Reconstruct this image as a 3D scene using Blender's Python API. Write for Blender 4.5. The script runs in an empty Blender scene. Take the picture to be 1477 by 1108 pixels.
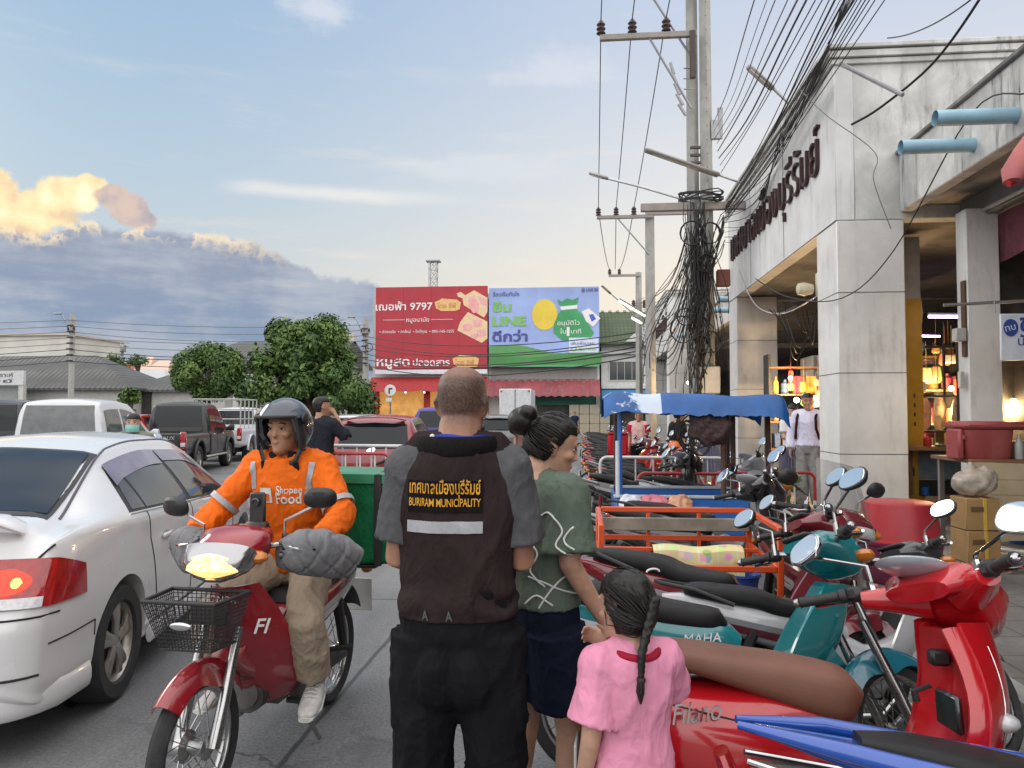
import bpy, bmesh, math, random
from math import sin, cos, tan, pi, radians, sqrt, atan2, hypot, exp
from mathutils import Vector as V, Matrix, Euler, noise
random.seed(7)
S = bpy.context.scene
COL = S.collection

# ------------------------------------------------------------ camera
FPX, IW, IH, CZ = 1100.0, 1477.0, 1108.0, 1.57
YAW, PITCH = radians(5.37), radians(2.24)
cd = bpy.data.cameras.new('camera'); cam = bpy.data.objects.new('camera', cd); COL.objects.link(cam)
cam.location = (0, 0, CZ); cam.rotation_euler = (pi/2 + PITCH, 0, YAW)
cd.sensor_width = 36.0; cd.lens = 36.0*FPX/IW; cd.clip_start = 0.05; cd.clip_end = 3000
S.camera = cam
_F = V((-sin(YAW)*cos(PITCH), cos(YAW)*cos(PITCH), sin(PITCH)))
_R = V((cos(YAW), sin(YAW), 0)); _U = _R.cross(_F)
def ray(u, v): return _F*FPX + _R*(u-IW/2) + _U*(IH/2-v)
def G(u, v, z=0.0):            # ground point seen at a pixel
    d = ray(u, v); return V((0, 0, CZ)) + d*((z-CZ)/d.z)
def D(u, v, Y):                # point at distance Y down the road
    d = ray(u, v); return V((0, 0, CZ)) + d*(Y/d.y)
def azel(u, v):
    d = ray(u, v).normalized(); return atan2(d.x, d.y), math.asin(d.z)

S.view_settings.view_transform = 'Standard'; S.view_settings.look = 'None'
S.view_settings.exposure = 0.10; S.view_settings.gamma = 1.0

# ------------------------------------------------------------ shader maths
class X:
    def __init__(s, t, k): s.t, s.k = t, k
    def op(s, o, b=None, c=None):
        n = s.t.nodes.new('ShaderNodeMath'); n.operation = o
        for i, q in enumerate((s, b, c)):
            if q is None: continue
            if isinstance(q, X): s.t.links.new(q.k, n.inputs[i])
            else: n.inputs[i].default_value = q
        return X(s.t, n.outputs[0])
    def __add__(s, b): return s.op('ADD', b)
    def __sub__(s, b): return s.op('SUBTRACT', b)
    def __mul__(s, b): return s.op('MULTIPLY', b)
    def __truediv__(s, b): return s.op('DIVIDE', b)
    def rsub(s, a): return (s*-1.0)+a
    def mx(s, b): return s.op('MAXIMUM', b)
    def mn(s, b): return s.op('MINIMUM', b)
    def ss(s, a, b, lo=0.0, hi=1.0):
        n = s.t.nodes.new('ShaderNodeMapRange'); n.interpolation_type = 'SMOOTHSTEP'
        s.t.links.new(s.k, n.inputs['Value'])
        for nm, q in (('From Min', a), ('From Max', b), ('To Min', lo), ('To Max', hi)):
            if isinstance(q, X): s.t.links.new(q.k, n.inputs[nm])
            else: n.inputs[nm].default_value = q
        return X(s.t, n.outputs['Result'])
def nz(t, vec, scale, detail=4, rough=.55, dist=0.0):
    n = t.nodes.new('ShaderNodeTexNoise'); n.inputs['Scale'].default_value = scale
    n.inputs['Detail'].default_value = detail; n.inputs['Roughness'].default_value = rough; n.inputs['Distortion'].default_value = dist
    if vec is not None: t.links.new(vec, n.inputs['Vector'])
    return X(t, n.outputs['Fac'])
def mapv(t, vec, scale=(1, 1, 1), loc=(0, 0, 0), rot=(0, 0, 0)):
    n = t.nodes.new('ShaderNodeMapping'); n.inputs['Scale'].default_value = scale
    n.inputs['Location'].default_value = loc; n.inputs['Rotation'].default_value = rot
    t.links.new(vec, n.inputs['Vector']); return n.outputs[0]
def comb(t, x, y, z=0.0):
    n = t.nodes.new('ShaderNodeCombineXYZ')
    for i, q in enumerate((x, y, z)):
        if isinstance(q, X): t.links.new(q.k, n.inputs[i])
        else: n.inputs[i].default_value = q
    return n.outputs[0]
def mixc(t, f, a, b, mode='MIX'):
    n = t.nodes.new('ShaderNodeMix'); n.data_type = 'RGBA'; n.blend_type = mode
    def put(q, sock):
        if isinstance(q, X): t.links.new(q.k, sock)
        elif hasattr(q, 'is_linked'): t.links.new(q, sock)
        elif isinstance(q, (int, float)): sock.default_value = q
        else: sock.default_value = (*q[:3], 1)
    put(f, n.inputs[0]); put(a, n.inputs[6]); put(b, n.inputs[7])
    return n.outputs[2]

# ------------------------------------------------------------ world: dusk sky with a low sun behind cloud
SUN_AZ, SUN_EL = radians(-62), radians(24)       # azimuth from +Y towards +X
wd = bpy.data.worlds.new('World'); S.world = wd; wd.use_nodes = True
def make_sky():
    t = wd.node_tree; t.nodes.clear()
    out = t.nodes.new('ShaderNodeOutputWorld'); bg = t.nodes.new('ShaderNodeBackground'); t.links.new(bg.outputs[0], out.inputs[0])
    sky = t.nodes.new('ShaderNodeTexSky'); sky.sky_type = 'NISHITA'; sky.sun_disc = False
    sky.sun_elevation = SUN_EL; sky.sun_rotation = SUN_AZ; sky.air_density = 1.2; sky.dust_density = 2.0
    tc = t.nodes.new('ShaderNodeTexCoord'); g = tc.outputs['Generated']
    sp = t.nodes.new('ShaderNodeSeparateXYZ'); t.links.new(g, sp.inputs[0])
    x, y, z = (X(t, sp.outputs[i]) for i in range(3))
    az = x.op('ARCTAN2', y)*57.29578; el = z.op('ARCSINE')*57.29578
    # photographed clear-sky colours (linear radiance), blue high, cream low near the sunset
    side = az.ss(-42, 16)
    hi = mixc(t, side, (.27, .45, .66), (.58, .66, .82))
    mid = mixc(t, side, (.40, .54, .66), (.86, .84, .82))
    low = mixc(t, side, (.54, .57, .59), (1.10, .92, .68))
    base = mixc(t, el.ss(3, 18), low, mid); base = mixc(t, el.ss(12, 32), base, hi)
    # added fill light: unseen sky overhead and behind the viewer made brighter
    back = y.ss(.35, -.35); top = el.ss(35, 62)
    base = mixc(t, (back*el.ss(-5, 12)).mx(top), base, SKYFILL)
    # blend with the physical sky
    sk = mixc(t, 1.0, sky.outputs[0], (.10, .10, .10), 'MULTIPLY')
    base = mixc(t, .12, base, sk)
    P = comb(t, az*.1, el*.1)
    n1 = nz(t, P, 1.6, 6, .6); n2 = nz(t, P, 5.5, 6, .62); n3 = nz(t, mapv(t, P, (.5, 2.6, 1)), 1.5, 5, .6)
    # thin streaks
    st = nz(t, mapv(t, P, (.45, 3.2, 1), (3.1, .7, 0)), 1.1, 5, .62).ss(.52, .78)*el.ss(3, 9)*el.ss(34, 12)
    base = mixc(t, st*.55, base, (.88, .80, .70))
    st2 = nz(t, mapv(t, P, (.6, 3.5, 1), (7.3, 2.7, 0)), 1.0, 5, .6).ss(.5, .72)*el.ss(13, 5)*az.ss(-24, -12)
    base = mixc(t, st2*.5, base, (.62, .60, .66))
    a0, e0 = azel(375, 272); a1 = azel(560, 276)[0]
    ln = (el-(math.degrees(e0))+(n1-.5)*.8).op('ABSOLUTE').ss(.75, .05)*az.ss(math.degrees(azel(300, 270)[0]), math.degrees(a0))*az.ss(math.degrees(a1)+9, math.degrees(a1)-3)
    base = mixc(t, ln*.6, base, (.86, .84, .80))
    # wisps top centre and right of it
    for (u, v, ru, rv, k) in ((455, 12, 80, 26, .55), (800, 95, 110, 40, .4), (700, 240, 190, 26, .3)):
        a, e = (math.degrees(q) for q in azel(u, v)); ra, re = ru*.05, rv*.05
        d = ((az-a)/ra).op('POWER', 2)+((el-e)/re).op('POWER', 2)
        w = (d.op('SQRT')*-1+1+(n3-.5)*2.2+(n2-.5)*1.2).ss(0, .9)
        base = mixc(t, w*k, base, (.80, .80, .84))
    # lit cumulus, left
    def blob(u, v, ru, rv):
        a, e = (math.degrees(q) for q in azel(u, v)); k = .045
        return (((az-a)/(ru*k)).op('POWER', 2)+((el-e)/(rv*k)).op('POWER', 2)).op('SQRT')*-1+1
    cu = blob(-14, 280, 40, 48).mx(blob(10, 315, 70, 34)).mx(blob(62, 302, 56, 30)).mx(blob(102, 282, 46, 32)).mx(blob(132, 264, 28, 15))
    wq = (n2-.5)*1.0+(n1-.5)*.5
    cm = (cu+wq*.95).ss(-.02, .26)
    shade = (nz(t, mapv(t, P, (1, 1, 1), (.05, .08, 0)), 4.2, 5, .55)-nz(t, P, 4.2, 5, .55))*2.5+.58
    ccol = mixc(t, shade.ss(-.1, .75), (.80, .60, .40), (1.06, .85, .50))
    ccol = mixc(t, shade.ss(.6, 1.2), ccol, (1.15, 1.0, .72))
    base = mixc(t, cm, base, ccol)
    cu2 = blob(162, 284, 28, 22).mx(blob(186, 302, 30, 26)).mx(blob(206, 318, 24, 16))
    cm2 = (cu2+wq*.9).ss(-.02, .25)*.92
    base = mixc(t, cm2, base, mixc(t, shade.ss(0, 1), (.40, .37, .42), (.72, .55, .46)))
    # grey-blue bank under it
    fc = t.nodes.new('ShaderNodeFloatCurve'); cv = fc.mapping.curves[0]
    pts = [(-30, 330), (0, 326), (60, 335), (120, 318), (190, 330), (230, 326), (300, 338), (360, 348), (430, 378), (470, 398), (520, 402), (560, 424), (640, 470), (760, 540)]
    cv.points[0].location = (0, .30); cv.points[1].location = (1, 0)
    for (u, v) in pts:
        a, e = azel(u, v); cv.points.new((math.degrees(a)+60)/60.0, math.degrees(e)/30.0)
    fc.mapping.update()
    t.links.new(((az+60)/60.0).k, fc.inputs['Value'])
    edge = X(t, fc.outputs[0])*30.0
    bm_ = (edge-el+(n2-.5)*2.0+(n1-.5)*1.0).ss(-.12, .5)*az.ss(2, -8)*.97
    tone = el.ss(2, 13)
    bcol = mixc(t, tone, (.215, .31, .46), (.295, .335, .44))
    bcol = mixc(t, (n3*.6+n1*.4).ss(.44, .60), bcol, (.42, .465, .55))
    bcol = mixc(t, (n3.ss(.6, .78)*el.ss(3, 8)*az.ss(-34, -18)), bcol, (.56, .55, .56))
    rim = (edge-el+(n2-.5)*4.5+(n1-.5)*2.0).ss(1.5, .1)*az.ss(-20, -27)*n2.ss(.44, .54)
    bcol = mixc(t, rim, bcol, (1.08, .86, .56))
    base = mixc(t, bm_, base, bcol)
    base = mixc(t, el.ss(-1, -6), base, (.16, .16, .17))
    t.links.new(base, bg.inputs['Color']); bg.inputs['Strength'].default_value = 1.0
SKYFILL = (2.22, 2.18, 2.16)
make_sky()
sl = bpy.data.lights.new('sun', 'SUN'); sl.energy = 0.9; sl.angle = radians(24); sl.color = (1, .90, .78)
so = bpy.data.objects.new('sun', sl); COL.objects.link(so)
so.rotation_euler = V((sin(SUN_AZ)*cos(SUN_EL), cos(SUN_AZ)*cos(SUN_EL), sin(SUN_EL))).to_track_quat('Z', 'Y').to_euler()
S.cycles.max_bounces = 6; S.cycles.diffuse_bounces = 3; S.cycles.glossy_bounces = 3; S.cycles.transmission_bounces = 4; S.cycles.transparent_max_bounces = 12
S.cycles.caustics_reflective = False; S.cycles.caustics_refractive = False

# ------------------------------------------------------------ materials
_M = {}
def srgb(r, g, b):
    f = lambda c: (c/255/12.92) if c <= 10 else ((c/255+.055)/1.055)**2.4
    return (f(r), f(g), f(b))
def pm(name, col, rough=.5, metal=0.0, var=.12, sc=6.0, bump=0.0, bsc=40.0, coat=0.0, dirt=None, damt=.5, dsc=(1.5, 1.5, .35), emit=None, es=0.0, alpha=1.0, spec=.5, trans=0.0, sheen=0.0, grime=0.0, col2=None, wr=0.0):
    """Procedural principled material: noise-varied colour, optional streaky dirt, bump."""
    if name in _M: return _M[name]
    m = bpy.data.materials.new(name); m.use_nodes = True; t = m.node_tree
    p = t.nodes['Principled BSDF']; tc = t.nodes.new('ShaderNodeTexCoord'); o = tc.outputs['Object']
    n = nz(t, o, sc, 5, .6)
    lo = tuple(c*(1-var) for c in col) if col2 is None else col2
    c = mixc(t, n.ss(.3, .7), lo, tuple(min(1, q*(1+var*.6)) for q in col))
    r = X(t, None)
    rv = (nz(t, o, sc*2.3, 4)-.5)*.25+rough
    if dirt:
        d = nz(t, mapv(t, o, dsc), 2.0, 7, .68).ss(.48, .72)
        d2 = nz(t, o, 1.1, 4, .6).ss(.35, .65)
        c = mixc(t, d*d2*damt, c, dirt)
    if grime:
        gq = nz(t, o, 14, 6, .7).ss(.5, .8)*grime
        c = mixc(t, gq, c, (.16, .14, .12)); rv = rv+gq*.4
    t.links.new(c, p.inputs['Base Color'])
    t.links.new(rv.mx(.03).mn(1).k, p.inputs['Roughness'])
    p.inputs['Metallic'].default_value = metal; p.inputs['Coat Weight'].default_value = coat; p.inputs['Coat Roughness'].default_value = .06
    p.inputs['Specular IOR Level'].default_value = spec; p.inputs['Alpha'].default_value = alpha
    p.inputs['Transmission Weight'].default_value = trans
    if sheen: p.inputs['Sheen Weight'].default_value = sheen; p.inputs['Sheen Roughness'].default_value = .5
    if emit:
        p.inputs['Emission Color'].default_value = (*emit, 1); p.inputs['Emission Strength'].default_value = es
    if wr:
        w1 = (nz(t, mapv(t, o, (1, 1, .55), rot=(.5, .3, 0)), 7, 3, .5, 1.2)-.5).op('ABSOLUTE').ss(.10, 0); w2 = (nz(t, mapv(t, o, (1, 1, .7), (3, 1, 2), (-.4, .5, .4)), 13, 3, .5, .8)-.5).op('ABSOLUTE').ss(.12, 0)
        b = t.nodes.new('ShaderNodeBump'); b.inputs['Strength'].default_value = wr; b.inputs['Distance'].default_value = .012
        t.links.new((w1+w2*.5+nz(t, o, bsc, 3)*.12).k, b.inputs['Height']); t.links.new(b.outputs[0], p.inputs['Normal'])
    elif bump:
        b = t.nodes.new('ShaderNodeBump'); b.inputs['Strength'].default_value = bump; b.inputs['Distance'].default_value = .01
        t.links.new(nz(t, o, bsc, 5, .6).k, b.inputs['Height']); t.links.new(b.outputs[0], p.inputs['Normal'])
    _M[name] = m; return m
def paint(name, col, **k):
    d = dict(rough=.32, coat=.9, var=.05, sc=3, bump=.0, grime=.10); d.update(k); return pm(name, col, **d)

# ------------------------------------------------------------ mesh building
class MB:
    def __init__(s): s.v, s.f, s.m, s.cm = [], [], [], 0
    def add(s, vs, fs, M=None):
        k = len(s.v); s.v += [tuple(M @ V(p)) if M is not None else tuple(p) for p in vs]
        s.f += [tuple(i+k for i in f) for f in fs]; s.m += [s.cm]*len(fs); return s
    def box(s, c, d, b=0.0, M=None, rz=0.0):
        hx, hy, hz = (q/2 for q in d); b = min(b, hx*.9, hy*.9, hz*.9)
        T = Matrix.Translation(c) @ Matrix.Rotation(rz, 4, 'Z')
        if M is not None: T = M @ T
        if b <= 0:
            vs = [(sx*hx, sy*hy, sz*hz) for sx in (-1, 1) for sy in (-1, 1) for sz in (-1, 1)]
            return s.add(vs, [(0, 1, 3, 2), (4, 6, 7, 5), (0, 4, 5, 1), (2, 3, 7, 6), (0, 2, 6, 4), (1, 5, 7, 3)], T)
        vs, ix = [], {}
        for sx in (-1, 1):
            for sy in (-1, 1):
                for sz in (-1, 1):
                    for a in range(3):
                        q = [sx*(hx-b), sy*(hy-b), sz*(hz-b)]; q[a] = (sx*hx, sy*hy, sz*hz)[a]
                        ix[(sx, sy, sz, a)] = len(vs); vs.append(tuple(q))
        fs = []
        cyc = ((-1, -1), (1, -1), (1, 1), (-1, 1))
        for a in range(3):
            o1, o2 = (a+1) % 3, (a+2) % 3
            for sg in (-1, 1):
                f = []
                for (p, q) in cyc:
                    k = [0, 0, 0]; k[a] = sg; k[o1] = p; k[o2] = q; f.append(ix[(*k, a)])
                fs.append(tuple(f if sg > 0 else f[::-1]))
            for p in (-1, 1):
                for q in (-1, 1):
                    k0 = [0, 0, 0]; k0[a] = -1; k0[o1] = p; k0[o2] = q; k1 = list(k0); k1[a] = 1
                    f = (ix[(*k0, o1)], ix[(*k1, o1)], ix[(*k1, o2)], ix[(*k0, o2)])
                    fs.append(f if p*q < 0 else f[::-1])
        for sx in (-1, 1):
            for sy in (-1, 1):
                for sz in (-1, 1):
                    f = tuple(ix[(sx, sy, sz, a)] for a in range(3)); fs.append(f if sx*sy*sz > 0 else f[::-1])
        return s.add(vs, fs, T)
    def loft(s, rings, cap=(True, True), close=True, M=None):
        n = len(rings[0]); vs = [p for r in rings for p in r]; fs = []
        for i in range(len(rings)-1):
            for j in range(n if close else n-1):
                a, b = i*n+j, i*n+(j+1) % n
                fs.append((a, b, b+n, a+n))
        if cap[0] and close: fs.append(tuple(range(n))[::-1])
        if cap[1] and close: fs.append(tuple((len(rings)-1)*n+j for j in range(n)))
        return s.add(vs, fs, M)
    def tube(s, pts, r, n=8, cap=(True, True), side=None, M=None, sq=0.0):
        """Sweep; r = number, list, or list of (across, other) pairs; side = vector the first radius follows."""
        pts = [V(p) for p in pts]; k = len(pts)
        rr = r if isinstance(r, (list, tuple)) else [r]*k
        rings = []; pu = None
        for i, p in enumerate(pts):
            t = (pts[min(i+1, k-1)]-pts[max(i-1, 0)])
            if t.length < 1e-9: t = V((0, 0, 1))
            t.normalize()
            if side is not None: u = V(side)
            elif pu is None: u = V((1, 0, 0)) if abs(t.x) < .8 else V((0, 1, 0))
            else: u = pu
            u = u-t*u.dot(t)
            if u.length < 1e-6: u = t.orthogonal()
            u.normalize(); w = t.cross(u); pu = u
            a, b = rr[i] if isinstance(rr[i], (tuple, list)) else (rr[i], rr[i])
            ring = []
            for j in range(n):
                th = 2*pi*(j+.5)/n; c_, s_ = cos(th), sin(th)
                if sq: c_ = math.copysign(abs(c_)**(1-sq), c_); s_ = math.copysign(abs(s_)**(1-sq), s_)
                ring.append(p+u*a*c_+w*b*s_)
            rings.append(ring)
        return s.loft(rings, cap, True, M)
    def lathe(s, prof, n=24, M=None, cap=(True, True), arc=2*pi):
        rings = [[(r*cos(2*pi*j/n), r*sin(2*pi*j/n), z) for j in range(n)] for r, z in prof]
        return s.loft(rings, cap, True, M)
    def ball(s, c, r, n=14, m=9, M=None):
        if not isinstance(r, (tuple, list)): r = (r, r, r)
        T = Matrix.Translation(c) @ (M if M is not None else Matrix()) @ Matrix.Diagonal((*r, 1))
        rings = [[(sin(pi*i/m)*cos(2*pi*j/n), sin(pi*i/m)*sin(2*pi*j/n), -cos(pi*i/m)) for j in range(n)] for i in [.12]+list(range(1, m))+[m-.12]]
        return s.loft(rings, (True, True), True, T)
    def prism(s, poly, th, M=None, b=0.0):
        """2-D outline (x, y), extruded by th along z, centred."""
        n = len(poly); vs = [(x, y, -th/2) for x, y in poly]+[(x, y, th/2) for x, y in poly]
        ar = sum(poly[i][0]*poly[(i+1) % n][1]-poly[(i+1) % n][0]*poly[i][1] for i in range(n))
        fs = [tuple(range(n))[::-1], tuple(range(n, 2*n))]+[(i, (i+1) % n, n+(i+1) % n, n+i) for i in range(n)]
        if ar < 0: fs = [f[::-1] for f in fs]
        return s.add(vs, fs, M)
    def sheet(s, fn, nu, nv, th=0.0):
        """Grid surface fn(i/nu, j/nv); th > 0 gives it thickness along its normals."""
        g = [[V(fn(i/nu, j/nv)) for j in range(nv+1)] for i in range(nu+1)]
        vs = [p for r in g for p in r]; W = nv+1
        fs = [(i*W+j, (i+1)*W+j, (i+1)*W+j+1, i*W+j+1) for i in range(nu) for j in range(nv)]
        if th:
            nb = []
            for i in range(nu+1):
                for j in range(nv+1):
                    a = g[min(i+1, nu)][j]-g[max(i-1, 0)][j]; b = g[i][min(j+1, nv)]-g[i][max(j-1, 0)]
                    c = a.cross(b); nb.append(c.normalized() if c.length > 1e-9 else V((0, 0, 1)))
            k = len(vs); vs = vs+[p-n*th for p, n in zip(vs, nb)]
            fs = fs+[tuple(i+k for i in f[::-1]) for f in fs]
            ed = [i*W for i in range(nu+1)]; e2 = [i*W+nv for i in range(nu+1)]
            for a, b in zip(ed, ed[1:]): fs.append((a, a+k, b+k, b)[::-1])
            for a, b in zip(e2, e2[1:]): fs.append((a, b, b+k, a+k)[::-1])
            for j in range(nv):
                fs.append((j, j+1, j+1+k, j+k)[::-1]); a = nu*W+j; fs.append((a, a+k, a+1+k, a+1)[::-1])
        return s.add(vs, fs)
    def mesh(s, name, mats=()):
        me = bpy.data.meshes.new(name); me.from_pydata(s.v, [], s.f)
        for q in (mats if isinstance(mats, (list, tuple)) else [mats]): me.materials.append(q)
        if any(s.m): me.polygons.foreach_set('material_index', s.m)
        return me
    def build(s, name, mat, parent=None, ang=38, fix=True):
        me = s.mesh(name, mat)
        if fix:
            b = bmesh.new(); b.from_mesh(me); bmesh.ops.recalc_face_normals(b, faces=b.faces); b.to_mesh(me); b.free()
        return link(name, me, parent, ang)
def link(name, me, parent=None, ang=38):
    me.polygons.foreach_set('use_smooth', [True]*len(me.polygons))
    if ang < 180: me.set_sharp_from_angle(angle=radians(ang))
    o = bpy.data.objects.new(name, me); COL.objects.link(o); o.parent = parent
    return o
def tag(o, label, cat, group=None, kind=None):
    if label: o['label'] = label
    if cat: o['category'] = cat
    if group: o['group'] = group
    if kind: o['kind'] = kind
    return o
def thing(name, label, cat, loc=(0, 0, 0), rz=0.0, group=None):
    o = bpy.data.objects.new(name, None); COL.objects.link(o); o.empty_display_size = .1
    o.location = loc; o.rotation_euler = (0, 0, rz); return tag(o, label, cat, group)
def structure(mb, name, mat, ang=30):
    o = mb.build(name, mat, None, ang); o['kind'] = 'structure'; return o
def dup(o, parent=None):
    c = o.copy(); COL.objects.link(c)
    if parent is not None: c.parent = parent
    for ch in list(o.children): dup(ch, c)
    return c
def copy_thing(o, loc, rz, label, group=None):
    c = dup(o); c.location = loc; c.rotation_euler = (0, 0, rz); c['label'] = label
    if group: c['group'] = group
    return c
def frame(o, x, y):            # matrix with origin o, local x and y axes
    x = V(x).normalized(); z = x.cross(V(y)).normalized(); y = z.cross(x)
    return Matrix(((x.x, y.x, z.x, o[0]), (x.y, y.y, z.y, o[1]), (x.z, y.z, z.z, o[2]), (0, 0, 0, 1)))
def text(body, M, h, mat, parent=None, name='lettering', w=None, ext=.002, off=0.0, align='CENTER', shear=0.0, bevel=0.0):
    """Lettering in the local xy plane of M, x-height scale h, optionally squeezed to width w."""
    c = bpy.data.curves.new(name, 'FONT'); c.body = body; c.size = 1.0; c.extrude = ext/h; c.offset = off; c.shear = shear; c.resolution_u = 3
    o = bpy.data.objects.new(name, c); COL.objects.link(o)
    dg = bpy.context.evaluated_depsgraph_get(); me = bpy.data.meshes.new_from_object(o.evaluated_get(dg))
    COL.objects.unlink(o); bpy.data.objects.remove(o); bpy.data.curves.remove(c)
    xs = [v.co.x for v in me.vertices]
    if not xs: return None
    x0, x1 = min(xs), max(xs); kx = (w/(x1-x0)) if w else h
    ox = {'CENTER': (x0+x1)/2, 'LEFT': x0, 'RIGHT': x1}[align]
    for v in me.vertices: v.co = M @ V(((v.co.x-ox)*kx, v.co.y*h, v.co.z*h))
    me.materials.clear(); me.materials.append(mat)
    return link(name, me, parent, 30)
def remesh(mb, name, mat, parent, vox, sm=4, fn=None, ang=180, keep=None):
    """Fuse overlapping closed shapes into one continuous surface, smooth it, then optionally displace with fn."""
    me = mb.mesh(name, []); b = bmesh.new(); b.from_mesh(me); bmesh.ops.recalc_face_normals(b, faces=b.faces); b.to_mesh(me); b.free()
    o = bpy.data.objects.new(name, me); COL.objects.link(o)
    r = o.modifiers.new('r', 'REMESH'); r.mode = 'VOXEL'; r.voxel_size = vox
    if sm: q = o.modifiers.new('s', 'SMOOTH'); q.factor = .5; q.iterations = sm
    dg = bpy.context.evaluated_depsgraph_get(); m2 = bpy.data.meshes.new_from_object(o.evaluated_get(dg))
    COL.objects.unlink(o); bpy.data.objects.remove(o)
    if fn:
        for v in m2.vertices: v.co = fn(v.co.copy(), v.normal.copy())
    m2.materials.clear()
    for q in (mat if isinstance(mat, (list, tuple)) else [mat]): m2.materials.append(q)
    m2.name = name
    return link(name, m2, parent, ang)
def fb(p, s=1.0, o=0.0): return noise.noise(V(p)*s+V((o, o*.7, o*1.3)))
def lerp(a, b, t): return a+(b-a)*t
def spl(keys, x):
    """Smooth monotone-ish interpolation through (x, value) keys."""
    if x <= keys[0][0]: return keys[0][1]
    if x >= keys[-1][0]: return keys[-1][1]
    for i in range(len(keys)-1):
        if x <= keys[i+1][0]:
            (x0, y0), (x1, y1) = keys[i], keys[i+1]; h = x1-x0; t = (x-x0)/h
            d = (y1-y0)/h
            dm = (y0-keys[i-1][1])/(x0-keys[i-1][0]) if i > 0 else d
            dp = (keys[i+2][1]-y1)/(keys[i+2][0]-x1) if i+2 < len(keys) else d
            f = lambda a, b: 0 if a*b <= 0 else 2*a*b/(a+b)
            m0, m1 = (f(dm, d) if i > 0 else d), (f(d, dp) if i+2 < len(keys) else d)
            return (2*t**3-3*t*t+1)*y0+(t**3-2*t*t+t)*h*m0+(-2*t**3+3*t*t)*y1+(t**3-t*t)*h*m1
# ============================================================ ground
def road_mat():
    m = bpy.data.materials.new('worn concrete road'); m.use_nodes = True; t = m.node_tree; p = t.nodes['Principled BSDF']
    o = t.nodes.new('ShaderNodeTexCoord').outputs['Object']
    sp = t.nodes.new('ShaderNodeSeparateXYZ'); t.links.new(o, sp.inputs[0]); x, y = X(t, sp.outputs[0]), X(t, sp.outputs[1])
    big = nz(t, o, .35, 5, .6); mid = nz(t, o, 1.6, 6, .65); fine = nz(t, o, 60, 4, .7); streak = nz(t, mapv(t, o, (2.2, .16, 1)), 1.0, 5, .6)
    c = mixc(t, big.ss(.35, .65), (.170, .171, .174), (.245, .243, .240))
    c = mixc(t, streak.ss(.45, .72)*.55, c, (.085, .086, .09))
    c = mixc(t, mid.ss(.56, .75)*.5, c, (.26, .255, .245))
    c = mixc(t, nz(t, o, .9, 3, .5, .6).ss(.62, .72)*.6, c, (.055, .055, .058)); c = mixc(t, nz(t, mapv(t, o, (1, 1, 1), (4, 9, 0)), 2.6, 5, .7, .4).ss(.60, .74)*.55, c, (.045, .044, .046)); c = mixc(t, nz(t, mapv(t, o, (1, 1, 1), (9, 2, 0)), 7, 4, .6).ss(.66, .78)*.5, c, (.32, .31, .29))
    c = mixc(t, fine.ss(.35, .7)*.75, c, (.07, .07, .075))
    w = (mid-.5)*.05
    jx = ((x+1.36+w).op('PINGPONG', 1.75)).ss(.022, .006)
    jy = ((y-1.2+w).op('PINGPONG', 2.6)).ss(.024, .006)
    vo = t.nodes.new('ShaderNodeTexVoronoi'); vo.feature = 'DISTANCE_TO_EDGE'; vo.inputs['Scale'].default_value = .45
    wv = t.nodes.new('ShaderNodeVectorMath'); wv.operation = 'ADD'; t.links.new(o, wv.inputs[0]); t.links.new(comb(t, (mid-.5)*.9, (nz(t, o, 2.3, 5)-.5)*.9), wv.inputs[1])
    t.links.new(wv.outputs[0], vo.inputs['Vector'])
    cr = X(t, vo.outputs['Distance']).ss(.012, .002)*big.ss(.42, .6)
    c = mixc(t, jx.mx(jy).mx(cr)*.8, c, (.028, .028, .03))
    t.links.new(c, p.inputs['Base Color']); t.links.new((mid*.35+.5).k, p.inputs['Roughness'])
    b = t.nodes.new('ShaderNodeBump'); b.inputs['Strength'].default_value = .35; b.inputs['Distance'].default_value = .01
    t.links.new((fine*.6+mid-jx.mx(jy).mx(cr)*1.2).k, b.inputs['Height']); t.links.new(b.outputs[0], p.inputs['Normal'])
    return m
def paver_mat():
    m = bpy.data.materials.new('pavement slabs'); m.use_nodes = True; t = m.node_tree; p = t.nodes['Principled BSDF']
    o = t.nodes.new('ShaderNodeTexCoord').outputs['Object']
    sp = t.nodes.new('ShaderNodeSeparateXYZ'); t.links.new(o, sp.inputs[0]); x, y = X(t, sp.outputs[0]), X(t, sp.outputs[1])
    n = nz(t, o, 1.2, 6, .65); f = nz(t, o, 30, 4)
    c = mixc(t, n.ss(.3, .7), (.10, .095, .09), (.20, .19, .175)); c = mixc(t, f.ss(.4, .8)*.4, c, (.06, .055, .05))
    j = x.op('PINGPONG', .2).ss(.010, .003).mx(y.op('PINGPONG', .2).ss(.010, .003))
    c = mixc(t, j*.8, c, (.035, .033, .03)); t.links.new(c, p.inputs['Base Color']); t.links.new((n*.4+.35).k, p.inputs['Roughness'])
    return m
ASPH = road_mat()
structure(MB().box((0, 300, -.06), (1800, 1500, .1)), 'ground', pm('dry ground', (.13, .125, .115), .9, sc=.3))
g = MB(); g.add([(-75, -12, 0), (2.2, -12, 0), (2.2, 70, 0), (-75, 70, 0)], [(0, 1, 2, 3)]); structure(g, 'road', ASPH)
g = MB(); g.add([(-75, 55.5, .004), (30, 55.5, .004), (30, 61.0, .004), (-75, 61.0, .004)], [(0, 1, 2, 3)])
structure(g, 'cross_street', ASPH)
structure(MB().box((6.22, 21, .073), (7.86, 68, .154), .01), 'pavement', paver_mat())
structure(MB().box((2.25, 21, .07), (.14, 68, .15), .02), 'kerb', pm('kerb concrete', (.28, .275, .26), .85, dirt=(.08, .075, .07), bump=.3))
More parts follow.
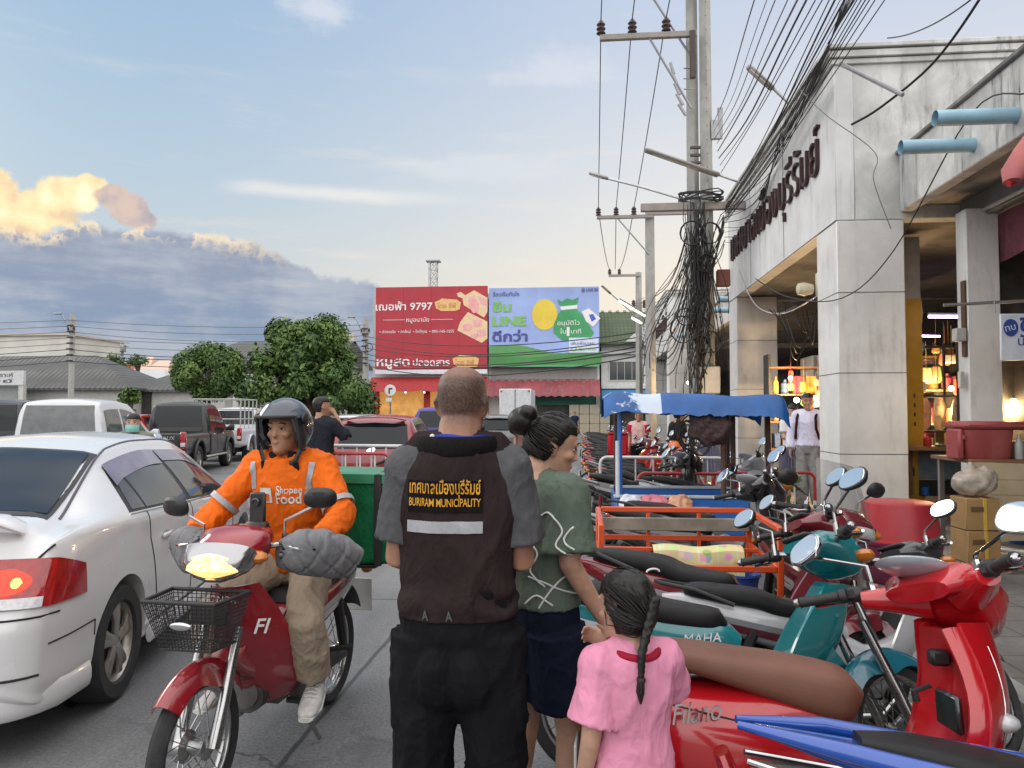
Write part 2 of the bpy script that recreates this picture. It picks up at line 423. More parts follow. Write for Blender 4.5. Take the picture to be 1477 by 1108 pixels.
for (x0, y0, y1, w_) in ((-4.6, 5, 30, .09), (-.95, 14, 40, .09)):
    g = MB(); g.add([(x0-w_/2, y0, .004), (x0+w_/2, y0, .004), (x0+w_/2, y1, .004), (x0-w_/2, y1, .004)], [(0, 1, 2, 3)])
    structure(g, 'road_marking', pm('worn road paint', (.25, .25, .24), .8, var=.5, sc=9, col2=(.15, .15, .15)))

# ============================================================ market hall on the right
CONC = pm('painted concrete', (.69, .695, .69), .8, var=.10, sc=1.2, dirt=(.24, .23, .215), damt=.7, dsc=(3, 3, .4), bump=.15, bsc=25)
CONC_DK = pm('weathered concrete', (.60, .60, .58), .85, var=.22, sc=2.2, dirt=(.10, .098, .09), damt=1.0, dsc=(2.4, 2.4, .5), bump=.25, bsc=20)
CONC_COL = pm('old column paint', (.69, .685, .665), .8, var=.12, sc=1.5, dirt=(.30, .29, .27), damt=.65, dsc=(2.6, 2.6, .6), bump=.2, bsc=25)
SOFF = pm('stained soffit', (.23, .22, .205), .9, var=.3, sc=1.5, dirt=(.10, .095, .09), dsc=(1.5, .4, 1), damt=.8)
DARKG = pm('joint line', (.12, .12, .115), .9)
LETT = pm('dark brown sign letters', (.045, .016, .015), .6, var=.3)
def portal(y0, label, full):
    y1 = y0+7.4
    t = thing('market_portal', label, 'building', (3.3, y0, .15))
    L = lambda X_, Y_, Z_: (X_-3.3, Y_-y0, Z_-.15)
    for (a, b) in ((y0, y0+.85), (y1-.85, y1)):
        o = MB().box(L(3.725, (a+b)/2, 2.12), (.85, b-a, 3.95), .012).build('column', CONC_COL, t)
        j = MB()
        for z in (1.05, 2.1, 3.15): j.box(L(3.725, (a+b)/2, z), (.856, b-a+.006, .010))
        j.build('groove', DARKG, o)
    fp = MB().box(L(3.42, (y0+y1)/2, 5.18), (.24, 7.4, 2.16), .01)
    fp.build('facade_panel', CONC, t)
    MB().box(L(6.28, y0+.12, 5.18), (5.48, .236, 2.156), .01).build('gable_wall', CONC_DK, t)
    MB().box(L(6.28, y1-.12, 5.18), (5.48, .236, 2.156), .01).build('gable_wall', CONC_DK, t)
    c = MB()
    for (z, pr, h) in ((6.20, .035, .07), (6.29, .07, .09), (6.385, .10, .06)):
        c.box(L(6.15, (y0+y1)/2, z), (5.72+pr*2, 7.4+pr*2, h), .008)
    c.build('cornice', CONC_DK, t)
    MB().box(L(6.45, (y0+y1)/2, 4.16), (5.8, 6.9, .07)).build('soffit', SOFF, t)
    if full:
        j = MB().box(L(3.296, (y0+y1)/2, 4.10), (.006, 7.4, .012)); 
        for yy in (y0+2.6, y0+5.1): j.box(L(3.296, yy, 5.15), (.005, .010, 2.0))
        j.build('groove', DARKG, t)
    # raised lettering along the road side: letters stand upright, reading from the far end towards the viewer
    T = frame(L(3.272, 0, 0), (0, -1, 0), (0, 0, 1)); T.translation = V(L(3.275, y0+(3.75 if full else 3.7), 4.93))
    text('เทศบาลเมืองบุรีรัมย์', T, .92, LETT, t, w=6.3, ext=.03, off=-.014)
    return t
portal(10.25, 'white concrete market gateway with raised dark lettering on its long side', True)
portal(30.0, 'farther white market gateway beyond the cable-covered pole', False)

def canopy(y0, y1, label, pipes):
    t = thing('market_canopy', label, 'canopy', (4.1, y0, 4.2)); L = lambda X_, Y_, Z_: (X_-4.1, Y_-y0, Z_-4.2); ym, ln = (y0+y1)/2, y1-y0
    MB().box(L(4.18, ym, 4.57), (.16, ln, .76), .012).build('fascia', pm('streaked fascia', (.58, .58, .56), .85, var=.25, sc=2.2, dirt=(.07, .068, .06), damt=1.5, dsc=(3, 3, .35), bump=.25, bsc=20), t)
    MB().box(L(4.17, ym, 4.965), (.24, ln, .05), .01).build('coping', pm('grimy coping', (.22, .215, .20), .9, var=.4, sc=3), t)
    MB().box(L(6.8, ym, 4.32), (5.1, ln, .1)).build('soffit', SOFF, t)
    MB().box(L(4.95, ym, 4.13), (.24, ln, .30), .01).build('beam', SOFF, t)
    k = MB(); k.tube([L(4.80, y0, 4.02), L(4.80, y1, 4.02)], .022, 8); k.build('conduit', pm('grey conduit', (.4, .4, .38), .6), t)
    for yy in pipes:
        p = MB()
        def half(a, b):
            th = pi*(.02+.96*b)+pi; r = .085
            top = 4.40
            xx = 4.1-.74*a-(.10*(1-b*0))*0
            return V(L(xx+ (.16*(sin(th)+1) if a > .5 else 0), yy+r*cos(th)*1.0, top+r*sin(th)*1.0))
        p.tube([L(4.12, yy, 4.40), L(3.36, yy, 4.40)], .075, 14, cap=(True, False))
        o = p.build('drain_spout', pm('pale blue pipe', (.30, .50, .62), .45, var=.1, dirt=(.2, .25, .26), damt=.4), t)
    return t
canopy(-4, 10.24, 'stained near canopy with two pale blue drain spouts', (7.55, 8.35))
canopy(17.66, 29.98, 'concrete canopy with blue spouts between the two market gateways', (19.2, 21.2, 25.5, 28.0))
canopy(37.42, 54.0, 'far stretch of market canopy beyond both gateways', (40, 44))

# shop fronts and interiors
YEL = pm('mustard wall paint', (.50, .29, .02), .65, var=.12, dirt=(.25, .16, .03), damt=.5)
WALL = pm('old cream wall', (.42, .40, .36), .85, var=.15, dirt=(.15, .14, .12))
WOOD = pm('brown counter wood', (.20, .10, .045), .55, var=.3, sc=4)
STEEL = pm('grey steel', (.30, .30, .31), .4, .8)
GALV = pm('galvanised pipe', (.50, .52, .53), .45, .5)
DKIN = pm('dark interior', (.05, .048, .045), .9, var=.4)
bk = thing('market_hall', 'dim market hall behind the shop fronts', 'building', (9.2, 20, .15))
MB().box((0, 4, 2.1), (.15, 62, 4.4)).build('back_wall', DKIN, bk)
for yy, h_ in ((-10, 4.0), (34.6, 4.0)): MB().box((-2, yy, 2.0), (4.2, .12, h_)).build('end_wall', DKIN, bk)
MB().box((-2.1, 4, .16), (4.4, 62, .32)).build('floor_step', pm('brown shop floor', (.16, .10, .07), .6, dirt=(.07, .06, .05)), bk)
def pillar(x, y, sx, sy, z1, label, mat=WALL, yellow=False):
    t = thing('market_pillar', label, 'pillar', (x, y, .15))
    MB().box((0, 0, (z1-.15)/2), (sx, sy, z1-.15), .012).build('shaft', mat, t)
    return t
pillar(4.79, 9.73, .38, .26, 4.05, 'pale concrete pillar with a small brown fuse board on its edge', CONC_COL)
p_ = pillar(4.46, 11.2, .44, .3, 4.05, 'mustard yellow pillar beside the big gateway column', WALL)
MB().box((0, -.155, 1.55), (.444, .012, 2.95), .004).build('yellow_panel', YEL, p_)
MB().box((.06, -.166, .62), (.04, .01, .12)).build('smudge', pm('dark smudge', (.05, .04, .03), .9), p_)
for i in range(4): MB().box((.1, -.166, 1.28+.13*i), (.022, .01, .055)).build('stencil_mark', pm('dark stencil', (.08, .05, .02), .9), p_)
pillar(5.4, 7.0, .38, .26, 4.05, 'cream pillar behind the snack stall sign', CONC_COL)
fz = thing('fuse_board', 'brown fuse board with grey meter box on the pale pillar', 'fuse board', (4.585, 9.66, 2.6))
MB().box((0, 0, .12), (.03, .09, .92), .004).build('back_board', pm('old brown board', (.10, .055, .03), .7), fz)
MB().box((-.07, -.02, -.08), (.12, .12, .16), .01).build('meter_box', pm('grey plastic', (.42, .42, .40), .5), fz)
MB().box((-.05, 0, -.62), (.05, .07, .2), .006).build('switch_box', pm('grey plastic', (.42, .42, .40), .5), fz)
def tubelight(c, d, ln, label, col=(.72, .55, 1.0), es=9):
    t = thing('tube_light', label, 'lamp', c, atan2(d[1], d[0]), 'fluorescent tubes in the market')
    MB().tube([(-ln/2, 0, 0), (ln/2, 0, 0)], .018, 8).build('glowing_tube', pm('lit tube %.1f' % es, (1, 1, 1), .4, emit=col, es=es), t)
    MB().box((0, 0, .035), (ln*1.03, .035, .03), .004).build('housing', pm('white enamel', (.6, .6, .6), .4), t)
    return t
def bulb(c, label, es=60, col=(1, .62, .22), r=.045, pw=14):
    t = thing('hanging_bulb', label, 'lamp', c, 0, 'bare bulbs over the stalls')
    MB().ball((0, 0, 0), r, 12, 8).build('glass', pm('lit bulb %d' % es, (1, .9, .7), .3, emit=col, es=es), t)
    MB().lathe([(.016, r*.8), (.018, r*1.9)], 10).build('socket', pm('black rubber', (.02, .02, .02), .6), t)
    MB().tube([(0, 0, r*1.9), (.02, 0, .7)], .005, 5).build('cord', pm('black rubber', (.02, .02, .02), .6), t)
    ld = bpy.data.lights.new('bulb_glow', 'POINT'); ld.energy = pw; ld.color = (1, .66, .32); ld.shadow_soft_size = .06
    lo = bpy.data.objects.new('bulb_glow', ld); COL.objects.link(lo); lo.parent = t; lo.location = (0, 0, -r*1.6)
    return t
tubelight(D(1362, 457, 10.6), (1, .12, 0), .42, 'violet fluorescent tube beside the yellow pillar')
tubelight((5.6, 14.6, 3.35), (1, .3, 0), .55, 'violet fluorescent tube deep inside the gateway opening')
tubelight((6.3, 16.0, 3.6), (1, .3, 0), .5, 'violet fluorescent tube high above the gateway stalls')
tubelight((6.6, 15.2, 3.05), (1, .3, 0), .4, 'violet fluorescent tube low at the back of the gateway')
tubelight((6.2, 14.2, 2.1), (1, .1, 0), .7, 'white fluorescent tube over the steamer stall', (1, .9, .75), 6)
bulb(D(1149, 577, 13.6), 'bright orange bulb behind the student couple', 40, pw=170)
bulb(D(993, 552, 23.5), 'white hot bulb under the canopy beside the cable pole', 60, (1, .85, .6), pw=120)
bulb(D(1352, 585, 11.6), 'orange bulb over the yellow counter', 25, pw=110)
bulb(D(1462, 580, 9.9), 'orange bulb above the snack stall at the right edge', 25, pw=90)
# counter by the yellow pillar
ct = thing('food_counter', 'wooden food counter between the yellow pillar and pale pillar', 'counter', (4.85, 10.95, .47))
MB().box((0, -.1, .635), (1.1, .5, .05), .006).build('counter_top', WOOD, ct)
MB().box((.12, .1, .40), (.75, .04, .40), .004).build('blue_panel', pm('blue painted panel', (.03, .12, .22), .5, var=.5, sc=5, col2=(.2, .22, .22)), ct)
MB().box((.12, .1, .08), (.75, .04, .22), .004).build('tiled_base', pm('dark tiles', (.03, .032, .03), .35), ct)
for x in (-.4, .5): MB().box((x, .0, .3), (.05, .05, .62)).build('leg', WOOD, ct)
rk = thing('display_rack', 'dark steel rack hung with lit plastic bags above the counter', 'rack', (5.0, 11.35, .47))
for x in (-.35, .1, .55):
    MB().box((x, 0, 1.05), (.03, .03, 2.1)).build('post', DKIN, rk)
for z in (.85, 1.35, 2.05): MB().box((.1, 0, z), (.95, .04, .03)).build('rail', DKIN, rk)
for i, (x, w_) in enumerate(((-.22, .2), (.0, .17), (.26, .22), (.45, .15))):
    b = MB(); b.tube([(x, -.05, 1.32), (x+.01, -.06, 1.2), (x, -.06, .95), (x, -.05, .88)], [(w_*.3, .03), (w_*.5, .05), (w_*.52, .06), (w_*.3, .03)], 10)
    o = b.build('plastic_bag', pm('cloudy plastic', (.62, .48, .30), .3, trans=.25, var=.2), None); o.location = (5.0, 11.35, .47)
    tag(o, ('crinkled plastic bag nearest the yellow pillar on the dark rack', 'narrow plastic bag second from the yellow pillar on the rack', 'widest plastic bag hanging on the dark rack', 'small plastic bag nearest the pale pillar on the rack')[i], 'bag', 'plastic bags on the rack')
def simple(name, label, cat, mb, mat, loc=(0, 0, 0), rz=0, group=None, ang=38):
    o = mb.build(name, mat, None, ang); o.location = loc; o.rotation_euler = (0, 0, rz); tag(o, label, cat, group); return o
simple('red_jar', 'small red jar on the yellow-lit counter', 'jar', MB().lathe([(.045, 0), (.055, .02), (.055, .1), (.04, .115), (.04, .13)], 14), pm('red plastic', (.45, .03, .03), .35), (4.62, 10.8, 1.132))
o = simple('price_card', 'orange handwritten price card standing on the counter', 'card', MB().box((0, 0, .09), (.24, .012, .18), .003), pm('orange card', (.75, .40, .04), .5, var=.4, sc=18), (4.95, 10.78, 1.134))
for i, (x, y, r) in enumerate(((4.75, 10.72, .07), (5.12, 10.85, .09))):
    simple('tray', ('small round steel tray beside the red jar', 'larger round steel tray right of the price card')[i], 'tray', MB().lathe([(r*.8, 0), (r, .025), (r*.94, .025), (r*.76, .006)], 18), STEEL, (x, y, 1.133))
simple('paper_tag', 'round white tag hanging on the rack above the counter', 'tag', MB().box((0, 0, 0), (.13, .01, .15), .03), pm('white card', (.55, .5, .4), .6), (4.72, 11.2, 1.95))
# hall goods seen through the openings: stall shelves with wares
def stall(x, y, rz, seed, label, lit):
    t = thing('stall_shelf', label, 'shelf', (x, y, .47), rz, 'stall shelves inside the market'); r = random.Random(seed)
    for i in range(4):
        MB().box((0, 0, .45+.5*i), (1.7, .42, .03)).build('board', WOOD, t)
    for sx in (-.84, .84): MB().box((sx, 0, 1.1), (.04, .4, 2.2)).build('upright', DKIN, t)
    pal = [(.45, .10, .04), (.5, .33, .06), (.10, .22, .08), (.5, .45, .35), (.32, .05, .08), (.08, .13, .3), (.42, .22, .10)]
    k = 0
    for i in range(3):
        xx = -.74
        while xx < .72:
            w_ = r.uniform(.09, .2); h_ = r.uniform(.12, .34); c = r.choice(pal)
            m = pm('ware %d' % pal.index(c), c, .45, var=.3, sc=9)
            if r.random() < .5: b = MB().box((xx+w_/2, r.uniform(-.05, .05), .467+.5*i+h_/2), (w_, .25, h_), .01)
            else: b = MB().lathe([(w_*.4, 0), (w_*.48, .01), (w_*.48, h_*.7), (w_*.2, h_*.85), (w_*.2, h_)], 12, Matrix.Translation((xx+w_/2, 0, .466+.5*i)))
            o = b.build('packet', m, None); o.matrix_world = Matrix.Translation((x, y, .47)) @ Matrix.Rotation(rz, 4, 'Z')
            tag(o, 'small packaged ware lined up on a stall shelf inside the market', 'packet', 'wares on the stall shelves'); xx += w_+r.uniform(.02, .05); k += 1
    return t
stall(4.25, 14.6, 0, 21, 'orange lit ware shelf beside the hanging bulb in the gateway', True)
stall(5.6, 13.2, pi/2, 3, 'ware shelf behind the student couple in the gateway', True)
stall(5.7, 15.4, pi/2, 5, 'ware shelf at the far side of the gateway opening', True)
stall(6.3, 9.3, 0, 9, 'ware shelf at the right edge behind the snack stall', True)
stall(5.4, 22.5, pi/2, 12, 'ware shelf under the canopy beyond the cable pole', True)
hb = thing('tarp', 'dirty beige tarpaulin hung across the gateway opening', 'tarp', (4.9, 13.9, 3.1))
MB().sheet(lambda a, b: (.04*sin(a*11)+.05*fb((a*3, b*2, 0)), (a-.5)*4.6, .75-b*(.75+.45*(1-abs(a-.3)))), 34, 8, .006).build('cloth', pm('dirty tarp', (.30, .25, .20), .85, dirt=(.12, .10, .08)), hb)
nb = thing('notice_board', 'grey meter cabinet with a paper notice under the gateway', 'cabinet', (4.75, 16.3, 2.3))
MB().box((0, 0, 0), (.3, .9, .9), .02).build('case', pm('grey cabinet', (.38, .38, .36), .5, .2), nb)
MB().box((-.155, -.1, -.1), (.012, .22, .32)).build('notice', pm('white card', (.55, .5, .4), .6), nb)
sp_ = thing('wall_lamp', 'cream wall floodlight on the inner side of the gateway column', 'lamp', (3.34, 11.15, 3.36))
MB().box((0, .02, .05), (.08, .06, .34), .02).build('bracket', pm('cream metal', (.55, .50, .36), .5), sp_)
MB().lathe([(.07, 0), (.10, .12), (.085, .2), (.05, .22)], 14, frame((-.06, .1, 0), (0, 0, 1), (0, 1, 0))).build('lamp_head', pm('cream metal', (.55, .50, .36), .5), sp_)
# cloth under the near beam, snack stall with cardboard front
rc = thing('shop_banner', 'dark maroon cloth banner hanging under the near beam', 'banner', (4.98, 8.0, 3.98))
MB().sheet(lambda a, b: (.03*sin(a*23)+.03*b*sin(a*9), (a-.5)*5.2, -.02-b*(.62+.12*sin(a*7)+.05*sin(a*19))), 60, 8, .004).build('cloth', pm('maroon cloth', (.10, .02, .03), .85, var=.3), rc)
aw = thing('red_lantern', 'faded red cloth lantern hanging at the right edge under the canopy', 'lantern', D(1478, 238, 6.0))
MB().tube([(-.09, 0, -.13), (-.06, 0, -.06), (.04, 0, .05), (.12, 0, .16)], [(.05, .10), (.10, .15), (.13, .18), (.13, .18)], 16).build('cloth', pm('faded red cloth', (.45, .13, .13), .7), aw)
MB().tube([(-.12, 0, -.14), (-.07, 0, -.11)], [.026, .03], 10).build('rim', pm('red plastic', (.45, .03, .03), .35), aw)
sg = thing('shop_sign', 'white hanging board with blue Thai lettering at the right edge', 'sign', (4.60, 8.6, 2.39)); sx0 = D(1443, 500, 8.6).x-4.60
MB().box((sx0+.55, 0, 0), (1.1, .03, .5), .006).build('board', pm('white signboard', (.62, .66, .72), .45), sg)
SB = pm('sign blue', (.03, .06, .30), .5)
MB().lathe([(.075, 0), (.075, .006)], 24, frame((sx0+.10, -.016, .10), (1, 0, 0), (0, 0, 1)) @ Matrix.Diagonal((1, 1.25, 1, 1))).build('emblem', SB, sg)
text('ทบ', frame((sx0+.10, -.025, .07), (1, .0, .25), (0, 0, 1)), .10, pm('white signboard', (.62, .66, .72), .45), sg, ext=.002)
text('ขนมไทย', frame((sx0+.19, -.019, .06), (1, 0, 0), (0, 0, 1)), .26, SB, sg, align='LEFT', off=.02)
text('น้ำจิ้มรสเด็ด', frame((sx0+.17, -.019, -.09), (1, 0, 0), (0, 0, 1)), .14, SB, sg, align='LEFT')
text('087-99', frame((sx0+.24, -.019, -.20), (1, 0, 0), (0, 0, 1)), .10, SB, sg, align='LEFT')
MB().tube([(sx0-.55, .05, .36), (sx0+1.1, -.05, .42)], .018, 8).build('pole', STEEL, sg)
for xx in (sx0-.05, sx0+.9): MB().tube([(xx, 0, .25), (xx, 0, .4)], .008, 6).build('hanger', STEEL, sg)
ts = thing('snack_table', 'stall table clad in overlapping tan cardboard sheets', 'table', (4.0, 8.45, .15)); tx = D(1397, 660, 8.45).x-4.0
MB().box((tx+.3, .3, .93), (.72, .9, .04), .006).build('table_top', WOOD, ts)
for i in range(5):
    b = MB().box((0, 0, 0), (.62, .17, .012), .002, frame((tx+.29+.012*(i % 2), -.16-.004*i, .83-.155*i), (1, .0, -.02+.012*i), (0, .06, 1)))
    b.build('cardboard_sheet', pm('tan cardboard', (.42, .34, .22), .85, var=.12, sc=3, dirt=(.25, .19, .11)), ts)
for x in (.03, .56):
    for y in (-.1, .7): MB().box((tx+x, y, .46), (.05, .05, .91)).build('leg', STEEL, ts)
rbx = thing('cool_box', 'faded red lidded plastic box on the cardboard stall table', 'box', (4.0+tx+.16, 8.5, 1.102))
b = MB(); b.tube([(0, 0, 0), (0, 0, .03), (0, 0, .27), (0, 0, .30)], [(.21, .17), (.225, .18), (.25, .2), (.25, .2)], 28, side=(1, 0, 0), sq=.6); RB = pm('faded red plastic', (.28, .05, .05), .45, dirt=(.4, .2, .18), damt=.3)
b.build('tub', RB, rbx)
MB().box((.05, .03, .345), (.62, .5, .09), .035).build('lid', RB, rbx)
MB().box((-.27, 0, .15), (.06, .3, .32), .02).build('lid_flap', RB, rbx)
MB().box((-.24, -.12, .22), (.05, .08, .05), .01).build('handle', RB, rbx)
for i in range(2):
    b = thing('bottle', ('clear bottle in wrap nearest the red box', 'yellow oil bottle right of the red box')[i], 'bottle', (4.0+tx+.45+.09*i, 8.35, 1.102), 0, 'bottles on the snack table')
    MB().lathe([(.036, 0), (.04, .01), (.04, .15), (.016, .21), (.016, .24)], 14).build('body', pm('bottle %d' % i, ((.4, .42, .4), (.5, .38, .10))[i], .25, trans=.2), b)
    MB().lathe([(.019, .24), (.019, .262)], 10).build('cap', pm('bottle cap', (.55, .45, .1), .4), b)
simple('carton', 'tan carton beside the bottles on the snack table', 'box', MB().box((0, 0, .09), (.18, .2, .18), .006), pm('carton brown', (.36, .22, .10), .8), (4.0+tx+.56, 8.6, 1.102))
# stacked cardboard boxes with a bag of bread rolls
bx = G(1415, 812, .15)
for i in range(2):
    t = thing('cardboard_box', ('lower taped cardboard box beside the snack table', 'upper taped cardboard box carrying a clear bag')[i], 'box', (bx.x, bx.y+.1, .152+.31*i), .08-.05*i, 'stacked cardboard boxes')
    MB().box((0, 0, .152), (.31, .30, .302), .006).build('carton', pm('box brown', (.34, .20, .08), .8, var=.12, dirt=(.2, .11, .05)), t)
    MB().box((.02, 0, .1525), (.035, .306, .308), .003).build('tape', pm('yellow tape', (.55, .36, .05), .4), t)
    MB().box((-.05, -.151, .2), (.12, .004, .05)).build('print', pm('box print', (.12, .07, .03), .8), t)
bg_ = remesh(MB().ball((0, 0, .13), (.2, .17, .14)).ball((.08, 0, .17), (.13, .14, .12)).tube([(-.02, 0, .2), (-.03, 0, .33)], [.07, .03], 10), 'bread_bag', pm('clear bag', (.55, .47, .38), .25, trans=.35, var=.25, sc=9), None, .016, 3, lambda p, n: p+n*.02*fb(p, 14))
bg_.location = (bx.x, bx.y+.1, .772); tag(bg_, 'clear plastic bag of rolls on the stacked cardboard boxes', 'bag')
# red tub over maroon tub
tb = G(1298, 838, .15)
def tub(z, up, col, label):
    t = thing('plastic_tub', label, 'tub', (tb.x, tb.y, z), 0, 'stacked plastic tubs')
    pr = [(.27, 0), (.29, .02), (.335, .33), (.36, .335), (.362, .355), (.34, .36), (.31, .345), (.27, .05), (0.01, .04)]
    if not up: pr = [(.01, .35), (.26, .35), (.285, .34), (.325, .05), (.355, .04), (.358, .015), (.335, .0), (.31, .01)]
    MB().lathe(pr, 40).build('shell', pm('tub '+label[:8], col, .38, var=.08, dirt=(col[0]*.5, .03, .04), damt=.5, grime=.2), t)
    MB().box((.0, -.345, .31 if up else .02), (.06, .03, .03), .008).build('handle', pm('tub '+label[:8], col, .38), t)
tub(.152, True, (.16, .02, .06), 'maroon plastic tub under the upturned red tub')
tub(.475, False, (.38, .025, .035), 'upturned red plastic tub beside the gateway column')
for i, (a, b) in enumerate((((3.75, 7.2), (5.2, 7.9)), ((3.4, 8.9), (4.6, 7.9)), ((3.5, 6.3), (5.2, 6.5)))):
    simple('pavement_pipe', ('long pale pipe lying by the cardboard boxes', 'pale pipe lying behind the red tub', 'dark green hose lying across the near pavement')[i], 'pipe', MB().tube([(a[0], a[1], .185), ((a[0]+b[0])/2, (a[1]+b[1])/2+.03, .19), (b[0], b[1], .185)], .022, 8), (GALV, GALV, pm('green hose', (.07, .14, .14), .5))[i])
bs = thing('blue_basin', 'blue plastic basin on the floor under the snack table', 'basin', (4.0+tx+.75, 8.9, .16))
MB().lathe([(.12, 0), (.2, .16), (.215, .16), (.21, .175), (.19, .16), (.11, .012), (.01, .01)], 24).build('bowl', pm('blue plastic', (.02, .10, .35), .4), bs)
simple('blue_cup', 'small blue cup on the step beside the yellow pillar', 'cup', MB().lathe([(.05, 0), (.055, .1), (.045, .1), (.04, .01)], 16), pm('blue plastic', (.02, .10, .35), .4), (4.62, 10.9, .472))

stall(5.35, 12.1, 0, 31, 'ware shelf behind the counter of the yellow pillar stall', True)
stall(5.75, 10.35, 0, 41, 'ware shelf right of the pale pillar behind the sign', True)
bulb(D(1140, 545, 14.0), 'small warm bulb above the orange lit shelf', 30, pw=60, r=.035)
bulb(D(1372, 560, 11.4), 'warm bulb over the rack beside the pale pillar', 25, pw=60, r=.035)
def hang(n, x0, x1, y0, y1, z0, z1, seed, label, grp):
    r = random.Random(seed); pal = ((.55, .28, .05), (.6, .45, .2), (.5, .08, .06), (.55, .5, .42), (.15, .3, .1), (.5, .2, .1), (.1, .18, .4))
    for i in range(n):
        x, y, z = r.uniform(x0, x1), r.uniform(y0, y1), r.uniform(z0, z1); w = r.uniform(.05, .11); h = r.uniform(.12, .26); c = r.choice(pal); b = MB()
        b.tube([(0, 0, .5), (0, 0, h*.5)], .003, 4); b.tube([(0, 0, h*.5), (0, 0, h*.42), (0, 0, -h*.3), (0, 0, -h*.5)], [(w*.2, .01), (w*.8, .03), (w, .04), (w*.7, .02)], 10, side=(1, 0, 0))
        simple('hanging_packet', label, 'packet', b, pm('packet %d' % pal.index(c), c, .35, var=.3, sc=12), (x, y, z), r.uniform(-.5, .5), grp)
hang(26, 3.75, 4.9, 13.9, 14.5, 1.75, 2.35, 5, 'small packet hanging on a string above the orange lit shelf', 'packets hanging in the gateway')
hang(18, 5.0, 5.8, 11.7, 12.0, 1.9, 2.7, 6, 'small packet hanging on a string above the counter shelf', 'packets hanging over the counter')
hang(14, 5.3, 6.2, 9.9, 10.3, 1.8, 2.5, 7, 'small packet hanging on a string behind the snack stall sign', 'packets hanging behind the snack stall')
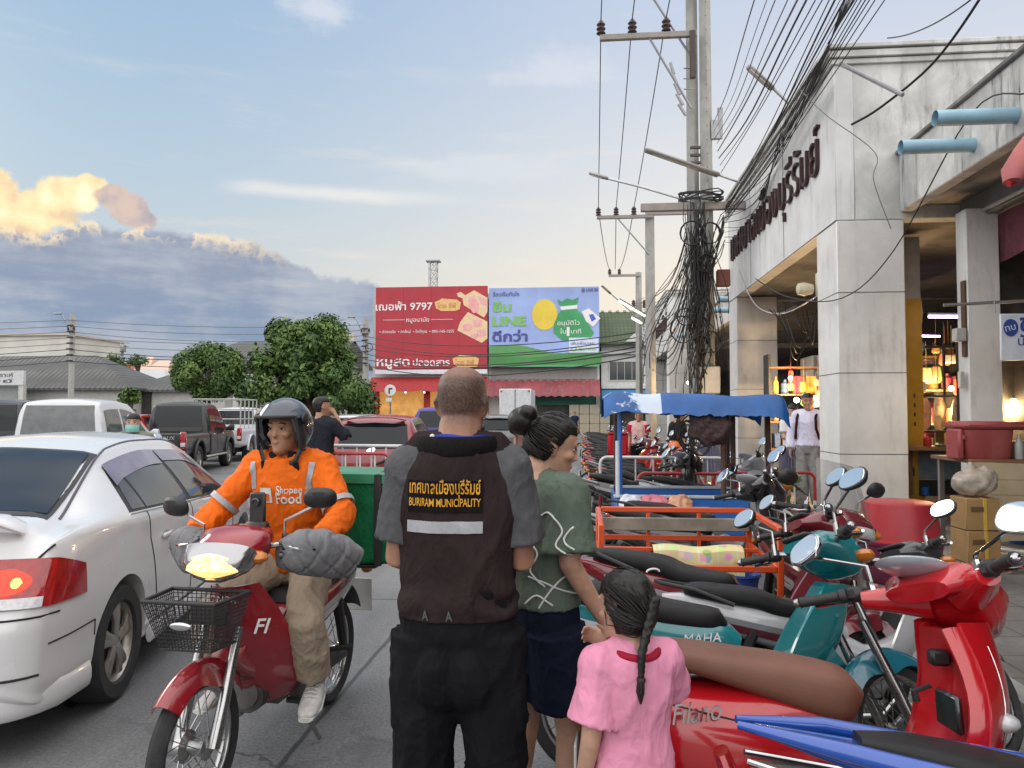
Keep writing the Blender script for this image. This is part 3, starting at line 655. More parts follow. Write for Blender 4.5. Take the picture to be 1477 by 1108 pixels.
# ============================================================ far shophouses with billboards
def bill_text(body, x, z, h, mat, t, w=None, off=.0, align='LEFT', y=-.06, rot=0, bold=0):
    return text(body, frame((x, y, z), (cos(rot), 0, sin(rot)), (-sin(rot), 0, cos(rot))), h, mat, t, w=w, off=off, align=align, ext=.01)
WHT = pm('billboard white', (.78, .76, .76), .6, var=.03); RED = pm('billboard red', (.40, .03, .045), .6, var=.10, sc=.6)
def billboards():
    bl = D(541, 532, 62); tr = D(703, 412, 62); W, H = tr.x-bl.x, tr.z-bl.z; s = W/162.0    # metres per photo pixel
    t = thing('billboard', 'red billboard with white Thai lettering and meat boards', 'billboard', (bl.x, 62, bl.z))
    px = lambda u, v: ((u-541)*s, (532-v)*s)
    MB().box((W/2, .2, H/2), (W, .3, H), .02).build('panel', RED, t)
    MB().box((W/2, .0, -.28), (W, .25, .36), .01).build('base_strip', pm('white strip', (.66, .68, .74), .5), t)
    g = MB()
    for i in range(1, 4): g.box((W*i/4, .047, H/2), (.03, .01, H))
    g.build('seam', pm('dark red seam', (.27, .02, .03), .6), t)
    def tx(b, u, v, h, m=WHT, w=None, off=0.0, al='LEFT'):
        x, z = px(u, v); bill_text(b, x, z, h*s*1.42, m, t, w*s if w else None, off, al, y=.035)
    tx('เฌอฟ้า 9797', 541, 448, 10.5, w=83, off=.012); tx('หมูอนามัย', 586, 465, 6, w=33)
    for a, b in ((552, 584), (622, 654)):
        x0, z0 = px(a, 462); MB().box(((x0+px(b, 0)[0])/2, .04, z0), ((b-a)*s, .012, .03)).build('rule', WHT, t)
    tx('• ปลอดภัย  • สดใหม่  • ใกล้คุณ  • 093-145-1555', 547, 481, 4, w=108)
    tx('หมูสด', 543, 528, 12, w=48, off=.02); tx('ปลอดสาร', 596, 528, 9.5, w=53, off=.012)
    GOLD = pm('gold badge', (.72, .46, .18), .5); MEAT = pm('meat picture', (.62, .22, .24), .5, var=.5, sc=3, col2=(.72, .45, .42)); BRD = pm('board picture', (.75, .55, .33), .5, var=.1)
    def patch(poly, m, nm, y, dy=.012):
        MB().prism([px(u, v) for u, v in poly], dy, frame((0, y, 0), (1, 0, 0), (0, 0, 1))).build(nm, m, t)
    for (u0, v0) in ((629, 434), (655, 515)):
        patch([(u0-2, v0+3), (u0+4, v0+1), (u0+8, v0-2), (u0+30, v0), (u0+36, v0+4), (u0+34, v0+14), (u0+28, v0+16), (u0+8, v0+16), (u0, v0+12)], GOLD, 'badge', .04)
        tx('โดย ซีพี', u0+2, v0+12, 6.5, pm('badge ink', (.5, .10, .04), .5), w=27)
    patch([(659, 425), (665, 423), (671, 428), (684, 421), (703, 432), (703, 452), (698, 460), (669, 442), (667, 432), (661, 430)], BRD, 'board_picture', .04)
    patch([(676, 431), (684, 428), (691, 440), (690, 452), (683, 454), (676, 444)], MEAT, 'meat_picture', .028); patch([(690, 430), (702, 434), (702, 444), (694, 440)], MEAT, 'meat_picture', .028)
    patch([(675, 452), (703, 466), (703, 490), (695, 496), (660, 478), (664, 466)], BRD, 'board_picture', .04)
    for (u, v, r) in ((674, 474, 7), (688, 468, 7), (694, 482, 7), (684, 486, 5)):
        patch([(u+r*cos(k*pi/5)*(1+.2*sin(k*2.3)), v+r*sin(k*pi/5)*.8) for k in range(10)], MEAT, 'meat_picture', .028)
    # blue and green billboard
    bl = D(705, 527, 62); tr = D(864, 413, 62); W, H = tr.x-bl.x, tr.z-bl.z
    t = thing('billboard', 'blue and green billboard with green money bag picture', 'billboard', (bl.x, 62, bl.z)); px = lambda u, v: ((u-705)*s, (527-v)*s)
    MB().box((W/2, .2, H/2), (W, .3, H), .02).build('panel', pm('billboard blue', (.31, .41, .72), .55, var=.18, sc=.25), t)
    GRN = pm('billboard green', (.06, .23, .06), .55, var=.15, sc=.5); LG = pm('letter green', (.20, .48, .08), .5); NV = pm('letter navy', (.07, .07, .28), .5)
    def hill(f, nm, m, y): MB().prism([px(705.2, 526.8)]+[px(705.2+158.4*i/24, f(i/24)) for i in range(25)]+[px(863.6, 526.8)], .012, frame((0, y, 0), (1, 0, 0), (0, 0, 1))).build(nm, m, t)
    hill(lambda a: 506-8*sin(a*5.2+.7)*(1 if a < .6 else .7), 'hill_picture', pm('hill light', (.10, .30, .10), .55), .043); hill(lambda a: 512-4*sin(a*6+2.6), 'hill_picture', GRN, .03)
    MB().box((W/2, .0, -.08), (W, .2, .16), .01).build('base_strip', pm('green strip', (.10, .36, .18), .5), t)
    tx = lambda b, u, v, h, m=WHT, w=None, off=0.0, al='LEFT': bill_text(b, *px(u, v), h*s*1.42, m, t, w*s if w else None, off, al, y=.012)
    tx('ร้อนเงินทันใจ', 711, 429, 5.5, NV, w=37); tx('ยืม', 711, 451, 13, LG, w=26, off=.03); tx('LINE', 710, 471, 13, LG, w=48, off=.03); tx('ดีกว่า', 710, 493, 13, NV, w=50, off=.03)
    tx('@ LINE BK', 836, 424, 4.5, NV, w=24)
    # plain stand-in for the mascot: a round yellow shape; money bag
    ell = lambda u, v, a, b, n=20: [(u+a*cos(2*pi*k/n), v+b*sin(2*pi*k/n)) for k in range(n)]
    patch = lambda poly, m, nm, y: MB().prism([px(u, v) for u, v in poly], .012, frame((0, y, 0), (1, 0, 0), (0, 0, 1))).build(nm, m, t)
    patch(ell(784, 456, 18, 22), pm('yellow disc', (.78, .58, .06), .5, var=.15, sc=.4), 'yellow_disc', .028)
    BAG = pm('bag green', (.05, .32, .12), .5, var=.2, sc=.4)
    patch([(802, 434), (808, 438), (816, 433), (823, 436), (832, 432), (830, 440), (826, 446), (836, 456), (848, 474), (853, 482), (848, 490), (828, 494), (808, 492), (797, 482), (797, 470), (803, 456), (809, 447), (804, 441)], BAG, 'money_bag', .018)
    patch([(806, 445), (830, 443), (830, 448), (807, 450)], WHT, 'bag_tie', .008)
    patch([(836, 452), (846, 448), (862, 462), (852, 474), (842, 466)], WHT, 'bag_label', .008); patch([(846, 457), (852, 456), (856, 463), (850, 467)], pm('label blue', (.05, .12, .5), .5), 'label_mark', -.002)
    tx('อนุมัติไว', 802, 471, 6, WHT, w=31); tx('ใน', 806, 483, 6, WHT, w=8); tx('1', 815, 486, 12, WHT, w=4, off=.03); tx('นาที', 821, 483, 6, WHT, w=14)
    patch([(818, 489), (859, 489), (859, 510), (818, 510)], pm('pale panel', (.62, .68, .85), .5), 'pale_panel', .008)
    for b, u, v, w_ in (('เพิ่มเพื่อนเลย', 821, 499, 32), ('@LINEBK', 831, 507, 26)):
        bill_text(b, *px(u, v), 4*s*1.42, NV if v < 500 else LG, t, w_*s, y=-.004)
    bill_text('O', *px(821, 508), 6*s*1.42, LG, t, 8*s, .02, y=-.004)
billboards()
GLASSD = pm('dark window glass', (.03, .035, .04), .12, spec=.8)
def windows(t, spots, w, h, y=0.0, m=GLASSD):
    for (x, z) in spots:
        f = MB(); f.box((x, y-.02, z), (w+.16, .08, h+.16), .01); o = f.build('window', pm('window frame', (.5, .5, .48), .6), t)
        MB().box((x, y-.055, z), (w, .03, h), .004).build('pane', m, o)
        g = MB()
        for k in range(1, 4): g.box((x-w/2+w*k/4, y-.08, z), (.035, .03, h))
        g.build('bar', pm('window frame', (.5, .5, .48), .6), o)
OLDW = pm('shophouse white', (.55, .55, .53), .8, dirt=(.25, .24, .22), damt=.5)
b0 = D(536, 600, 62.6).x; b1 = D(866, 600, 62.6).x; b2 = D(985, 600, 62.6).x
# left: red pork shop
t = thing('shophouse', 'red fronted shophouse beneath the red billboard', 'building', (b0, 62.6, 0)); w1 = D(704, 600, 62.6).x-b0
MB().box((w1/2, 5, 5.8), (w1, 9.6, 11.6)).build('wall', OLDW, t)
REDW = pm('red shop paint', (.42, .03, .03), .6)
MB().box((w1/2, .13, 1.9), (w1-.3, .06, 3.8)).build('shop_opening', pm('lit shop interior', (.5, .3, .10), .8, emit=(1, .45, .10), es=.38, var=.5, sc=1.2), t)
for x in (.4, w1*.48, w1-.4): MB().box((x, -.05, 1.9), (.5, .3, 3.8), .02).build('pillar', REDW, t)
MB().sheet(lambda a, b: (w1*a, -.2-1.2*b, 4.6-b*1.1-.12*abs(sin(a*14))*b), 40, 4, .02).build('awning', pm('red awning cloth', (.36, .03, .03), .7, var=.2), t)
for i, (u, c) in enumerate(((668, (1, .55, .2)), (662, (1, .3, .2)), (560, (1, .6, .2)), (585, (.4, .3, 1)), (612, (.3, .4, 1)), (640, (1, .7, .2)))):
    p = D(u, 566, 61.0); o = thing('festoon_lamp', 'small coloured festoon lamp under the red awning', 'lamp', p, 0, 'festoon lamps of the pork shop')
    MB().ball((0, 0, 0), .16 if i == 0 else .08, 8, 6).build('glass', pm('festoon %d' % i, c, .4, emit=c, es=14 if i == 0 else 6), o); MB().tube([(0, 0, .06), (0, 0, .3)], .015, 5).build('cord', DKIN, o)
# middle: shophouse with red metal awning and green shutter
t = thing('shophouse', 'shophouse with dull red metal awning under the blue billboard', 'building', (b0+w1+.05, 62.6, 0)); w2 = b1-b0-w1-.1
MB().box((w2/2, 5, 5.6), (w2, 9.6, 11.2)).build('wall', OLDW, t)
aw_ = MB(); aw_.sheet(lambda a, b: (w2*a, -.1-1.9*b, 4.3-1.35*b*b+.05*sin(a*90)), 180, 5, .03); aw_.build('awning', pm('dull red metal', (.25, .05, .06), .55, var=.3, sc=.5, dirt=(.3, .22, .2)), t)
MB().box((w2*.5, .12, 4.9), (w2-.4, .05, 1.0)).build('louvre', pm('grey louvres', (.28, .27, .26), .7), t)
x_ = D(800, 600, 62.6).x-b0-w1; MB().box((x_+.9, .02, 2.75), (5.6, .1, .95), .02).build('shutter', pm('green shutter', (.03, .16, .11), .6), t)
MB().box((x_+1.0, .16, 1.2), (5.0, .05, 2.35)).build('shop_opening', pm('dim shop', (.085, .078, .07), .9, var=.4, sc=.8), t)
for x in (x_-1.9, x_+3.5): MB().box((x, -.1, 1.6), (.35, .4, 3.2)).build('pillar', OLDW, t)
for i in range(11):
    c, r = i % 4, i//4; o = simple('cardboard_carton', 'pale carton in the stack inside the green shuttered shop', 'box', MB().box((0, 0, .38), (.78, .6, .75), .02), pm('pale carton', (.42, .37, .28), .8), (b0+w1+x_+1.6+.82*c, 61.9, .01+.77*r), 0, 'cartons in the green shuttered shop')
# right: house with green tiled roof, gable and barred windows
t = thing('shophouse', 'white house with green tiled roof and blue awning', 'building', (b1+.1, 63.0, 0)); w3 = 16
MB().box((w3/2, 5, 3.75), (w3, 9.6, 7.5)).build('wall', OLDW, t)
def roof_tiles(nm, col, sx, sy):
    m = bpy.data.materials.new(nm); m.use_nodes = True; tt = m.node_tree; p = tt.nodes['Principled BSDF']; o = tt.nodes.new('ShaderNodeTexCoord').outputs['Object']
    q = tt.nodes.new('ShaderNodeSeparateXYZ'); tt.links.new(o, q.inputs[0]); a = X(tt, q.outputs[0]).op('PINGPONG', sx).ss(0, sx); b = X(tt, q.outputs[2]).op('PINGPONG', sy).ss(0, sy)
    n = nz(tt, o, .8, 5); c = mixc(tt, n.ss(.3, .7), tuple(k*.7 for k in col), col); c = mixc(tt, (a*b).rsub(1)*.55, c, tuple(k*.35 for k in col)); c = mixc(tt, nz(tt, o, .35, 5, .7).ss(.52, .75)*.6, c, (.07, .065, .06))
    tt.links.new(c, p.inputs['Base Color']); p.inputs['Roughness'].default_value = .75; bp = tt.nodes.new('ShaderNodeBump'); bp.inputs['Distance'].default_value = .06; tt.links.new((a*b).k, bp.inputs['Height']); tt.links.new(bp.outputs[0], p.inputs['Normal']); return m
MB().add([(-.6, -.8, 7.4), (w3+.6, -.8, 7.4), (w3+.6, 5, 10.6), (-.6, 5, 10.6), (-.6, 10.6, 7.4), (w3+.6, 10.6, 7.4), (-.6, -.8, 7.25), (w3+.6, -.8, 7.25)], [(0, 1, 2, 3), (3, 2, 5, 4), (6, 7, 1, 0)]).build('roof', roof_tiles('green roof tiles', (.09, .13, .06), .16, .16), t)
r = MB()
for i in range(26): r.box((-.4+i*.65, 5, 10.66), (.3, .3, .22), .05)
r.build('ridge_cap', pm('ridge grey', (.4, .4, .36), .8), t)
gx = 4.2
MB().prism([(-2.3, 0), (2.3, 0), (0, 2.1)], .4, frame((gx, -.55, 7.4), (1, 0, 0), (0, 0, 1))).build('gable', pm('shophouse white', (.55, .55, .53), .8), t)
windows(t, [(gx-.5, 7.6), (gx+.3, 7.6)], .4, .8, -.76); windows(t, [(1.9, 5.1), (5.6, 5.1), (9.5, 5.1), (13, 5.1)], 2.4, 1.5, .18)
MB().box((w3/2, .0, 6.6), (w3, .4, .25)).build('ledge', OLDW, t); MB().box((w3/2, -.1, 3.75), (w3, .6, .25)).build('ledge', OLDW, t)
MB().sheet(lambda a, b: (w3*a, -.1-2.0*b, 3.6-.95*b), 60, 3, .03).build('awning', pm('blue awning', (.05, .19, .36), .6, var=.15), t)
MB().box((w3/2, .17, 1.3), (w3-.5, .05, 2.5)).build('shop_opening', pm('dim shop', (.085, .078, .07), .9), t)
for x in (.2, 4, 8, 12): MB().box((x, -.1, 1.3), (.35, .4, 2.6)).build('pillar', OLDW, t)
# lattice mast behind the red billboard
mt = thing('lattice_mast', 'steel lattice mast rising behind the red billboard', 'mast', (D(625, 412, 70).x, 70, 11.75)); b = MB()
for sx in (-.35, .35):
    for sy in (-.35, .35): b.tube([(sx, sy, -1), (sx, sy, 4.1)], .05, 5)
for i in range(6):
    z = -.7+i*.8
    for sy in (-.35, .35): b.tube([(-.35, sy, z), (.35, sy, z+.8)], .03, 4); b.tube([(.35, sy, z), (-.35, sy, z+.8)], .03, 4); b.tube([(-.35, sy, z), (.35, sy, z)], .03, 4)
b.build('lattice', STEEL, mt); MB().box((0, 0, 4.1), (1.3, 1.0, .12)).build('platform', STEEL, mt)
# ============================================================ low grey roofed houses on the left
CORR = roof_tiles('grey fibre cement roof', (.12, .12, .118), .22, .7)
def house(u0, u1, vr0, vr1, ve, Y, label, wall, hipL=.0, hipR=.0, depth=9.0, uR=None):
    a, b = D(u0, ve, Y), D(u1, ve, Y); zr = D((u0+u1)/2, (vr0+vr1)/2, Y+depth/2).z; ze = (a.z+b.z)/2
    t = thing('grey_house', label, 'building', (a.x, Y, 0)); w_ = b.x-a.x
    MB().box((w_/2, depth/2, ze/2), (w_-1.2, depth-1.2, ze)).build('wall', wall, t)
    MB().add([(0, 0, ze), (w_, 0, ze), (w_-hipR, depth/2, zr), (hipL, depth/2, zr), (0, depth, ze), (w_, depth, ze), (0, 0, ze-.18), (w_, 0, ze-.18), (w_, depth, ze-.18)],
             [(0, 1, 2, 3), (3, 2, 5, 4), (0, 3, 4), (1, 5, 2), (6, 7, 1, 0), (7, 8, 5, 1)]).build('roof', CORR, t)
    return t, w_, ze
CREAM = pm('pale house wall', (.50, .49, .46), .8, dirt=(.3, .28, .25), damt=.4)
t, w_, ze = house(-60, 190, 512, 515, 560, 58, 'long low house with grey ridged roof behind the left parking row', CREAM, 0, 6)
windows(t, [(w_-10, 1.6), (w_-7.5, 1.6), (w_-3, 1.6)], 1.2, 1.0, .6)
t, w_, ze = house(176, 330, 524, 524, 562, 60, 'smaller grey roofed house left of the round tree', CREAM, 5, 0)
MB().box((1.6, .5, ze/2), (1.3, .25, ze-.2)).build('doorway', DKIN, t)
t, w_, ze = house(255, 480, 493, 493, 522, 70, 'large grey roofed hall behind the two trees', CREAM, 3, 0, 14)
MB().box((w_*.75, 7, D(400, 490, 77).z), (w_*.5, .8, 1.0)).build('parapet', pm('sunlit cream', (.55, .48, .40), .8), t)
t = thing('pale_warehouse', 'tall pale warehouse above the grey roofs at the left edge', 'building', (D(-120, 500, 85).x, 85, 0)); xw = D(100, 500, 85).x-D(-120, 500, 85).x; zt = D(50, 484, 85).z
MB().box((xw/2, 5, zt/2), (xw, 10, zt), .05).build('wall', pm('warehouse panel', (.56, .55, .50), .7, sc=.3), t)
MB().box((xw/2, 5, zt+.1), (xw+.6, 10.6, .25)).build('roof_edge', pm('warehouse edge', (.5, .42, .36), .7), t)
def gate_sign(u0, u1, v0, v1, vb, Y, lines, label):
    a, b = D(u0, v1, Y), D(u1, v0, Y); t = thing('gate_sign', label, 'sign', (a.x, Y, 0)); w_ = b.x-a.x; h_ = b.z-a.z
    MB().box((w_/2, 0, a.z+h_/2), (w_, .3, h_), .02).build('board', pm('pale sign board', (.60, .61, .62), .6), t)
    for x in (.25, w_-.25): MB().box((x, .1, a.z/2), (.4, .4, a.z), .02).build('post', CREAM, t)
    MB().box((w_/2, .6, a.z/2), (w_-.9, .1, a.z-.1)).build('gate_panel', pm('gate grey', (.28, .29, .29), .7), t)
    for i, s in enumerate(lines): text(s, frame((w_/2, -.16, a.z+h_*(.58-.42*i)), (1, 0, 0), (0, 0, 1)), h_*.36, pm('sign ink', (.08, .08, .09), .6), t, w=w_*.72, ext=.01, off=.01)
gate_sign(-70, 36, 535, 556, 570, 56, ['สถานธนานุเคราะห์', 'บุรีรัมย์'], 'pale gateway sign at the left edge before the grey house')
gate_sign(336, 380, 540, 556, 570, 56.5, ['ห้องน้ำ', 'เทศบาล'], 'pale gateway sign between the round tree and the big tree')
# small far houses between the roofs
for i, (u0, u1, v0, v1, Y, c, lb) in enumerate(((122, 142, 511, 530, 110, (.30, .26, .24), 'far brown hipped house just right of the street pole'), (140, 172, 521, 535, 100, (.40, .12, .07), 'far house with rusty red roof between grey roofs'), (193, 212, 513, 540, 120, (.60, .42, .32), 'far pink lit house with a small tower'), (205, 240, 518, 540, 115, (.62, .42, .33), 'far pink lit house right of the tower'), (150, 240, 530, 556, 90, (.45, .46, .46), 'long pale shed roof between the grey houses'))):
    a, b = D(u0, v1, Y), D(u1, v0, Y); t = thing('far_house', lb, 'building', (a.x, Y, 0), 0); w_ = b.x-a.x; zt = b.z
    MB().box((w_/2, 3, (a.z+.2)/2), (w_, 6, a.z+.2)).build('wall', pm('far wall %d' % i, (.5, .42, .37), .8), t)
    MB().add([(-.3, -.3, a.z), (w_+.3, -.3, a.z), (w_*.75, 3, zt), (w_*.25, 3, zt), (-.3, 6.3, a.z), (w_+.3, 6.3, a.z)], [(0, 1, 2, 3), (3, 2, 5, 4), (0, 3, 4), (1, 5, 2)]).build('roof', pm('far roof %d' % i, c, .8), t)
def tree(u, vt, vb, uw, Y, label, n, seed, style):
    r = random.Random(seed); c = D(u, (vt+vb)/2, Y); top = D(u, vt, Y).z; bot = D(u, vb, Y).z; rad = (D(u+uw/2, vb, Y).x-D(u-uw/2, vb, Y).x)/2
    t = thing('broadleaf_tree', label, 'tree', (c.x, Y, 0)); H = top-bot
    tr = MB(); tr.tube([(0, 0, -.1), (.05, .03, bot*.5), (0, 0, bot+.3*H), (.1, 0, bot+.6*H)], [.3, .2, .16, .05], 9)
    lobes = []
    if style == 'round':
        for i in range(42):
            th = r.uniform(0, 2*pi); z = r.uniform(-1, 1); q = sqrt(1-z*z); k = .74
            lobes.append((V((q*cos(th)*rad*k, q*sin(th)*rad*k, bot+H/2+z*H/2*k*(1.0 if z > 0 else .95))), rad*r.uniform(.24, .34)))
        lobes.append((V((0, 0, bot+H/2)), rad*.6))
    else:
        for i in range(84):
            a = r.random()**1.35; th = r.uniform(0, 2*pi); w = rad*(1.0-.70*a**1.5)*r.uniform(.25, 1.02)*(1+.18*sin(3*th+seed))
            lobes.append((V((cos(th)*w, sin(th)*w*.8, bot+.05*H+a*H*.88)), rad*r.uniform(.12, .25)))
    for p, q in lobes:
        if r.random() < .7: m = V((p.x*.35, p.y*.35, bot+(p.z-bot)*.45)); tr.tube([(0, 0, bot*.8+.1*H), m, p], [.09, .05, .02], 5)
    tr.build('trunk', pm('bark', (.09, .07, .05), .9), t)
    lf = MB(); per = n//len(lobes)
    for p, q in lobes:
        tone = r.choice((0, 0, 1, 1, 2)); sc_ = r.uniform(.75, 1.35)
        for i in range(per):
            d = V((r.gauss(0, 1), r.gauss(0, 1), r.gauss(0, 1))).normalized(); o = p+d*q*(r.random()**.35)*r.uniform(.85, 1.15)
            if style != 'round': o.z -= r.random()*.25*q
            a = (d+V((r.uniform(-.8, .8), r.uniform(-.8, .8), r.uniform(-.2, .9)))).normalized(); b_ = a.orthogonal().normalized(); b_ = Matrix.Rotation(r.uniform(0, 6.28), 3, a) @ b_; c_ = a.cross(b_)
            sz = sc_*(r.uniform(.06, .15) if style == 'round' else r.uniform(.07, .22)); lf.cm = tone if r.random() < .7 else r.randrange(3)
            lf.add([o-b_*sz, o+c_*sz*.45+a*sz*.15, o+b_*sz, o-c_*sz*.45+a*sz*.15], [(0, 1, 2, 3)])
    me = lf.mesh('crown', [pm('leaf dark', (.050, .098, .028), .6, sc=.8, spec=.25), pm('leaf mid', (.085, .150, .038), .6, sc=.8, spec=.25), pm('leaf light', (.135, .205, .055), .6, sc=.8, spec=.25)])
    link('crown', me, t, 180)
tree(301, 497, 578, 104, 46, 'round clipped green tree behind the black pickup', 24000, 2, 'round')
tree(448, 456, 590, 190, 48, 'big spreading green tree behind the rider', 40000, 4, 'wide')
tree(199, 512, 528, 30, 80, 'small far tree between the grey roofs', 900, 6, 'round')
tree(165, 510, 530, 44, 84, 'far dark tree beside the rusty roof', 900, 7, 'wide')
tree(188, 560, 580, 34, 55, 'low shrub tree by the dark doorway of the grey house', 1200, 8, 'wide')
rs = thing('road_sign', 'round white turn sign on a post before the red shop', 'sign', (D(563, 600, 50).x, 50, 0))
MB().tube([(0, 0, 0), (0, 0, 3.3)], .05, 8).build('post', STEEL, rs)
MB().lathe([(.38, 0), (.38, .03)], 24, frame((0, -.06, 3.15), (1, 0, 0), (0, 0, 1))).build('disc', WHT, rs)
b = MB().box((-.06, -.1, 3.1), (.09, .02, .36)); b.box((.06, -.1, 3.25), (.2, .02, .09)); b.build('arrow', DKIN, rs)
MB().box((-.1, -.06, 2.5), (.4, .03, .25), .01).build('plate', WHT, rs)
# ============================================================ poles, lamps, cables
PC = pm('pole concrete', (.36, .355, .33), .85, dirt=(.17, .16, .15), damt=.6, bump=.2)
WOODARM = pm('grey crossarm', (.30, .27, .25), .8); INS = pm('brown insulator', (.05, .03, .028), .35); CAB = pm('black cable', (.015, .015, .016), .55)
CABG = pm('grey cable', (.16, .16, .17), .5)
def cable(pts, r=.012, label='thin black overhead cable strung along the street', group='overhead cables', n=14, mat=CAB, sag=0.0):
    if len(pts) == 2:
        a, b = V(pts[0]), V(pts[1]); q = [a.lerp(b, i/n)-V((0, 0, sag*4*(i/n)*(1-i/n))) for i in range(n+1)]
    else:
        q = []; P_ = [V(p) for p in pts]
        for i in range(n+1):
            t = i/n*(len(P_)-1); k = min(int(t), len(P_)-2); f = t-k
            p0, p1, p2, p3 = P_[max(k-1, 0)], P_[k], P_[k+1], P_[min(k+2, len(P_)-1)]
            q.append(.5*((2*p1)+(p2-p0)*f+(2*p0-5*p1+4*p2-p3)*f*f+(3*p1-p0-3*p2+p3)*f**3))
    o = MB().tube(q, r, 5).build('overhead_cable', mat, None, 180); tag(o, label, 'cable', group); return o
def insul(b, x, y, z, s=1.0): b.lathe([(.04*s, 0), (.075*s, .02*s), (.05*s, .06*s), (.075*s, .09*s), (.05*s, .13*s), (.07*s, .16*s), (.03*s, .22*s)], 10, Matrix.Translation((x, y, z)))
mp = thing('utility_pole', 'tall double concrete utility pole wrapped in black cables', 'pole', (2.44, 16, 0))
for x, y in ((.11, -.05), (-.14, .12)):
    b = MB(); b.tube([(x, y, -.2), (x, y, 12.2)], [(.13, .16), (.10, .12)], 4, side=(1, 1, 0)); b.build('shaft', PC, mp)
b = MB()
for i in range(34): b.lathe([(.011, 0), (.011, .004)], 6, frame((.11, -.215+.003*i/2, 2+i*.29), (1, 0, 0), (0, 0, 1)))
b.build('step_hole', DKIN, mp)
for z, x0 in ((9.45, -2.1), (10.38, -2.15)): MB().box(((x0-.15)/2+.05, -.18, z), (abs(x0)-.1, .11, .12), .01).build('crossarm', WOODARM, mp)
MB().tube([(-2.1+1.05, -.2, 9.4), (-.2, -.15, 7.9)], .025, 6).build('brace', STEEL, mp); MB().tube([(-1.0, -.2, 10.3), (-.2, -.15, 9.0)], .025, 6).build('brace', STEEL, mp)
MB().box((-.17, -.22, 9.0), (.12, .08, 1.0), .01, rz=0).build('side_plate', pm('rusty plate', (.07, .05, .045), .7), mp)
for x in (-2.05, -1.4, -.7): b = MB(); insul(b, x, -.18, 9.52, 1.35); b.build('insulator', INS, mp)
MB().box((-.2, -.18, 5.83), (2.1, .13, .16), .01).build('crossarm', WOODARM, mp)
for k in range(5):
    z = 8.75-.22*k; MB().tube([(-.62+.04*k, -.16, z+.12), (-.55+.06*k, -.16, z-.12)], [.03, .035], 8).build('fuse_cutout', pm('grey porcelain', (.35, .34, .35), .35), mp)
    if k < 3: MB().tube([(-.35, -.14, z), (-.12, -.1, z)], .014, 5).build('bracket', STEEL, mp)
for k in range(3): MB().box((-.12, -.15, 6.75+.16*k), (.22, .05, .06), .01).build('clamp', INS, mp)
for k in range(4):
    MB().tube([(.38+.03*(k % 2), -.1, 7.5+.0*k-.25*(k//2)), (.38+.03*(k % 2), -.1, 7.9-.25*(k//2))], [.03, .045], 8).build('arrester', pm('grey porcelain', (.35, .34, .35), .35), mp)
MB().box((.3, -.08, 7.45), (.2, .1, .4), .01).build('bracket', STEEL, mp)
MB().box((-.05, -.25, 4.35), (.22, .08, .28), .01).build('junction_box', pm('rusty box', (.16, .06, .045), .7), mp); MB().box((.42, -.1, 4.35), (.26, .2, .34), .01).build('junction_box', pm('rusty box', (.16, .06, .045), .7), mp)
MB().box((.1, -.28, 2.25), (.4, .18, .55), .02).build('meter_box', pm('grey plastic', (.42, .42, .40), .5), mp)
def tangle():
    r = random.Random(11); b = MB()
    for i in range(46):         # cables running down the pole
        x = r.gauss(-.12, .13); y = -.24-r.random()*.22; z0 = r.uniform(4.6, 6.0); z1 = r.uniform(.9, 3.6); pts = []
        for k in range(9):
            f = k/8; pts.append(V((x+.10*sin(f*r.uniform(2, 7)+i)+r.gauss(0, .025), y+r.gauss(0, .015), lerp(z0, z1, f))))
        b.tube(pts, r.uniform(.007, .015), 5)
    for i in range(26):         # hanging loops to the left and right
        sx = -1 if i < 17 else 1; x0 = r.uniform(-.1, .15); z0 = r.uniform(4.2, 5.9); w = r.uniform(.35, 1.5)*(1 if sx < 0 else .35); z1 = r.uniform(2.0, 3.6); pts = []
        for k in range(10):
            f = k/9; pts.append(V((x0+sx*w*sin(f*pi*.62)*(.5+.5*f), -.3-.2*sin(f*pi)+r.gauss(0, .01), lerp(z0, z1, f**.8))))
        b.tube(pts, r.uniform(.005, .010), 5)
    for i in range(7):          # coils
        cx, cz, q = r.uniform(-.45, .2), r.uniform(2.9, 5.3), r.uniform(.14, .26)
        for w in range(3): b.tube([V((cx+q*cos(a*.45)*(1+.05*w), -.42-.02*w, cz+q*1.15*sin(a*.45))) for a in range(15)], .011, 5)
    for i in range(10): b.tube([V((.42*cos(a*.5)*(1+.1*sin(i)), -.02+.34*sin(a*.5), 5.95+.02*i+.05*sin(a+i))) for a in range(14)], .013, 5)
    for i in range(12): b.tube([V((lerp(-.3, .42, f/8)+r.gauss(0, .02), -.3, lerp(3.6, 5.6, r.random()*.0+f/8)+.25*sin(f*.8+i)*(.3+.1*i % 1)-.2*(i % 3))) for f in range(9)], .010, 5)
    o = b.build('cable_tangle', CAB, mp, 180)
tangle()
def pole(u, vt, Y, label, arms=(), extra=None, w=.14):
    p = D(u, vt, Y); t = thing('utility_pole', label, 'pole', (p.x, Y, 0)); MB().tube([(0, 0, -.2), (0, 0, p.z)], [w*1.25, w], 4, side=(1, 1, 0)).build('shaft', PC, t)
    for (x0, x1, z, ins) in arms:
        MB().box(((x0+x1)/2, -.16, z), (x1-x0, .1, .11), .01).build('crossarm', WOODARM, t)
        for x in ins: b = MB(); insul(b, x, -.16, z+.05, 1.2); b.build('insulator', INS, t)
    return t, p
p2, q2 = pole(937, 302, 24, 'thinner concrete pole just left of the cable-covered pole', [(-1.65, .1, 7.72, (-1.6, -1.05, -.5)), (-.1, 1.3, 7.80, ())])
MB().tube([(-1.0, -.16, 7.68), (0, -.1, 6.5)], .025, 5).build('brace', STEEL, p2)
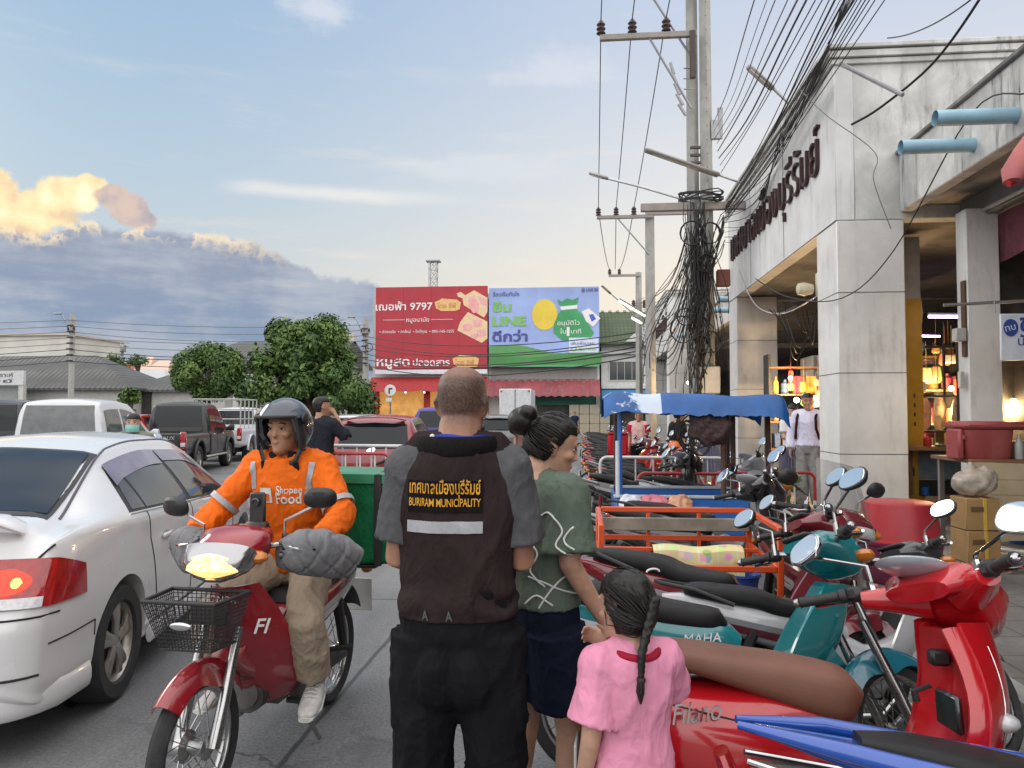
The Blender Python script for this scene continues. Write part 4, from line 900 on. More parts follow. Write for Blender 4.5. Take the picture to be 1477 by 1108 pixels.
p3, q3 = pole(921, 393, 36, 'third concrete pole with short crossarm beside the green roof', [(-1.4, .1, 8.05, (-1.35, -.9))])
for z in (6.5, 6.6): 
    for x in (-.25, .25): b = MB(); insul(b, x, -.16, z, 1.3); b.build('insulator', INS, p3)
p4, q4 = pole(105, 453, 55, 'concrete pole with bracket lamp behind the left parking row', [(-.3, .3, 7.9, (-.25, .25))], w=.22)
p5, q5 = pole(528, 458, 58, 'concrete pole with bracket lamp between tree and red billboard', [(-.4, .4, 7.9, (-.3, .3))], w=.22)
for pp, qq in ((p4, q4), (p5, q5)):
    MB().tube([(-.1, -.1, qq.z-1.6), (-.7, -.1, qq.z-.2), (-1.0, -.1, qq.z+.0)], .05, 6).build('lamp_arm', STEEL, pp); MB().box((-1.15, -.1, qq.z+.03), (.6, .2, .12), .03).build('lamp_head', STEEL, pp)
    for k in range(7):
        b = MB().box((0, -.28, qq.z-.9-.45*k), (.5, .12, .1), .02); b.build('bracket', INS, pp)
for i, (a, b) in enumerate((((660, 496, 120), (706, 494, 120)),)): pass
for u, lb in ((166, 'far pair pole with transformer, left one'), (177, 'far pair pole with transformer, right one')):
    t, q = pole(u, 492, 100, lb, [(-1.2, 1.2, D(u, 495, 100).z, ()), (-1.0, 1.0, D(u, 500, 100).z, ())], w=.2)
    MB().box((0, -.5, D(u, 503, 100).z), (1.3, .9, 1.0), .1).build('transformer', STEEL, t)
# street lamps on the market side
def street_lamp(a, b, label, hl, big=False):
    t = thing('street_lamp', label, 'street lamp', b); a, b = V(a), V(b); d = (a-b)
    MB().tube([(0, 0, 0), d*.5+V((0, 0, .02)), d*(1-hl/d.length)], .028, 8).build('arm', GALV, t)
    M = frame(d*(1-hl/d.length/2)*1.0, d, V((0, 0, 1)).cross(d)); M.translation = d*(1-hl/d.length/2)
    MB().box((0, 0, 0), (hl, .14 if not big else .2, .07), .03, M).build('lamp_head', pm('lamp housing', (.30, .29, .28), .5, .3), t)
    MB().box((hl*.08, 0, -.032), (hl*.6, .09, .02), .006, M).build('lens', pm('lamp lens', (.55, .52, .45), .3), t)
street_lamp(D(1078, 95, 12.0), (3.36, 12.2, 6.34), 'grey street lamp projecting from the market cornice', .55)
street_lamp(D(930, 216, 15.5), (3.36, 15.7, 6.2), 'long strip lamp projecting over the road from the gateway', 1.6, True)
street_lamp(D(850, 250, 17.0), (2.35, 16.0, 5.95), 'slim street lamp reaching left from the double pole', .5)
street_lamp(D(868, 412, 34), (q3.x, 36, 6.0), 'small street lamp on the third pole over the road', .7)
o = simple('tube_fitting', 'grey tube fitting leaning off the gateway corner', 'lamp', MB().tube([D(1212, 92, 10.12), D(1302, 137, 9.3)], .028, 8), STEEL)
for i, (u0, v0, u1, v1) in enumerate(((893, 434, 934, 458), (912, 459, 925, 466))):
    a, b = D(u0, v0, 33), D(u1, v1, 34); t = thing('tube_light', ('long lit strip lamp beside the third pole', 'short lit strip lamp under the long one by the third pole')[i], 'lamp', a)
    MB().tube([(0, 0, 0), b-a], .05, 8).build('glowing_tube', pm('lit strip', (1, 1, 1), .4, emit=(1, .86, .66), es=2.2), t); MB().tube([V((0, 0, .08)), b-a+V((0, 0, .08))], .05, 6).build('housing', STEEL, t)
# high-voltage lines: over the viewer, main pole, second pole, third pole
for k, (x, x2, x3) in enumerate(((-2.05, -1.6, -1.35), (-1.4, -1.05, -1.1), (-.7, -.5, -.9))):
    A = V((2.44+x, 15.82, 9.82)); B = V((q2.x+x2, 23.84, 8.0)); Cc = V((q3.x+x3, 35.84, 8.35))
    cable([A, B], .013, 'high voltage line between the double pole and the second pole', 'high voltage lines', sag=.12, mat=CABG)
    cable([B, Cc], .015, 'high voltage line between the second and third poles', 'high voltage lines', sag=.35, mat=CABG)
    cable([A, V((2.44+x+.35*k*.3, -14, 11.5))], .013, 'high voltage line passing over the viewer from the double pole', 'high voltage lines', sag=.1, mat=CABG)
# service cables from the pole towards the viewer along the cornice
r = random.Random(5)
us = [1088, 1106, 1118, 1136, 1150, 1163, 1176, 1186, 1196, 1204, 1212, 1218, 1224, 1230, 1236, 1242, 1248, 1254, 1262, 1276]
for i, u in enumerate(us):
    s = V((2.7+.02*i, 15.9, 7.6-.15*i)) if i < 8 else V((2.9, 15.8, 6.05-.03*i)); m_ = D(u, 0, 8.2 if i < 8 else 8.6); e = m_+(m_-s)*.9+V((0, 0, .15))
    cable([s, s.lerp(m_, .5)-V((0, 0, r.uniform(.05, .22))), m_, e], r.choice((.005, .007, .008, .012)), 'service cable running from the double pole to above the market cornice', 'service cables over the cornice', 16, CAB if i > 4 else CABG)
for i in range(9):           # drooping along the facade
    z0 = 5.9-.1*i; y1 = 8.8
    cable([(2.9, 15.9, z0), (3.22, 14.6, z0-.05-.06*(i % 3)), (3.21, 12.6, 5.75+.05*i), (3.20, 10.4, 6.25+.02*i), (3.0+.05*i, 8.2, 6.75)], r.choice((.005, .007, .009)), 'slack cable draped across the lettering side of the gateway', 'slack cables on the gateway', 22)
cable([D(1228, 180, 9.9), D(1270, 155, 9.6), D(1345, 92, 9.0), D(1412, 0, 8.2), D(1440, -60, 7.6)], .016, 'thick slack cable curving up at the top right', None, 20)
cable([D(1280, 55, 12), D(1400, 0, 9)], .010, 'thin cable crossing the sky at the top right corner', None, sag=.1)
cable([D(1480, 135, 7), D(1400, 165, 8), D(1290, 360, 9.6), D(1215, 430, 10.1), D(1135, 428, 11.4), D(1090, 402, 13)], .008, 'thin cable drooping past the big column from the spouts', None, 30)
cable([D(1155, 130, 11), D(1190, 165, 10.05), D(1262, 220, 10.1), D(1260, 260, 10.1), D(1285, 330, 10.1)], .006, 'thin cable hanging down the gateway end wall', None, 22, CABG)
cable([D(1065, 390, 16.5), D(1090, 440, 15), D(1130, 452, 14), D(1178, 428, 13)], .012, 'pale looped cable under the gateway soffit', None, 18, GALV)
for i in range(9):
    cable([D(1108+8*i, 445+3*(i % 3), 13.5+.2*i), D(1130+6*i, 470+9*(i % 4), 13.4), D(1150+4*i, 520-10*i, 13.6), D(1180, 440+4*i, 13.8)], .010, 'dark slack wire strung inside the gateway opening', 'wires inside the gateway', 12)
for i in range(16):          # fan of cables from the pole down the street towards the third pole
    cable([(2.3, 16.2, 5.9-.12*i), (lerp(2.3, q2.x, .5), 20, 5.0-.16*i+r.uniform(-.1, .1)), (q3.x+.05*(i % 3), 35.9, 6.9-.17*i)], .009+.004*(i % 2), 'sagging cable between the double pole and the third pole', 'sagging cables down the street', 14)
for k in range(8):           # left street
    z = q4.z-.5-.45*k
    cable([(q4.x, 54.8, z), (q5.x, 57.8, q5.z-.6-.42*k)], .028, 'thin cable between the two bracket lamp poles', 'cables of the far left street', sag=.35+.12*(k % 3), mat=CABG if k < 5 else CAB)
    cable([(q4.x, 54.8, z), (q4.x-40, 52, z-.4-.25*k)], .028, 'thin cable running off the left edge from the lamp pole', 'cables off the left edge', sag=.3, mat=CABG if k < 5 else CAB)
    if k < 6: cable([(q5.x, 57.8, q5.z-1.5-.45*k), (q3.x+.1, 36, 5.4-.22*k)], .028 if k < 3 else .035, 'dark cable crossing in front of the billboards', 'cables before the billboards', sag=.7+.2*(k % 2))
for k in range(9):
    b = MB(); b.tube([(q5.x+.4+.3*cos(a*.5), 57.5, q5.z-2.4+.3*sin(a*.5)) for a in range(14)], .03, 5)
    if k == 0: tag(b.build('cable_coil', CAB, None, 180), 'coil of cable hanging on the pole by the red billboard', 'cable coil')
for k in range(7):           # birds on the warehouse ridge
    p = D(6+k*13, 482-(k % 2), 84.6); o = thing('bird', 'small dark bird perched on the pale warehouse roof', 'bird', (p.x, p.y, zt+ -.0), 0, 'birds on the warehouse')
    MB().ball((0, 0, .22), (.22, .1, .11), 8, 6).build('plumage', DKIN, o); MB().ball((.2, 0, .34), .08, 6, 5).build('head', DKIN, o)
# ============================================================ vehicles (local +X forward, +Y left, origin on the ground)
from mathutils.bvhtree import BVHTree
TYRE = pm('tyre rubber', (.022, .022, .023), .75, var=.3, bump=.2, bsc=60, grime=.25)
RIM = pm('alloy wheel', (.36, .34, .31), .35, .75, var=.2, grime=.5)
BLK = pm('black plastic', (.018, .018, .019), .5, var=.2); CHR = pm('chrome', (.62, .62, .63), .12, 1.0, var=.04)
GLS = pm('tinted glass', (.010, .013, .016), .06, spec=.35, var=.1)
GLS2 = pm('lighter tinted glass', (.035, .04, .042), .05, spec=.6, var=.5, sc=3.2)
GAP = pm('panel gap', (.012, .012, .013), .8)
REDL = pm('tail lamp red', (.32, .008, .01), .15, coat=.8, var=.3, sc=30); CLR = pm('clear lamp plastic', (.55, .55, .56), .12, coat=.8, var=.2, sc=40)
def car_wheel(par, x, y, r, w, spokes=5, rim=RIM, nm='wheel'):
    s = 1 if y > 0 else -1; M = frame((x, y, r), (1, 0, 0), (0, 0, -s if False else 1)); M = Matrix.Translation((x, y, r)) @ Matrix.Rotation(-s*pi/2, 4, 'X')
    k = r*.68; a = w/2
    o = MB().lathe([(k*.98, -a*.9), (r*.93, -a), (r*.99, -a*.75), (r, -a*.4), (r, a*.4), (r*.99, a*.75), (r*.93, a), (k*1.04, a*.96), (k*.98, a*.8)], 40, M, (False, False)).build(nm, TYRE, par)
    b = MB(); b.lathe([(k*.99, -a*.8), (k*.9, -a*.5), (k*.88, a*.35), (k*.97, a*.72), (k*1.0, a*.82), (k*1.03, a*.8)], 36, M, (False, False))
    for i in range(spokes):
        th = 2*pi*i/spokes+.3
        for dt in (-.13, .13):
            b.tube([(cos(th)*k*.14, sin(th)*k*.14, a*.62), (cos(th+dt*.9)*k*.55, sin(th+dt*.9)*k*.55, a*.66), (cos(th+dt*1.3)*k*.95, sin(th+dt*1.3)*k*.95, a*.55)], [(.035, .018), (.026, .016), (.034, .018)], 6, side=(-sin(th), cos(th), 0), M=M)
    b.lathe([(k*.26, a*.3), (k*.26, a*.66), (k*.16, a*.74), (.001, a*.75)], 18, M, (True, False))
    b.build('rim', rim, o)
    MB().lathe([(k*.86, -a*.3), (k*.86, -a*.2)], 24, M).build('brake_disc', pm('dark brake', (.03, .028, .026), .7), o)
    return o
def loft_body(st, half, nsec=7, rnd=.12, shear=None):
    """st: x stations; half(x): list of (y, z) from bottom centre to top centre; mirrored into a closed ring."""
    rings = []; x0, x1 = st[0], st[-1]
    for x in st:
        h = half(x); pts = []
        P_ = [V((y, z)) for y, z in h]; P_ = [V((-P_[1].x, P_[1].y))]+P_+[V((-P_[-2].x, P_[-2].y))]
        for i in range(1, len(P_)-2):
            for k in range(nsec):
                t = k/nsec; p0, p1, p2, p3 = P_[i-1:i+3]
                pts.append(.5*((2*p1)+(p2-p0)*t+(2*p0-5*p1+4*p2-p3)*t*t+(3*p1-p0-3*p2+p3)*t**3)*1.0)
        pts.append(V(h[-1]))
        for q in pts: q.x = max(q.x, 0)
        pts[0].x = 0; pts[-1].x = 0
        ring = [(-q.x, q.y) for q in pts]+[(q.x, q.y) for q in pts[-2:0:-1]]
        d = min(x-x0, x1-x)
        zc = sum(z for _, z in ring)/len(ring)
        e = 1 if d >= rnd else 1-(1-sqrt(max(0, 1-(1-d/rnd)**2)))*.16
        r3 = []
        for y, z in ring:
            yy, zz = y*e, zc+(z-zc)*e; r3.append((x+(shear(x, zz) if shear else 0), yy, zz))
        rings.append(r3)
    return MB().loft(rings)
def boolcut(mb, cuts, name):
    me = mb.mesh(name, []); b = bmesh.new(); b.from_mesh(me); bmesh.ops.recalc_face_normals(b, faces=b.faces); b.to_mesh(me); b.free()
    o = bpy.data.objects.new(name, me); COL.objects.link(o); c = cuts.build('cut', None); md = o.modifiers.new('b', 'BOOLEAN'); md.operation = 'DIFFERENCE'; md.object = c; md.solver = 'EXACT'
    dg = bpy.context.evaluated_depsgraph_get(); m2 = bpy.data.meshes.new_from_object(o.evaluated_get(dg))
    for q in (o, c): COL.objects.unlink(q); bpy.data.objects.remove(q)
    m2.materials.clear(); m2.name = name; return m2
class Skin:
    def __init__(s, me): s.bvh = BVHTree.FromPolygons([v.co.copy() for v in me.vertices], [tuple(p.vertices) for p in me.polygons])
    def hit(s, o, d, off=.003):
        p, n, i, q = s.bvh.ray_cast(V(o), V(d).normalized(), 9.0)
        if p is None: return None
        if n.dot(V(d)) > 0: n = -n
        return p+n*off
    def patch(s, bot, top, d, nu=14, nv=6, off=.004, name='window', mat=GLS, par=None, far=4.0, axis='xz', side=1):
        """bot, top: polylines in the projection plane; cast along d."""
        def at(pl, t):
            t *= len(pl)-1; k = min(int(t), len(pl)-2); return V(pl[k]).lerp(V(pl[k+1]), t-k)
        d = V(d); last = [None]
        def fn(a, b):
            q = at(bot, a).lerp(at(top, a), b)
            o = {'xz': (q.x, side*far, q.y), 'yz': (-far if d.x > 0 else far, q.x, q.y), 'xy': (q.x, q.y, far)}[axis]
            h = s.hit(o, d, off); h = h if h is not None else last[0]; last[0] = h; return h if h is not None else V((0, 0, 0))
        return MB().sheet(fn, nu, nv, .004).build(name, mat, par, 60)
    def line(s, pts, d, r=.004, off=.0, far=4.0, axis='xz', side=1, mb=None, n=10):
        q = []
        for a, b in zip(pts, pts[1:]):
            for k in range(n): q.append(V(a).lerp(V(b), k/n))
        q.append(V(pts[-1])); h = []
        for p in q:
            o = {'xz': (p.x, side*far, p.y), 'yz': (-far if d[0] > 0 else far, p.x, p.y), 'xy': (p.x, p.y, far)}[axis]
            t = s.hit(o, d, off)
            if t is not None and (not h or (t-h[-1]).length < .25): h.append(t)
        if len(h) > 1: mb.tube(h, r, 5)
def lin(a, b, n): return [a+(b-a)*i/(n-1) for i in range(n)]
def place(t, lx, ly, P_, rz):
    t.rotation_euler = (0, 0, rz); w = Matrix.Rotation(rz, 3, 'Z') @ V((lx, ly, 0)); t.location = (P_.x-w.x, P_.y-w.y, 0)
RZ = radians(98)
# ---- white saloon car in the left foreground
def saloon():
    t = thing('saloon_car', 'white saloon car with a lit red tail lamp in the left foreground', 'car')
    PW = paint('pearl white paint', (.64, .64, .645), rough=.25, sc=1.2, var=.015, grime=0.0)
    zr = [(-2.28, .88), (-2.20, 1.02), (-2.05, 1.055), (-1.78, 1.085), (-1.45, 1.19), (-.95, 1.365), (-.4, 1.435), (.1, 1.44), (.45, 1.40), (.9, 1.22), (1.35, 1.0), (1.8, .89), (2.15, .76), (2.28, .62)]
    zb = [(-2.28, .80), (-2.1, .955), (-1.6, 1.0), (-.9, .975), (0, .94), (.6, .91), (1.2, .87), (1.8, .78), (2.15, .66), (2.28, .56)]
    wm = [(-2.28, .74), (-2.15, .82), (-1.9, .865), (-1.4, .885), (0, .875), (1.3, .88), (1.8, .84), (2.1, .74), (2.28, .56)]
    wr = [(-2.28, .66), (-2.0, .72), (-1.75, .70), (-1.4, .625), (-.9, .575), (-.2, .57), (.5, .585), (.95, .64), (1.35, .70), (1.8, .70), (2.28, .5)]
    ew = [(-2.28, -.03), (-2.0, .012), (-1.75, .02), (-1.4, .14), (-.95, .30), (-.3, .37), (.2, .37), (.6, .31), (.95, .19), (1.35, .05), (1.8, .02), (2.28, -.03)]
    def half(x):
        W = spl(wm, x); Zb = spl(zb, x); Zr = spl(zr, x); R_ = spl(wr, x); e = max(spl(ew, x), .002); bot = spl([(-2.28, .30), (-2.1, .235), (-1.7, .225), (1.7, .21), (2.1, .22), (2.28, .28)], x)
        ze = min(Zb+e, Zr-.02)
        return [(0, bot), (W*.86, bot), (W*.965, bot+.07), (W*.985, .46), (W, .66), (W*.985, Zb-.10), (W*.955, Zb), ((W*.955+R_)/2+.018, (Zb+ze)/2), (R_, ze), (R_*.86, ze+(Zr-ze)*.62), (R_*.45, Zr-.012), (0, Zr)]
    sh = lambda x, z: (max(0, (-1.9-x)/.38)**1.5)*(.16*max(0, min(1, (z-.62)/.3))) if x < -1.9 else -(max(0, (x-1.8)/.48)**1.5)*(.25*max(0, min(1, (z-.55)/.3)))
    st = lin(-2.28, -2.1, 9)+lin(-2.08, 2.08, 84)+lin(2.1, 2.28, 9)
    body = loft_body(st, half, 5, .13, sh)
    cut = MB()
    for x in (-1.38, 1.32):
        for s in (-1, 1): cut.lathe([(.352, -.17), (.352, .3)], 40, Matrix.Translation((x, s*.80, .325)) @ Matrix.Rotation(-s*pi/2, 4, 'X'))
    me = boolcut(body, cut, 'body'); me.materials.append(PW); sk = Skin(me); link('body', me, t, 28)
    for x in (-1.38, 1.32):
        for s in (-1, 1):
            car_wheel(t, x, s*.762, .315, .205)
            MB().lathe([(.345, -.16), (.345, -.14)], 24, Matrix.Translation((x, s*.80, .325)) @ Matrix.Rotation(-s*pi/2, 4, 'X')).build('wheel_well', GAP, t)
    for s in (-1, 1):
        D_ = (0, -s, 0)
        bel = lambda x: spl(zb, x)+.025
        rl = lambda x: spl(zb, x)+min(spl(ew, x), 9)-.035
        # rear quarter light, rear door glass, front door glass
        for (xa, xb, ta, tb_, nm, m) in ((-1.18, -.98, -.99, -.94, 'quarter_glass', GLS2), (-.95, -.17, -.90, -.20, 'rear_door_glass', GLS2), (-.08, .86, -.13, .50, 'front_door_glass', GLS2)):
            bx_ = lin(xa, xb, 12); tx_ = lin(ta, tb_, 12)
            sk.patch([(x, bel(x)) for x in bx_], [(x, rl(x)) for x in tx_], D_, 16, 8, .005, nm, m, t, side=s)
        bx_ = lin(-1.24, 1.0, 30); tx_ = lin(-1.03, .50, 30)
        sk.patch([(x, bel(x)-.022) for x in bx_], [(x, rl(x)+.022) for x in tx_], D_, 40, 8, .0025, 'window_surround', BLK, t, side=s)
        g = MB()
        sk.line([(-1.24, bel(-1.24)-.02), (-.5, bel(-.5)-.02), (.3, bel(.3)-.02), (1.0, bel(1.0)-.02)], D_, .007, .004, side=s, mb=g); g.build('belt_trim', CHR, t)
        tx_ = lin(-1.03, -.20, 14)
        sk.patch([(x, rl(x)-.075-.02*sin(i)) if False else (x, rl(x)-.07) for i, x in enumerate(lin(-1.10, -.20, 14))], [(x, rl(x)+.028) for x in tx_], D_, 18, 4, .013, 'rain_visor', pm('purple tinted visor', (.16, .13, .20), .12, coat=.6, var=.3), t, side=s)
        tx_ = lin(-.17, .50, 12)
        sk.patch([(x, rl(x)-.05) for x in lin(-.15, .60, 12)], [(x, rl(x)+.028) for x in tx_], D_, 16, 4, .011, 'rain_visor', pm('purple tinted visor', (.16, .13, .20), .12, coat=.6, var=.3), t, side=s)
        g = MB()
        sk.line([(-.13, bel(-.13)), (-.13, .62), (-.16, .30)], D_, .0045, side=s, mb=g)
        sk.line([(-.98, bel(-.98)-.02), (-1.0, .82), (-.93, .62), (-.86, .45), (-.84, .30)], D_, .0045, side=s, mb=g)
        sk.line([(.90, bel(.9)-.02), (.93, .62), (.86, .30)], D_, .0045, side=s, mb=g)
        sk.line([(-.84, .30), (0, .285), (.86, .30)], D_, .0045, side=s, mb=g)
        sk.line([(-2.12, .52), (-1.74, .53), (-1.73, .45)], D_, .0045, side=s, mb=g)
        g.build('panel_gap', GAP, t)
        for x, z in ((-.72, .80), (.12, .765)):
            p = sk.hit((x, s*4, z), D_, .014)
            h = MB().box(p, (.17, .022, .032), .009, None); h.build('door_handle', PW, t)
            MB().ball(sk.hit((x, s*4, z), D_, -.002), (.075, .006, .033), 12, 6).build('handle_cup', pm('shaded white', (.30, .30, .31), .3), t)
        MB().tube([(-1.0, s*.875, .245), (.95, s*.87, .245)], [(.02, .05), (.02, .05)], 8, side=(0, 1, 0)).build('side_skirt', PW, t)
        # mirror
        m_ = MB().tube([(.78, s*.84, .955), (.80, s*.93, .985), (.79, s*1.0, .99), (.78, s*1.06, .985)], [(.03, .03), (.055, .055), (.06, .065), (.04, .045)], 12, side=(1, 0, 0)).build('door_mirror', BLK if s < 0 else PW, t)
        MB().box((.742, s*.98, .988), (.012, .15, .085), .005).build('mirror_glass', pm('mirror glass', (.7, .74, .78), .04, 1.0, var=.02), m_)
        # tail lamp wraps round the corner
        sk.patch([(y, .70) for y in lin(s*.50, s*.80, 8)], [(y, .885+.02*k) for k, y in zip(lin(-1, .2, 8), lin(s*.52, s*.80, 8))], (1, 0, 0), 12, 8, .012, 'tail_lamp', REDL, t, axis='yz')
        lo_ = sk.patch([(x, .695) for x in lin(-2.16, -1.86, 8)], [(x, .90-.33*max(0, (x+2.05))) for x in lin(-2.16, -1.86, 8)], D_, 12, 6, .012, 'tail_lamp', REDL, t, side=s)
        if True:
            sk.patch([(s*(.655-.10*cos(pi*k)), .803-.055*sin(pi*k)) for k in lin(0, 1, 14)], [(s*(.655-.10*cos(pi*k)), .803+.05*sin(pi*k)) for k in lin(0, 1, 14)], (1, 0, 0), 16, 8, .017, 'brake_light', pm('lit brake lamp', (.8, .02, .01), .2, emit=(1, .035, .01), es=1.5, var=.5, sc=22), lo_, axis='yz')
            [sk.patch([(s*(q-.02*cos(pi*k)), .80-.022*sin(pi*k)) for k in lin(0, 1, 10)], [(s*(q-.02*cos(pi*k)), .80+.022*sin(pi*k)) for k in lin(0, 1, 10)], (1, 0, 0), 10, 5, .021, 'brake_bulb', pm('brake bulb', (1, .2, .1), .2, emit=(1, .30, .05), es=4), lo_, axis='yz') for q in (.61, .70)]
        sk.patch([(y, .695) for y in lin(s*.52, s*.80, 8)], [(y, .738) for y in lin(s*.52, s*.80, 8)], (1, 0, 0), 10, 4, .018, 'reversing_lens', CLR, lo_, axis='yz')
        # front lamps
        sk.patch([(y, .64) for y in lin(s*.45, s*.70, 6)], [(y, .74) for y in lin(s*.42, s*.68, 6)], (-1, 0, 0), 8, 5, .008, 'headlamp', CLR, t, axis='yz')
    # rear screen and windscreen
    rs = lambda x: spl(wr, x)-.075
    sk.patch([(-1.74, y) for y in lin(-rs(-1.74), rs(-1.74), 9)], [(-.99, y) for y in lin(-rs(-.99), rs(-.99), 9)], (0, 0, -1), 14, 10, .005, 'rear_screen', pm('rear screen glass', (.008, .012, .02), .08, spec=.3), t, axis='xy')
    sk.patch([(-1.80, y) for y in lin(-rs(-1.74)-.03, rs(-1.74)+.03, 9)], [(-.95, y) for y in lin(-rs(-.99)-.03, rs(-.99)+.03, 9)], (0, 0, -1), 14, 10, .002, 'screen_surround', BLK, t, axis='xy')
    sk.patch([(1.28, y) for y in lin(-.62, .62, 9)], [(.52, y) for y in lin(-.50, .50, 9)], (0, 0, -1), 14, 10, .005, 'windscreen', GLS, t, axis='xy')
    g = MB()
    for s in (-1, 1): sk.line([(-1.72, s*(rs(-1.72)+.055)), (-1.3, s*(rs(-1.3)+.06)), (-.8, s*.515), (0, s*.51), (.5, s*.52)], (0, 0, -1), .008, .0, axis='xy', mb=g)
    g.build('roof_seam', pm('roof seam', (.10, .09, .11), .5), t)
    g = MB(); sk.line([(-.80, .955), (-.74, .88)], (1, 0, 0), .005, .003, axis='yz', mb=g, n=24); sk.line([(.80, .955), (.74, .88)], (1, 0, 0), .005, .003, axis='yz', mb=g, n=24)
    for s in (-1, 1): sk.line([(s*.50, .93), (s*.47, .80), (s*.48, .66)], (1, 0, 0), .005, .003, axis='yz', mb=g, n=24)
    sk.line([(-.84, .655), (0, .655), (.84, .655)], (1, 0, 0), .005, .003, axis='yz', mb=g, n=24); sk.line([(-.80, .395), (0, .40), (.80, .395)], (1, 0, 0), .006, .003, axis='yz', mb=g, n=24)
    g.build('panel_gap', GAP, t)
    # boot spoiler and low rear skirt
    MB().tube([(-2.02, -.66, 1.03), (-2.08, -.60, 1.075), (-2.11, -.3, 1.11), (-2.12, 0, 1.115), (-2.11, .3, 1.11), (-2.08, .60, 1.075), (-2.02, .66, 1.03)], [(.05, .018), (.085, .02), (.095, .02), (.095, .02), (.095, .02), (.085, .02), (.05, .018)], 12, side=(1, 0, .12)).build('boot_spoiler', PW, t)
    MB().tube([(-1.76-.53*(1-abs(a)**5.0)**.5 if abs(a) < 1 else -1.76, .845*math.copysign(min(1, abs(a)*1.02)**.9, a), .272) for a in lin(-1, 1, 41)], [(.022, .07)]*41, 10, side=(1, 0, 0)).build('rear_skirt', PW, t)
    MB().box((-2.17, 0, .78), (.012, .36, .12), .003, None).build('number_plate', pm('plate white', (.65, .65, .63), .5), t)
    place(t, -1.38, -.765, G(147, 1009), RZ+radians(3.5))
saloon()
